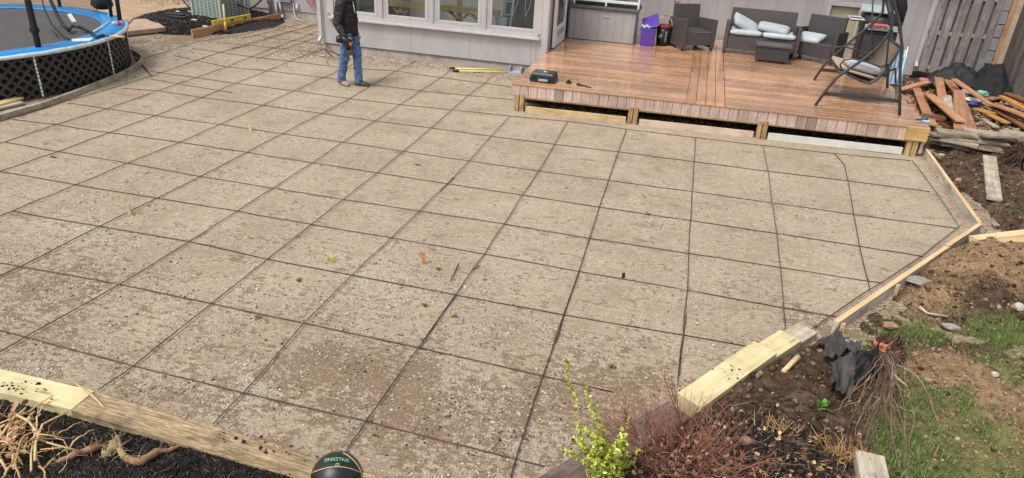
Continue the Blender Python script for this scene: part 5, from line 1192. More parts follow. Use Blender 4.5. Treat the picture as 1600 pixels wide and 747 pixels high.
# hose reel / wooden tongs handles near grill
tubething('wooden_tool', [(1333, 66, DZ + .35), (1340, 60, DZ + .42), (1347, 58, DZ + .45)], .014, m_handle, 'curved wooden tool handle sticking out left of the grill', 'tool')
# folded lounge chair
lg = thing('folded_lounger', 'folded lounge chair with blue and white striped fabric leaning by the wall', 'lounge chair', (3.75, 12.7, DZ))
for x in (3.62, 3.98): MB().tube([(x, 12.55, .06), (x - .03, 12.75, .80)], .012, 6).build('frame_tube', m_white, lg, True)
m_bw = siding_mat('blue_white_stripes', (.35, .55, .72), .10, 0, 0, .05)
mm, nn, ll, pp = nodes('striped_fabric'); tcx = nn.new('ShaderNodeTexCoord'); sxx = nn.new('ShaderNodeSeparateXYZ'); ll.new(tcx.outputs['Object'], sxx.inputs[0])
q_ = math_(nn, ll, 'FRACT', math_(nn, ll, 'MULTIPLY', sxx.outputs[0], 16.0)); rr_ = ramp(nn, [(.12, .42, .70), (.78, .82, .85)], [.45, .5], 'CONSTANT'); ll.new(q_, rr_.inputs[0]); ll.new(rr_.outputs[0], pp.inputs['Base Color'])
MB().box((3.79, 12.64, .42), (.30, .015, .66), m=RX(-.26)).build('fabric', mm, lg); MB().box((3.81, 12.56, .36), (.30, .015, .5), m=RX(-.2)).build('fabric', mm, lg)
MB().tube([(3.60, 12.50, .10), (4.0, 12.52, .10)], .012, 6).build('cross_tube', m_white, lg, True)

# ------------------------------------------------------------------ garden swing
sw = thing('garden_swing', 'dark metal garden swing with taupe sling seat on the right of the deck', 'swing', (2.5, 9.4, DZ))
YN, YF = 8.47, 10.33
def fr(p, Y): return [P(x, Y, z) for x, z in p]
fl = [(1.80, .455), (1.88, .66), (1.99, .89), (2.09, 1.0), (2.23, 1.14), (2.36, 1.28), (2.47, 1.43), (2.54, 1.60), (2.555, 1.74), (2.50, 1.92), (2.42, 2.08), (2.38, 2.3)]
bk_ = [(3.0, .455), (2.88, .90), (2.80, 1.22), (2.77, 1.42), (2.70, 1.60), (2.64, 1.76), (2.52, 1.98), (2.42, 2.18), (2.38, 2.32)]
fl2 = [(1.99, .455), (2.08, .70), (2.25, .95), (2.50, 1.27), (2.70, 1.50), (2.79, 1.68), (2.76, 1.85), (2.62, 2.08), (2.5, 2.3)]
bk2 = [(3.19, .455), (3.13, .72), (3.07, 1.0), (3.02, 1.35), (2.93, 1.6), (2.80, 1.86), (2.66, 2.08), (2.5, 2.32)]
for p_, Y in ((fl, YN), (bk_, YN), (fl2, YF), (bk2, YF)): MB().tube(fr(p_, Y), .022, 8).build('leg', m_frame, sw, True)
MB().beam((1.88, YN + .015, .645), (2.95, YN + .015, .655), .02, .055, up=(0, 0, 1)).build('side_rail', m_frame, sw)
MB().beam((2.06, YF, .64), (3.15, YF, .66), .02, .05).build('side_rail', m_frame, sw)
MB().tube([(3.12, YF, .72), (3.0, YF - .9, .95), (2.9, YN, .66)], .018, 6).build('brace', m_frame, sw, True)
MB().tube([(2.40, YN - .02, 2.31), (2.50, YF + .02, 2.31)], .028, 8).build('top_bar', m_frame, sw, True)
cnp = MB()      # canopy folded down and tied against the rear legs
for i in range(7):
    t = i / 6; cnp.tube([P(2.46 + .02 * i, YN + .05 + .02 * i, 2.3), P(2.60 + .012 * i, YN + .06 + .05 * t, 1.95), P(2.70, YN + .12, 1.62)], [.035, .045, .015], 6)
cnp.build('folded_canopy', m_blk, sw, True)
SN, SF = 8.90, 9.95
prof = [(2.86, 1.36), (2.82, 1.22), (2.75, 1.02), (2.66, .86), (2.58, .79), (2.46, .80), (2.30, .86), (2.16, .915), (2.10, .90)]
b = MB()
for i, (x, z) in enumerate(prof):
    for y in (SN, SF):
        b.v.append((x, y, z))
for i in range(len(prof) - 1): b.f.append((2 * i, 2 * i + 1, 2 * i + 3, 2 * i + 2)); b.t.append(1)
o = b.build('sling_seat', m_sling, sw, True); so_ = o.modifiers.new('t', 'SOLIDIFY'); so_.thickness = .012
for y in (SN, SF):
    MB().tube([P(x, y, z - .005) for x, z in prof], .018, 8).build('seat_frame', m_frame, sw, True)
    MB().tube([P(2.13, y, .93), P(2.08, y, 1.02), P(2.12, y, 1.10), P(2.24, y, 1.13), P(2.45, y, 1.10), P(2.66, y, 1.05), P(2.78, y, 1.10)], .013, 8).build('armrest', m_frame, sw, True)
    yy = y + (-.30 if y == SN else .30)
    MB().tube([P(2.74, y, 1.02), P(2.62, (y + yy) / 2, 1.5), P(2.50, yy, 2.28)], .012, 6).build('hanger', m_frame, sw, True)
for x, z in ((2.86, 1.36), (2.10, .90), (2.58, .785)): MB().tube([P(x, SN, z), P(x, SF, z)], .018, 8).build('cross_tube', m_frame, sw, True)
cushion('swing_pad', (2.38, 9.42, .905), (.60, .95, .07), RY(.20), m_tanseat, 'tan flat pad on the seat of the garden swing', group='swing cushions')
cushion('swing_cushion', (2.45, 9.15, .985), (.52, .42, .13), RZ(.1) @ RY(.18), m_cush2, 'light grey cushion lying on the tan pad of the swing', group='swing cushions', seed=4)
# teal tool at the deck corner
p = G(1441, 190, DZ)
gv = thing('teal_nozzle', 'small teal and pale blue nozzle near the right front corner of the deck', 'nozzle', tuple(p))
MB().tube([p + P(-.02, 0, .03), p + P(.05, .02, .05)], [.02, .035], 8).build('body', simple('teal', (.02, .13, .13), .35, .2), gv, True); MB().box(p + P(.03, -.06, .02), (.11, .05, .03), rz=.2).build('grip', m_ltblue, gv, bevel=.008)
MB().tube([p + P(-.10, -.02, .02), p + P(-.02, 0, .03)], .009, 6).build('stem', m_dark, gv, True)

# ------------------------------------------------------------------ person
pr = thing('person', 'standing worker in black jacket and blue jeans holding a dark cordless tool', 'person', (-5.78, 8.03, 0))
def remesh(o, v=.012, sm=2):
    r = o.modifiers.new('rm', 'REMESH'); r.mode = 'VOXEL'; r.voxel_size = v; r.use_smooth_shade = True
    s_ = o.modifiers.new('sm', 'SMOOTH'); s_.iterations = sm; s_.factor = .5
def wrinkle(o, st, size, mid=.5):
    tx = bpy.data.textures.new(o.name + '_w', 'CLOUDS'); tx.noise_scale = size; tx.noise_depth = 3
    d = o.modifiers.new('wr', 'DISPLACE'); d.texture = tx; d.strength = st; d.mid_level = mid; d.texture_coords = 'LOCAL'
A = Vector((-5.80, 8.04, 0))
def q(x, y, z): return A + Vector((x, y, z))
# facing +x ; near side (viewer) is -y = his right
RA, LA_ = q(.16, -.02, .09), q(-.12, -.10, .09)    # ankles: far-ahead foot and near foot
hipR, hipL = q(.02, -.10, .86), q(.02, .10, .86)
knL, knR = q(.12, .06, .46), q(-.04, -.12, .46)
bd = MB()
def ell(b, c, rx, ry, rz_, n=12):
    b.add(*_ell(c, rx, ry, rz_, n))
def _ell(c, rx, ry, rz_, n):
    V_ = []; F_ = []
    for i in range(n + 1):
        th = math.pi * i / n
        for k in range(n):
            a = 2 * math.pi * k / n; V_.append((c[0] + rx * math.sin(th) * math.cos(a), c[1] + ry * math.sin(th) * math.sin(a), c[2] - rz_ * math.cos(th)))
    for i in range(n):
        for k in range(n): F_.append((i * n + k, i * n + (k + 1) % n, (i + 1) * n + (k + 1) % n, (i + 1) * n + k))
    return V_, F_
ell(bd, q(0, 0, .92), .12, .165, .14); ell(bd, q(.0, 0, 1.12), .11, .15, .18); ell(bd, q(-.01, 0, 1.30), .115, .17, .13)
bd.tube([q(0, 0, 1.36), q(.02, 0, 1.50)], [.065, .055], 10)
ell(bd, q(.045, 0, 1.60), .098, .075, .118); bd.tube([q(.13, 0, 1.60), q(.155, 0, 1.575), q(.13, 0, 1.56)], [.012, .018, .012], 8)
for s_ in (-1, 1): ell(bd, q(.03, .076 * s_, 1.59), .02, .01, .032, 8)
for hp, kn, an in ((hipL, knL, RA), (hipR, knR, LA_)): bd.tube([hp, kn, an], [.078, .055, .040], 12)
shR, shL = q(-.02, -.20, 1.35), q(-.02, .19, 1.35); elR, elL = q(-.07, -.245, 1.06), q(-.03, .23, 1.07); wrR, wrL = q(.06, -.25, .84), q(.02, .20, .84)
for a_, b_, c_ in ((shR, elR, wrR), (shL, elL, wrL)): bd.tube([a_, b_, c_], [.05, .042, .028], 10)
for wr, dx in ((wrR, Vector((.75, .10, -.62))), (wrL, Vector((.7, -.5, -.5)))):   # hands: palm, four fingers curled, thumb
    dx = dx.normalized(); side = Vector((0, 0, 1)).cross(dx).normalized(); upv = dx.cross(side)
    bd.tube([wr, wr + dx * .05, wr + dx * .09], [.026, .040, .038], 10)
    for k in range(4):
        o_ = wr + dx * .085 + upv * (.030 - .020 * k); Lf = (.070, .078, .074, .058)[k]
        bd.tube([o_, o_ + dx * Lf * .5 + side * .004, o_ + dx * Lf * .75 - side * -.028, o_ + dx * Lf * .55 + side * .045], [.0105, .0105, .0095, .008], 8)
    bd.tube([wr + dx * .03 + upv * .025, wr + dx * .07 + upv * .055 + side * .01, wr + dx * .10 + upv * .055 + side * .035], [.013, .012, .009], 8)
o = bd.build('body', m_skin, pr, True); remesh(o, .0085, 1)
hr_ = MB(); ell(hr_, q(.025, 0, 1.635), .105, .086, .105); o = hr_.build('hair', simple('dark_hair', (.03, .02, .015), .7, .3), pr, True); remesh(o, .012)
jn = MB()
for hp, kn, an in ((hipL, knL, RA), (hipR, knR, LA_)):
    m1 = kn.lerp(an, .5); jn.tube([hp + Vector((0, 0, .04)), hp.lerp(kn, .5), kn, m1, an + Vector((0, 0, .02)), an + Vector((0, 0, -.035))], [.100, .092, .074, .072, .070, .072], 14)
ell(jn, q(0, 0, .92), .135, .175, .13)
o = jn.build('jeans', m_denim, pr, True); remesh(o, .011, 2); wrinkle(o, .035, .07)
jk = MB(); ell(jk, q(0, 0, .95), .155, .20, .13); ell(jk, q(0, 0, 1.10), .165, .205, .2); ell(jk, q(-.02, 0, 1.28), .165, .205, .15); jk.tube([q(0, 0, .84), q(0, 0, .90), q(0, 0, 1.0)], [.150, .165, .165], 16)
o = jk.build('jacket', m_jackb, pr, True); remesh(o, .012, 2); wrinkle(o, .035, .08)
for a_, b_, c_ in ((shR, elR, wrR), (shL, elL, wrL)):
    s1 = MB(); d1 = (b_ - a_); d2 = (c_ - b_); ptsx = [a_ + Vector((.0, .0, .0))] + [a_ + d1 * t for t in (.2, .4, .6, .8)] + [b_] + [b_ + d2 * t for t in (.25, .5, .75, .93)]
    s1.tube(ptsx, [.085, .082, .075, .078, .070, .072, .066, .064, .056, .046], 14); ell(s1, a_, .088, .085, .088)
    o = s1.build('sleeve', m_jacket, pr, True); remesh(o, .010, 1); wrinkle(o, .045, .05)
hd = MB(); hd.tube([q(.11 * math.cos(a), .13 * math.sin(a), 1.43 + .02 * math.cos(a)) for a in np.linspace(0, 2 * math.pi, 16)], .062, 10, cap=False); ell(hd, q(-.09, 0, 1.45), .09, .13, .10)
o = hd.build('hood', m_hood, pr, True); remesh(o, .012, 2); wrinkle(o, .03, .07)
MB().tube([q(.135, -.06, 1.40), q(.165, -.075, 1.30), q(.17, -.07, 1.22)], .006, 6).build('drawstring', m_white, pr, True)
for an, m, d_ in ((RA, m_shoe, Vector((.98, .12, 0))), (LA_, m_shoe2, Vector((.85, -.45, 0)))):
    s1 = MB(); d_ = d_.normalized(); c0 = Vector((an.x, an.y, 0)); s1.tube([c0 - d_ * .07 + P(0, 0, .045), c0 + d_ * .0 + P(0, 0, .052), c0 + d_ * .10 + P(0, 0, .042), c0 + d_ * .19 + P(0, 0, .030)], [.035, .046, .046, .026], 12)
    o = s1.build('shoe', m, pr, True); remesh(o, .009, 2)
tl = thing('cordless_tool', 'dark cordless power tool with orange details held at the worker hip', 'power tool', tuple(wrR))
w0 = wrR + Vector((.06, -.01, -.06)); 
b = MB(); b.tube([w0 + P(-.16, -.0, .06), w0 + P(-.05, 0, .03), w0 + P(.05, 0, -.01)], [.055, .062, .045], 12); b.build('motor_housing', m_dark, tl, True)
MB().tube([w0 + P(-.03, 0, .02), w0 + P(.0, 0, -.12)], .032, 10).build('grip', m_dark, tl, True)
MB().box(w0 + P(.01, 0, -.17), (.15, .09, .08), rz=.1).build('battery', m_frame, tl, bevel=.01)
MB().tube([w0 + P(-.14, -.03, -.01), w0 + P(-.13, -.03, .08)], .06, 12).build('guard', m_dark, tl, True)
MB().box(w0 + P(.06, -.04, -.02), (.05, .02, .05)).build('trigger_cover', simple('orange_red', (.5, .1, .04), .5, .1), tl, bevel=.005)
# ------------------------------------------------------------------ offcut piles on the right
GO = 'deck board offcuts in the pile'
def pb_(a, c, w, m, label, t=.028, roll=0.0, cat='board', group=GO, name='board', **k):
    return pl(name, m, label, cat, G(*a), G(*c), w, t, group, roll, **k)
pb_((1406, 140, .13), (1450, 128, .22), .14, m_cedar, 'reddish board lying across the back of the pile toward the downspout')
pb_((1413, 150, .06), (1440, 196, .08), .13, m_cedar, 'board lowest in the pile right beside the deck edge')
pb_((1431, 138, .14), (1456, 196, .12), .15, m_cedar, 'wide board just right of the deck corner, running toward the viewer')
pb_((1452, 190, .05), (1468, 205, .05), .14, m_cedar, 'short board end poking out beside the deck corner')
pb_((1449, 147, .20), (1491, 181, .20), .15, m_cedar, 'lowest of three stacked boards lying at a slant', roll=.05)
pb_((1451, 148, .235), (1497, 186, .235), .15, m_cedar, 'middle of three stacked boards lying at a slant', roll=.05)
pb_((1453, 149, .27), (1500, 190, .27), .15, m_cedar, 'topmost of three stacked boards lying at a slant', roll=.05)
pb_((1438, 179, .17), (1478, 185, .17), .06, m_dkcedar, 'narrow dark board crossing under the slanted stack', t=.05)
pb_((1466, 122, .30), (1474, 166, .16), .15, m_cedar, 'board leaning up to the black sheet, left one')
pb_((1479, 125, .26), (1497, 146, .20), .15, m_cedar, 'short board leaning against the black sheet')
pb_((1479, 150, .20), (1482, 172, .20), .14, m_gpine, 'short pale board between the leaning board and the upright looking one')
pb_((1498, 142, .26), (1500, 203, .20), .19, m_cedar, 'widest board in the pile, pointing straight to the viewer')
pb_((1504, 160, .10), (1521, 210, .10), .13, m_cedar, 'board half hidden under the right edge of the widest board')
pb_((1462, 187, .08), (1486, 200, .08), .16, m_dkcedar, 'dark reddish board end under the slanted stack')
pb_((1490, 124, .40), (1546, 163, .20), .12, m_cedar, 'long board resting on the black sheet and sloping to the right')
pb_((1418, 168, .06), (1430, 178, .06), .12, m_orange, 'small offcut next to the deck edge')
pb_((1525, 170, .10), (1550, 178, .12), .16, m_orange, 'orange board in front of the tarp, left one')
pb_((1538, 176, .08), (1572, 192, .12), .13, m_orange, 'orange board in front of the tarp, right one')
pb_((1551, 168, .16), (1612, 205, .14), .13, m_dkcedar, 'dark red board lowest in the right hand pile')
pb_((1548, 163, .22), (1620, 190, .26), .15, m_cedar, 'pale reddish board on top of the right hand pile', bow=.02)
pb_((1552, 164, .19), (1625, 196, .20), .15, m_dkcedar, 'dark board directly under the pale top board of the right pile')
pb_((1564, 151, .24), (1625, 184, .28), .10, m_orange, 'orange board lying on edge in the right hand pile', t=.04)
pb_((1574, 146, .30), (1630, 168, .34), .13, m_dkcedar, 'uppermost dark board by the dark fence')
pb_((1572, 152, .24), (1630, 176, .26), .13, m_orange, 'orange board between the two dark ones by the fence')
pb_((1545, 155, .10), (1575, 150, .12), .14, m_cedar, 'brown board at the foot of the black tarp')
pb_((1534, 186, .05), (1556, 199, .06), .10, m_weather, 'grey broken board in the rubble')
# stacks of short weathered boards
def stack(px, py, n, base_l, lab, seed, ang):
    r_ = random.Random(seed); c = onto(px, py)
    for i in range(n):
        a = ang + r_.uniform(-.28, .28); L = base_l * r_.uniform(.8, 1.1); w = r_.uniform(.16, .28)
        o_ = Vector((r_.uniform(-.08, .08), r_.uniform(-.10, .10), .025 + i * .036)); d_ = Vector((math.cos(a), math.sin(a), r_.uniform(-.03, .03))) * L / 2
        q_ = c + o_
        o = board('short_board', q_ - d_, q_ + d_, w, .03, m_weather, r_.uniform(-.06, .06), bow=.008)
        tag(o, '%s of the %s' % (['lowest board', 'second lowest board', 'third board from below', 'fourth board from below', 'fifth board from below', 'sixth board from below', 'topmost board'][i if i < n - 1 else 6], lab), 'board', 'weathered short boards in stacks')
stack(1487, 232, 7, .60, 'left stack of weathered short boards', 3, -.15)
stack(1546, 234, 7, .62, 'right stack of weathered short boards', 8, .02)
pb_((1545, 245, .09), (1553, 312, .07), .17, m_gpine, 'single pale plank lying alone on the dark soil below the right stack', t=.035, group='loose planks')
pb_((1521, 374, .15), (1625, 362, .20), .10, m_pine, 'upper plank at the right picture edge beside the form corner', t=.04, group='loose planks')
pb_((1540, 382, .13), (1625, 372, .16), .12, m_pine, 'lower plank at the right picture edge beside the form corner', t=.03, group='loose planks')
pb_((1521, 372, .06), (1524, 386, .05), .12, m_gpine, 'short block under the end of the planks at the right edge', t=.05, group='loose planks')
pb_((1470, 212, .04), (1434, 208, .05), .08, m_gpine, 'pale strip lying on the soil behind the deck corner post', group='loose planks')
# stump and root ball
s_ = onto(1578, 222); st_ = thing('tree_stump', 'low flat topped grey tree stump at the right below the board pile', 'stump', tuple(s_))
MB().lathe([(.23, -.05), (.21, .06), (.20, .15)], s_, 16, sy=.8).build('stump_side', m_root, st_, True); MB().lathe([(.198, .146), (.19, .155)], s_, 16, sy=.8).build('cut_top', simple('grey_cut', (.32, .31, .25), .8, .25, 20), st_)
def rootball(px, py, r, label, m, seed):
    p = onto(px, py); r_ = random.Random(seed); b = MB(); b.v = []
    for i in range(220):
        d_ = Vector((r_.gauss(0, 1), r_.gauss(0, 1), abs(r_.gauss(0, 1)))).normalized(); s0 = p + d_ * r * .2
        m1 = p + d_ * r * r_.uniform(.5, .9) + Vector((r_.uniform(-.04, .04),) * 3); e_ = p + d_ * r * r_.uniform(.8, 1.3) + Vector((0, 0, -r * .4))
        b.tube([s0, m1, e_], [.02, .012, .003], 4, cap=False)
    return tag(b.build('root_ball', m, None, True, loc=tuple(p)), label, 'root ball')
rootball(1596, 252, .30, 'dark brown root ball at the right picture edge below the stump', simple('dark_root', (.07, .04, .028), .9, .4, 20), 4)
rootball(1385, 548, .13, 'small dark tuft of roots on the soil right of the landscape fabric', bpy.data.materials['dark_root'], 5)
# black sheet over the pile by the fence
def cloth(name, cx, cy, rx, ry, hf, m, label, cat, n=40, rz=0.0, seed=0, fold=.06, irr=.3):
    V_ = []; F_ = []
    for i in range(n + 1):
        for j in range(n * 2 + 1):
            r = i / n; a = math.pi * j / n
            k = 1 + irr * (float(vn(math.cos(a) * 2 + 5 + seed, math.sin(a) * 2 + 5, seed)) - .5) * 2
            x, y = r * rx * k * math.cos(a), r * ry * k * math.sin(a)
            X_, Y_ = cx + x * math.cos(rz) - y * math.sin(rz), cy + x * math.sin(rz) + y * math.cos(rz)
            z = hf(x / rx, y / ry) + fold * (1 - abs(2 * float(fbm(X_ * 5, Y_ * 5, seed + 3, 3)) - 1) * 2) * (1 - r ** 4) + .02 * float(fbm(X_ * 16, Y_ * 16, seed, 2))
            V_.append((X_, Y_, max(z, float(H(np.array([X_]), np.array([Y_]))[0]) + .008)))
    w = n * 2 + 1
    for i in range(n):
        for j in range(n * 2): F_.append((i * w + j, (i + 1) * w + j, (i + 1) * w + j + 1, i * w + j + 1))
    o = npmesh(name, V_, F_, m, True); return tag(o, label, cat)
cloth('black_sheet', 5.02, 12.9, .62, .42, lambda u_, w_: .46 * math.exp(-(u_ * u_ + w_ * w_) * 1.2) + .04, m_tarp, 'black plastic sheet humped over rubbish in front of the grey fence', 'plastic sheet', seed=2)
cloth('black_netting', 5.62, 12.75, .45, .55, lambda u_, w_: .58 * math.exp(-(u_ * u_ * 1.5 + (w_ - .2) ** 2) * 1.6) + .04, m_blk, 'heap of black netting gathered at the foot of the orange fence post', 'netting', seed=6, fold=.10)
GR = 'bits of rubbish between the piles'
def rub(px, py, z, s, m, label, cat, seed): chunk(cat.replace(' ', '_'), 0, 0, s, m, label, cat, GR, P_=G(px, py, z), seed=seed)
rub(1442, 131, .16, (.22, .16, .14), simple('faded_pink', (.4, .17, .17), .6, .3), 'dull pink lump of rubbish at the left end of the black sheet', 'rubbish', 1)
rub(1462, 134, .14, (.14, .12, .12), m_wrock, 'white rubbish lump below the black sheet', 'rubbish', 2)
rub(1534, 150, .2, (.22, .14, .12), simple('mint_green', (.2, .42, .30), .5, .3), 'mint green plastic piece against the black netting', 'plastic', 3)
rub(1509, 146, .16, (.24, .2, .10), m_cush2, 'grey white bucket lid shape right of the widest board', 'plastic', 4)
rub(1516, 158, .12, (.34, .12, .08), m_white, 'white crumpled plastic right of the widest board', 'plastic', 5)
rub(1522, 164, .10, (.26, .12, .07), simple('deep_blue', (.04, .06, .28), .5, .2), 'dark blue crumpled plastic right of the widest board', 'plastic', 6)
rub(1538, 165, .10, (.14, .12, .06), m_wrock, 'small round white piece in front of the black netting', 'plastic', 7)
P = pts(5200, 3.5, 6.0, 9.3, 13.3, lambda x, y: .8 + 0 * x, H)
scatter('rubble', P, .010 + .035 * rng.random(len(P)) ** 3, facecol('rubble_col', 'pick', [(.10, .07, .05), (.26, .19, .13), (.42, .33, .25), (.55, .38, .28)], .85), 'stony rubble and wood chips under the board piles', 'rubble', flat=.5)
P = pts(2200, 3.5, 6.0, 9.6, 13.3, lambda x, y: .6 + 0 * x, lambda x, y: H(x, y) + .01); N = len(P)
scatter('splinters', P, None, facecol('splinter_col', 'pick', [(.16, .08, .04), (.38, .2, .11), (.55, .38, .24)], .7), 'wood splinters and dry leaves strewn around the offcuts', 'splinters', 'box', tilt=.5, sc=np.stack([.02 + .07 * rng.random(N), .006 + .02 * rng.random(N), .003 + .004 * rng.random(N)], 1))
# stones
GK = 'loose stones and clods on the garden soil'
for i, (x, y, s, m, lab) in enumerate(((1434, 441, (.26, .15, .06), m_rock, 'flat brown flagstone leaning by the outside of the bright form board'), (1484, 513, (.17, .08, .05), m_rock, 'pale elongated flat stone on the grass'), (1589, 484, (.10, .09, .08), m_wrock, 'round white stone near the right picture edge'),
        (1553, 587, (.07, .05, .04), m_wrock, 'white stone on the tan dirt path'), (1447, 596, (.07, .05, .03), m_rock, 'pale grey stone beside the tan path'), (1495, 687, (.035, .03, .02), m_wrock, 'tiny white pebble on the lower grass'), (1427, 557, (.06, .05, .05), m_root, 'dark brown clod on the soil above the tan path'),
        (1338, 541, (.28, .07, .06), m_rock, 'flat pale stone lying above the crumpled fabric'), (1560, 482, (.05, .05, .04), m_rock, 'small tan stone left of the round white one'), (1592, 591, (.08, .03, .02), m_wrock, 'flat pale piece at the right end of the path'), (1496, 283, (.08, .06, .05), simple('pinkish_stone', (.5, .3, .24), .8, .2), 'pinkish stone on the dark soil beside the far form board'),
        (1472, 279, (.16, .10, .05), simple('blue_grey_bit', (.16, .17, .22), .6, .2), 'dark blue grey shard beside the far form board'), (1481, 350, (.2, .12, .03), m_rock, 'flat grey stone on the soil above the form corner'), (1470, 245, (.12, .1, .06), m_rock, 'stone just behind the deck corner post'), (1157, 643, (.03, .016, .012), m_white, 'tiny white tag on the soil beside the pale timber'),
        (1165, 692, (.09, .08, .05), simple('brick_chip', (.3, .16, .11), .8, .3), 'reddish brown brick shard in the bark mulch'), (1390, 512, (.14, .09, .06), m_root, 'brown clod beside the lower end of the bright form board'))):
    chunk('stone', x, y, s, m, lab, 'stone' if 'clod' not in lab else 'clod', GK, seed=40 + i, dz=.0)
def stick(pxz, r, m, label, group='loose sticks', n=6):
    P_ = [onto(x, y) + Vector((0, 0, z)) for x, y, z in pxz]; o = MB().tube(P_, r, n).build('stick', m, None, True, loc=tuple(P_[0])); return tag(o, label, 'stick', group)
stick([(1434, 486, .04), (1446, 494, .03), (1480, 498, .02)], [.018, .010, .009], m_gpine, 'pale bare stick on the grass left of the flat stone')
stick([(1382, 588, .08), (1398, 602, .06), (1416, 610, .03)], [.006, .012, .004], m_pine, 'pale split twig tip beside the grey hanging roots')
stick([(1222, 585, .02), (1245, 563, .03)], [.018, .022], m_pine, 'orange brown splinter of wood beside the stepped timbers')
P_ = [G(118, 600, .16), G(135, 612, .17), G(146, 620, .17), G(179, 655, .11)]
tag(MB().tube(P_, [.006, .008, .008, .007], 6).build('stick', m_handle, None, True, loc=tuple(P_[0])), 'thin orange stick lying across the joint of the yellow and weathered timbers', 'stick')
# timber offcut at the bottom edge
a_ = G(1360, 728, .20)
ct = board('timber_offcut', G(1352, 742, .12) + Vector((0.02, -.12, -.0)), G(1356, 724, .12) + Vector((0, .03, 0)), .17, .12, m_pt if False else m_gpine, bevel=.004); tag(ct, 'pale cut timber end at the bottom right of the picture', 'timber')
# crumbs of dark soil on the timbers
for (px, py, n, sp, lab, nm) in ((12, 602, 60, .16, 'dark mulch crumbs on the new yellow timber', 'crumbs'), (405, 694, 40, .20, 'dark mulch crumbs on the weathered timber', 'crumbs'), (1150, 583, 22, .05, 'little soil crumbs on top of the longest pale timber', 'crumbs')):
    c = G(px, py, .155); N = n; Pq = np.stack([c.x + sp * rng.standard_normal(N), c.y + sp * .22 * rng.standard_normal(N) + (.0), np.full(N, .155)], 1)
    if px > 1000: Pq = np.stack([c.x + sp * rng.standard_normal(N), c.y + sp * rng.standard_normal(N), np.full(N, .165)], 1)
    scatter(nm, Pq, .004 + .009 * rng.random(N) ** 2, m_mulch if px < 1000 else m_clod, lab, 'crumbs')

# ------------------------------------------------------------------ landscape fabric
def sheet(name, quad, m, label, cat, nx=26, ny=20, amp=.05, seed=0):
    A_, B_, C_, D_ = [Vector(q_) for q_ in quad]; V_ = []; F_ = []; g0 = min(q_.z for q_ in (A_, B_, C_, D_))
    def Hs_(x, y): xs_ = np.array([x + a for a in (-.04, 0, .04) for b in (-.04, 0, .04)]); ys_ = np.array([y + b for a in (-.04, 0, .04) for b in (-.04, 0, .04)]); return H(xs_, ys_).max()
    for j in range(ny + 1):
        for i in range(nx + 1):
            u_, w_ = i / nx, j / ny; p = (A_.lerp(B_, u_)).lerp(D_.lerp(C_, u_), w_)
            e_ = .03 * (float(vn(u_ * 6 + seed, w_ * 6, seed + 1)) - .5)
            ridge = 1 - abs(2 * float(vn(u_ * 2.6 + seed, w_ * 3.2 + u_ * 1.5, seed)) - 1)
            z = amp * (ridge ** 1.3 - .2) + amp * .15 * float(vn(u_ * 7, w_ * 7, seed + 4))
            g_ = float(Hs_(p.x, p.y))
            V_.append((p.x + e_, p.y + e_, g_ + .02 + (p.z - g0) * .5 + z))
    w = nx + 1
    for j in range(ny):
        for i in range(nx): F_.append((j * w + i, j * w + i + 1, (j + 1) * w + i + 1, (j + 1) * w + i))
    o = npmesh(name, V_, F_, m, True); return tag(o, label, cat, 'torn pieces of black landscape fabric')
def oz(x, y, dz): p = onto(x, y); return p + Vector((0, 0, dz))
sheet('landscape_fabric', [oz(1270, 542, .03), oz(1300, 534, .06), oz(1335, 566, .06), oz(1290, 578, .02)], m_fab, 'upper crumpled piece of dark landscape fabric next to the end timber', 'fabric', amp=.07, seed=2)
sheet('landscape_fabric', [oz(1292, 580, .05), oz(1330, 572, .10), oz(1332, 618, .04), oz(1300, 626, .01)], m_fab, 'lower left flap of dark landscape fabric draped on the soil', 'fabric', amp=.06, seed=5)
sheet('landscape_fabric', [oz(1322, 572, .09), oz(1364, 572, .10), oz(1366, 598, .05), oz(1328, 610, .03)], m_tarp, 'blackest fold of landscape fabric, pointing to the grey roots', 'fabric', amp=.07, seed=9)
# ------------------------------------------------------------------ plants
def crawl(r_, p, d, L, n, wob, grav=0.0):
    out = [p.copy()]; d = d.normalized()
    for i in range(n):
        d = (d + Vector((r_.gauss(0, wob), r_.gauss(0, wob), r_.gauss(0, wob) + grav))).normalized(); out.append(out[-1] + d * L / n)
    return out
def leafquad(b, p, d, L, w, r_, tint=None):
    d = d.normalized(); s_ = d.cross(Vector((r_.gauss(0, 1), r_.gauss(0, 1), r_.gauss(0, 1)))).normalized(); n_ = d.cross(s_)
    t = r_.random() if tint is None else tint
    b.add([p, p + d * L * .35 + s_ * w / 2 + n_ * w * .15, p + d * L * .8 + s_ * w * .35, p + d * L, p + d * L * .8 - s_ * w * .35, p + d * L * .35 - s_ * w / 2 + n_ * w * .15, p + d * L * .5], [(0, 1, 6), (1, 2, 6), (2, 3, 6), (3, 4, 6), (4, 5, 6), (5, 0, 6)], t)
def rename_attr(o):
    o.data.attributes['tint'].name = 'pick'; return o
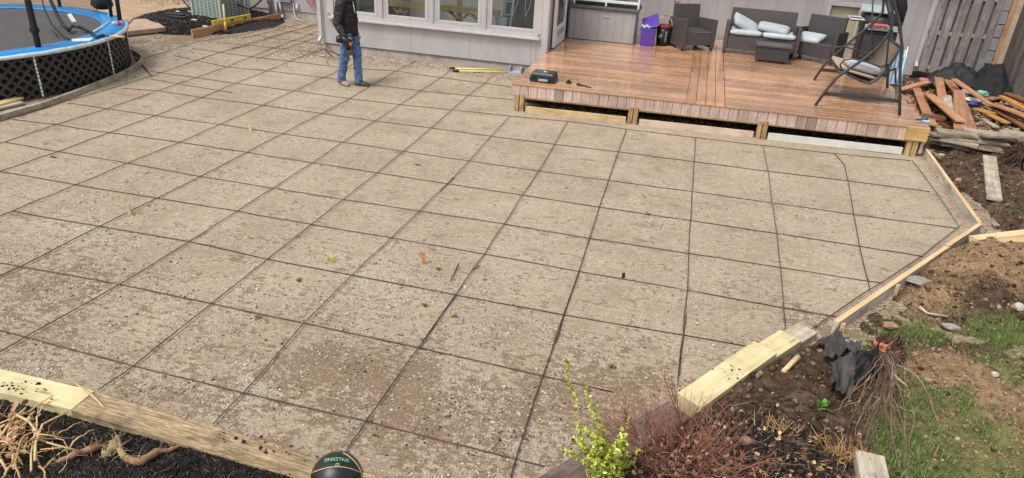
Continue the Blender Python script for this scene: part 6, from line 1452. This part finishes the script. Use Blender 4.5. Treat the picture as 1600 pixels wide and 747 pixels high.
# red twiggy bush
r_ = random.Random(21); base = G(1062, 728, .12)
bush = thing('red_bush', 'leafless bush of fine reddish brown twigs between the brown timber and bark mulch', 'bush', tuple(base))
b = MB(); lf = MB()
for i in range(300):
    a = r_.uniform(0, 2 * math.pi); rr = r_.uniform(0, .24); p = base + Vector((rr * math.cos(a) * 1.5, rr * math.sin(a), -.03)); el = r_.uniform(.1, 1.35)
    d_ = Vector((math.cos(a) * math.cos(el) + .05, math.sin(a) * math.cos(el), math.sin(el)))
    L = r_.uniform(.20, .50) * (1.0 if el > .5 else .75); P_ = crawl(r_, p, d_, L, 6, .16, .02); t = r_.random()
    b.tube(P_, [.0028, .0026, .0022, .002, .0016, .0013, .0008], 4, cap=False, tint=t)
    for k in range(r_.randint(1, 4)):
        q_ = P_[r_.randint(2, 5)]; b.tube(crawl(r_, q_, d_ + Vector((r_.gauss(0, .7), r_.gauss(0, .7), r_.gauss(0, .4))), L * .4, 3, .2), [.0016, .0014, .001, .0006], 3, cap=False, tint=min(1, t + .3))
    for _ in range(r_.choice((0, 1, 1, 2))):
        q_ = P_[r_.randint(0, 4)]; leafquad(lf, q_, Vector((r_.gauss(0, 1), r_.gauss(0, 1), r_.gauss(0, .6))), r_.uniform(.015, .04), r_.uniform(.012, .03), r_)
for k, (x, y) in enumerate(((1033, 580), (1044, 592), (1098, 612), (1052, 600))):
    p = base + Vector((r_.uniform(-.1, .1), r_.uniform(-.05, .05), 0)); tp_ = GY(x, y, base.y + .25); m1 = p.lerp(tp_, .5) + Vector((.02, 0, .03)); P_ = [p, m1, tp_]
    b.tube(P_, [.004, .003, .001], 5, tint=.1)
    for j in range(10): q_ = m1.lerp(tp_, r_.random()); b.tube(crawl(r_, q_, Vector((r_.gauss(0, .6), r_.gauss(0, .4), 1)), .08, 3, .2), [.0015, .0012, .001, .0006], 3, cap=False, tint=.2)
rename_attr(b.build('twigs', m_redtwig, bush, True)); rename_attr(lf.build('dead_leaves', m_deadleaf, bush))
b = MB(); fb = base + Vector((-.20, .26, -.08))       # paler fine outer twigs over the gravel
for i in range(300):
    a = r_.uniform(0, 2 * math.pi); d_ = Vector((math.cos(a), math.sin(a), r_.uniform(.3, 1.2))); p = fb + Vector((r_.gauss(0, .15), r_.gauss(0, .13), 0))
    b.tube(crawl(r_, p, d_, r_.uniform(.1, .28), 5, .22), [.0016, .0015, .0013, .0011, .0009, .0006], 3, cap=False, tint=.4 + .6 * r_.random())
rename_attr(b.build('fine_twigs', m_redtwig, bush, True))
# leaf litter
for nm, c, n, sp, lab in (('leaf_litter', G(1080, 715, .15), 420, (.30, .18), 'pale tan dead leaves caught in and below the red bush'), ('leaf_litter', G(1200, 725, .1), 260, (.40, .22), 'scattered dry leaves on the bark mulch at the bottom right')):
    b = MB()
    for i in range(n):
        x, y = c.x + r_.gauss(0, sp[0]), c.y + r_.gauss(0, sp[1]); z = float(H(np.array([x]), np.array([y]))[0])
        if seg_sd(x, y) < .1: continue
        leafquad(b, Vector((x, y, z + .012)), Vector((r_.gauss(0, 1), r_.gauss(0, 1), r_.gauss(0, .25))), r_.uniform(.015, .05), r_.uniform(.012, .03), r_)
    tag(rename_attr(b.build(nm, m_deadleaf, None)), lab, 'leaf litter', kind='stuff')
# yellow green shrub
r_ = random.Random(5); base = G(945, 765, .15); ys = thing('green_shrub', 'yellow green leafy shrub with one tall arching shoot at the bottom centre', 'shrub', tuple(base))
b = MB(); lf = MB(); lb = MB()
def shoot(tipx, tipy, yoff, n, r0, leafd, L0=.03, start=.05, b0=None, wob=.012):
    p0 = (b0 or base) + Vector((r_.gauss(0, .05), r_.gauss(0, .04), 0)); tp_ = GY(tipx, tipy, base.y + yoff)
    P_ = [p0.lerp(tp_, t) + Vector((r_.gauss(0, wob), r_.gauss(0, wob), r_.gauss(0, wob) + .05 * math.sin(math.pi * t))) for t in np.linspace(0, 1, n)]
    b.tube(P_, [r0 * (1 - .75 * i / (n - 1)) for i in range(n)], 5, tint=r_.random())
    Ln = sum((P_[i + 1] - P_[i]).length for i in range(n - 1)); k = int(Ln * leafd)
    for j in range(k):
        t = start + (1 - start) * r_.random(); f = t * (n - 1); i = min(int(f), n - 2); q_ = P_[i].lerp(P_[i + 1], f - i)
        ax = (P_[i + 1] - P_[i]).normalized(); d_ = (ax * .6 + Vector((r_.gauss(0, 1), r_.gauss(0, 1), r_.gauss(0, 1)))).normalized()
        L = r_.uniform(.6, 1.3) * L0; leafquad(lf, q_, d_, L, L * .55, r_)
shoot(879, 563, .28, 9, .006, 190, .022, .35)
shoot(912, 598, .22, 8, .005, 150, .020, .4)
shoot(925, 632, .2, 7, .004, 120, .024, .3); shoot(878, 698, .02, 6, .004, 120, .026, .4); shoot(984, 652, .12, 7, .004, 60, .018, .3); shoot(1000, 700, .1, 6, .004, 60, .02, .3)
for i in range(40): shoot(r_.gauss(944, 19), r_.uniform(672, 740), r_.gauss(.05, .08), 6, .0035, 190, .030, .25)
rename_attr(b.build('stems', m_stem, ys, True)); rename_attr(lf.build('leaves', m_yleaf, ys))
# small weeds
def weed(px, py, s, n, m, label, cat='plant', group='small weeds', seed=0, f=H):
    r2 = random.Random(seed); p = onto(px, py, f); b = MB()
    for i in range(n):
        a = r2.uniform(0, 6.28); d_ = Vector((math.cos(a), math.sin(a), r2.uniform(.2, 1.4))); leafquad(b, p + Vector((r2.gauss(0, s * .2), r2.gauss(0, s * .2), .005)), d_, s * r2.uniform(.5, 1.1), s * .28, r2, r2.uniform(0, .6))
    o = b.build('weed', m, None, loc=tuple(p)); rename_attr(o); return tag(o, label, cat, group)
m_bl = facecol('fresh_leaves', 'pick', [(.06, .16, .03), (.16, .34, .06), (.35, .48, .12)], .5, .4, bstr=0)
weed(1283, 634, .07, 30, m_bl, 'little light green weed alone on the dark soil mound', seed=1)
weed(1340, 562, .09, 26, m_bl, 'bright green sprigs on top of the landscape fabric', seed=2); weed(1385, 572, .09, 30, m_bl, 'bright green leaves right of the grey root bundle', seed=3); weed(1352, 575, .06, 14, m_bl, 'small green sprig at the tip of the black fabric fold', seed=4)
weed(516, 408, .06, 16, facecol('yl', 'pick', [(.5, .5, .1), (.7, .68, .25)], bstr=0), 'small yellow green leaf lying on the gravel left of the centre stake', seed=5, f=Hp)
m_dt = facecol('dry_tuft', 'pick', [(.2, .13, .05), (.36, .28, .1), (.3, .32, .1)], bstr=0)
for i, (x, y, lab) in enumerate(((466, 440, 'dry little tuft on the gravel below the yellow leaf'), (663, 479, 'green brown tuft on the gravel below the orange stake'), (710, 496, 'reddish dry tuft beside the rod below the orange stake'), (957, 575, 'green brown tuft on the gravel above the green shrub'), (685, 422, 'mossy tuft to the right of the orange stake'), (402, 498, 'dry tuft on the gravel near a rod crossing at left'), (1013, 336, 'tuft in the pale stone patch below the deck'))):
    weed(x, y, .035, 30, m_dt, lab, seed=20 + i, f=Hp)
# orange dry tufts
r_ = random.Random(77)
for (x, y, n, L, lab) in ((1222, 672, 46, .10, 'orange dry grass tuft standing in the bark mulch'), (1315, 712, 60, .14, 'orange dry tuft near the pale timber offcut'), (1268, 690, 16, .12, 'few bent orange straws between the two dry tufts')):
    p0 = onto(x, y); b = MB()
    for i in range(n): b.tube(crawl(r_, p0 + Vector((r_.gauss(0, .06), r_.gauss(0, .03), 0)), Vector((r_.gauss(0, .7), r_.gauss(0, .7), 1)), L * r_.uniform(.5, 1.2), 5, .3), [.003, .003, .0025, .002, .0015, .001], 4, cap=False, tint=r_.random() * .6)
    tag(rename_attr(b.build('dry_tuft', m_straw, None, True, loc=tuple(p0))), lab, 'dry grass', 'orange dry tufts')
# hanging grey root bundle at the right
r_ = random.Random(13); top_ = onto(1376, 572) + Vector((0, 0, .10)); rb = MB()
for i in range(54):
    ex, ey = r_.gauss(1380, 36), r_.uniform(620, 752)
    if r_.random() < .2: ex, ey = r_.uniform(1300, 1345), r_.uniform(640, 700)
    e_ = onto(ex, ey) + Vector((0, 0, r_.uniform(.0, .07))); s0 = top_ + Vector((r_.gauss(0, .03), r_.gauss(0, .03), r_.gauss(0, .02)))
    ph = r_.uniform(0, 6.28); am = r_.uniform(.02, .10); n = 14; lift = r_.uniform(.03, .14)
    fq = r_.uniform(3, 11); P_ = [s0.lerp(e_, t) + Vector((am * t * math.sin(ph + t * fq) + r_.gauss(0, .004), am * t * math.cos(ph + t * fq * .8) + r_.gauss(0, .004), lift * math.sin(math.pi * min(1, t * 1.1)) + r_.gauss(0, .004))) for t in np.linspace(0, 1, n)]
    r0 = r_.choice([.0018, .0025, .003, .0055]); rb.tube(P_, [r0 * (1.15 - t) for t in np.linspace(0, .9, n)], 5, tint=r_.random())
    if r_.random() < .6: rb.tube(crawl(r_, P_[7], (e_ - s0) + Vector((r_.gauss(0, .7), r_.gauss(0, .7), 0)), .25, 5, .3, -.05), [.002, .0018, .0015, .0012, .001, .0008], 4, tint=r_.random())
for k in range(12):
    a0 = top_ + Vector((r_.gauss(0, .03), r_.gauss(0, .03), -.04)); rb.tube(crawl(r_, a0, Vector((.2, .2, .5)), .14, 5, .35), [.007, .007, .006, .005, .004, .003], 6, tint=r_.random())
tag(rename_attr(rb.build('root_bundle', m_greyroot, None, True, loc=tuple(top_))), 'long grey brown bundle of pulled roots lying between the fabric and the grass', 'roots')
b = MB()
for i in range(26): leafquad(b, top_ + Vector((r_.gauss(-.03, .02), r_.gauss(.05, .02), r_.gauss(.01, .015))), Vector((r_.gauss(0, 1), r_.gauss(0, 1), .8)), .05, .03, r_, .35)
tag(rename_attr(b.build('orange_leaves', facecol('orange_leaf', 'pick', [(.5, .16, .07), (.65, .3, .15)], bstr=0), None, loc=tuple(top_))), 'small orange leaf cluster at the top of the grey root bundle', 'leaves')
# straw coloured roots at the lower left
r_ = random.Random(99); c0 = onto(40, 705, Hm)
def rootpile(name, n, cx, cy, sx_, sy_, L, r0, label, m=m_straw):
    b = MB()
    for i in range(n):
        p = onto(r_.gauss(cx, sx_), r_.gauss(cy, sy_), Hm); a = r_.uniform(0, 6.28); p.z += r_.uniform(.0, .13)
        d_ = Vector((math.cos(a), math.sin(a), r_.uniform(-.25, .5))); L_ = L * r_.uniform(.5, 1.3); rr = r0 * r_.choice([.35, .5, .8, 1.3]); P_ = crawl(r_, p, d_, L_, 8, .22, -.05)
        P_ = [Vector((q_.x, q_.y, min(max(q_.z, .11), p.z + .05))) for q_ in P_]; b.tube(P_, [rr * (1.1 - .09 * k) for k in range(9)], 5, tint=r_.random())
    return tag(rename_attr(b.build(name, m, None, True, loc=tuple(c0))), label, 'roots')
rootpile('root_tangle', 80, 22, 708, 34, 24, .26, .005, 'tangle of straw coloured dry roots on the black mulch at the lower left')
def bigroot(pxs, rs, label, m, seed, bris=26):
    r2 = random.Random(seed); P_ = []
    pts3 = [onto(x, y, Hm) + Vector((0, 0, z)) for x, y, z in pxs]
    for i in range(len(pts3) - 1):
        for t in (0, .25, .5, .75): P_.append(pts3[i].lerp(pts3[i + 1], t) + Vector((r2.gauss(0, .004), r2.gauss(0, .004), r2.gauss(0, .004))))
    P_.append(pts3[-1]); n = len(P_); R_ = [float(np.interp(i / (n - 1), np.linspace(0, 1, len(rs)), rs)) * r2.uniform(.82, 1.2) for i in range(n)]
    b = MB(); b.tube(P_, R_, 9)
    for i in range(bris): q_ = P_[r2.randint(0, n - 1)]; b.tube(crawl(r2, q_, Vector((r2.gauss(0, 1), r2.gauss(0, 1), r2.gauss(.2, .5))), r2.uniform(.04, .12), 4, .3), [.004, .003, .002, .0015, .001], 4)
    return tag(b.build('root', m, None, True, loc=tuple(pts3[0])), label, 'root', 'thick roots on the lower left mulch')
bigroot([(86, 728, .02), (112, 719, .03), (140, 711, .035), (164, 703, .03)], [.008, .018, .021, .016], 'left thick brown root lying on the black mulch', m_root, 1)
bigroot([(196, 722, .03), (222, 730, .03), (245, 714, .035), (280, 704, .03)], [.018, .021, .019, .010], 'right thick brown root with forked end on the black mulch', m_root, 2)
bigroot([(160, 716, .03), (178, 712, .05), (186, 700, .075), (196, 722, .03)], [.016, .032, .016, .018], 'pale shredded wood lump joining the two thick roots', simple('pale_pith', (.62, .46, .26), .8, .3, 40, bstr=.9, bd=.02), 3, 60)
stk = [([(0, 669, .03), (50, 654, .06), (88, 638, .10)], .006, 'long straight pale straw reaching toward the yellow timber'), ([(0, 692, .03), (25, 668, .07), (45, 653, .08)], .009, 'thick pale root ending upright near the left picture edge'), ([(60, 737, .08), (72, 684, .1), (110, 660, .08)], .008, 'bent pale root with a blunt end right of the tangle'), ([(52, 747, .05), (58, 700, .08), (62, 668, .08), (80, 642, .07)], .006, 'upright pale root crossing the tangle'),
       ([(30, 666, .09), (50, 678, .10), (70, 706, .08), (120, 712, .04)], .008, 'long arched pale root leading to the thick brown root'), ([(0, 720, .06), (14, 745, .04)], .009, 'thick yellowish root at the bottom left corner'), ([(90, 683, .02), (105, 678, .03), (130, 663, .02)], .004, 'thin wiry root right of the tangle')]
for k, (p_, rr, lab) in enumerate(stk):
    P_ = [onto(x, y, Hm) + Vector((0, 0, z)) for x, y, z in p_]; Q_ = []
    for i in range(len(P_) - 1): Q_ += [P_[i], P_[i].lerp(P_[i + 1], .5) + Vector((r_.gauss(0, .006), r_.gauss(0, .006), .004))]
    Q_.append(P_[-1]); o = MB().tube(Q_, [rr * (1 - .4 * i / len(Q_)) for i in range(len(Q_))], 7, tint=.75 + .05 * (k % 4)).build('dry_root', m_straw, None, True, loc=tuple(P_[0])); rename_attr(o); tag(o, lab, 'root', 'single straw coloured roots')
b = MB()
for i in range(70): p = onto(r_.gauss(20, 22), r_.gauss(690, 22), Hm); leafquad(b, p + Vector((0, 0, r_.uniform(.02, .08))), Vector((r_.gauss(0, 1), r_.gauss(0, 1), r_.gauss(.2, .4))), r_.uniform(.03, .06), r_.uniform(.02, .04), r_)
tag(rename_attr(b.build('dead_leaves', m_deadleaf, None)), 'brown dead leaves mixed into the straw coloured root tangle', 'leaves', kind='stuff')
weed(50, 660, .06, 10, facecol('bluegreen', 'pick', [(.25, .36, .28), (.45, .55, .45)], bstr=0), 'pale blue green leaf cluster above the root tangle', seed=31, f=Hm)
# broken twigs by the bay corner
r_ = random.Random(3); b = MB(); p0 = G(528, 92, .02)
for i in range(11): b.tube(crawl(r_, p0 + Vector((r_.gauss(0, .12), r_.gauss(0, .12), 0)), Vector((r_.gauss(-.1, .5), r_.gauss(-.6, .4), r_.uniform(0, .5))), r_.uniform(.25, .6), 6, .12, -.03), .006, 5, tint=r_.random() * .3)
tag(rename_attr(b.build('twig_heap', m_greyroot, None, True, loc=tuple(p0))), 'loose heap of thin twigs on the gravel at the foot of the bay corner', 'twigs')
for k, (x0, y0, x1, y1, lab) in enumerate(((716, 413, 703, 440, 'thin dark twig right of the orange stake'), (748, 415, 738, 422, 'tiny twig touching the rod right of the orange stake'), (212, 91, 236, 119, 'twig leaning from the end of the curved edging'))):
    P_ = [G(x0, y0, .03), G((x0 + x1) / 2, (y0 + y1) / 2, .015), G(x1, y1, .01)]; o = MB().tube(P_, [.008, .005, .003] if k < 2 else [.02, .015, .01], 5).build('twig', m_rust, None, True, loc=tuple(P_[0])); tag(o, lab, 'twig', 'single twigs on the patio')
for k, (x, y, lab) in enumerate(((83, 246, 'small dark metal bit on the gravel at the upper left'), (652, 258, 'wire tie at the crossing left of the patio centre'))):
    chunk('metal_bit', 0, 0, (.09, .02, .012), m_iron, lab, 'metal bit', 'little bits on the patio', P_=G(x, y, .008), seed=k)
# plank between skirt and edging at the far left
pl('plank', m_pine, 'weathered plank lying between the lattice skirt and the board edging at the left picture edge', 'plank', G(-15, 166, .06), G(30, 153, .06), .14, .03, 'loose planks')
pl('plank', m_gpine, 'second plank below the first at the left picture edge', 'plank', G(-15, 172, .03), G(34, 160, .03), .12, .03, 'loose planks')

# ------------------------------------------------------------------ basketball
BR = .121; dv = (CR @ Vector(((526 - 799.4) / FPX, -(747 - 373.77) / FPX, -1.0))).normalized(); BC = CP + dv * 3.60
ball = thing('basketball', 'black basketball with green lettering and gold seams on the mulch at the bottom', 'ball', (BC.x, BC.y, BC.z - BR))
mb_, nb, lb_, pb2 = nodes('black_ball'); vv = mapping(nb, lb_); vo = nb.new('ShaderNodeTexVoronoi'); vo.inputs['Scale'].default_value = 420; lb_.new(vv, vo.inputs['Vector']); bump(nb, lb_, pb2, vo.outputs['Distance'], .35, .001)
pb2.inputs['Base Color'].default_value = (.014, .015, .017, 1); pb2.inputs['Roughness'].default_value = .32
b = MB(); b.add(*_ell(BC, BR, BR, BR, 48)); b.build('skin', mb_, ball, True)
m_gold = simple('gold_line', (.62, .45, .22), .4, .1); m_green = simple('green_print', (.22, .55, .26), .5, .1)
view = (CP - BC).normalized()
rx = Vector((CR[0][0], CR[1][0], CR[2][0])); ry = Vector((CR[0][1], CR[1][1], CR[2][1]))
def bpt(u_, w_):     # point on the ball from photo-plane offsets in ball radii
    l = math.sqrt(max(0, 1 - u_ * u_ - w_ * w_)); ex = (rx - view * rx.dot(view)).normalized(); ey = view.cross(ex); ey = ey if ey.dot(ry) > 0 else -ey
    return BC + (ex * u_ + ey * w_ + view * l) * (BR + .0006)
def great(fn, n, name):
    o = MB().tube([fn(t) for t in np.linspace(0, 1, n)], .0022, 6).build(name, m_gold, ball, True)
great(lambda t: bpt(-.97 + 1.9 * t, .10 + .30 * math.sin(math.pi * (.08 + .84 * t)) - .0), 30, 'seam')
great(lambda t: bpt(.15 + .80 * math.sin(t * 1.5), .93 - .98 * t ** 1.3 - .02), 26, 'seam')
def ballmap(co): # text, upside down towards the viewer, bent along the seam
    x, y = -co.x, -co.y; a = x / .60; rr_ = .60 + 0
    return bpt(-.06 + .82 * math.sin(x * 1.25) * 1.0, .69 + y * .85 - .16 * x * x * 1.6)
curve_text('SPALDING', .21, 'lettering', m_green, None, .0, ballmap, ball)
great_o = MB().tube([bpt(-.02 + .075 * math.cos(a), .47 + .055 * math.sin(a)) for a in np.linspace(0, 2 * math.pi, 20)], .0012, 5, cap=False).build('emblem', m_green, ball, True)
MB().tube([bpt(-.02 + .012 * math.sin(t * 6), .40 + .14 * t) for t in np.linspace(0, 1, 8)], .0014, 5).build('emblem', m_green, ball, True)
for o in bpy.data.objects:
    if '_w' in o: del o['_w']
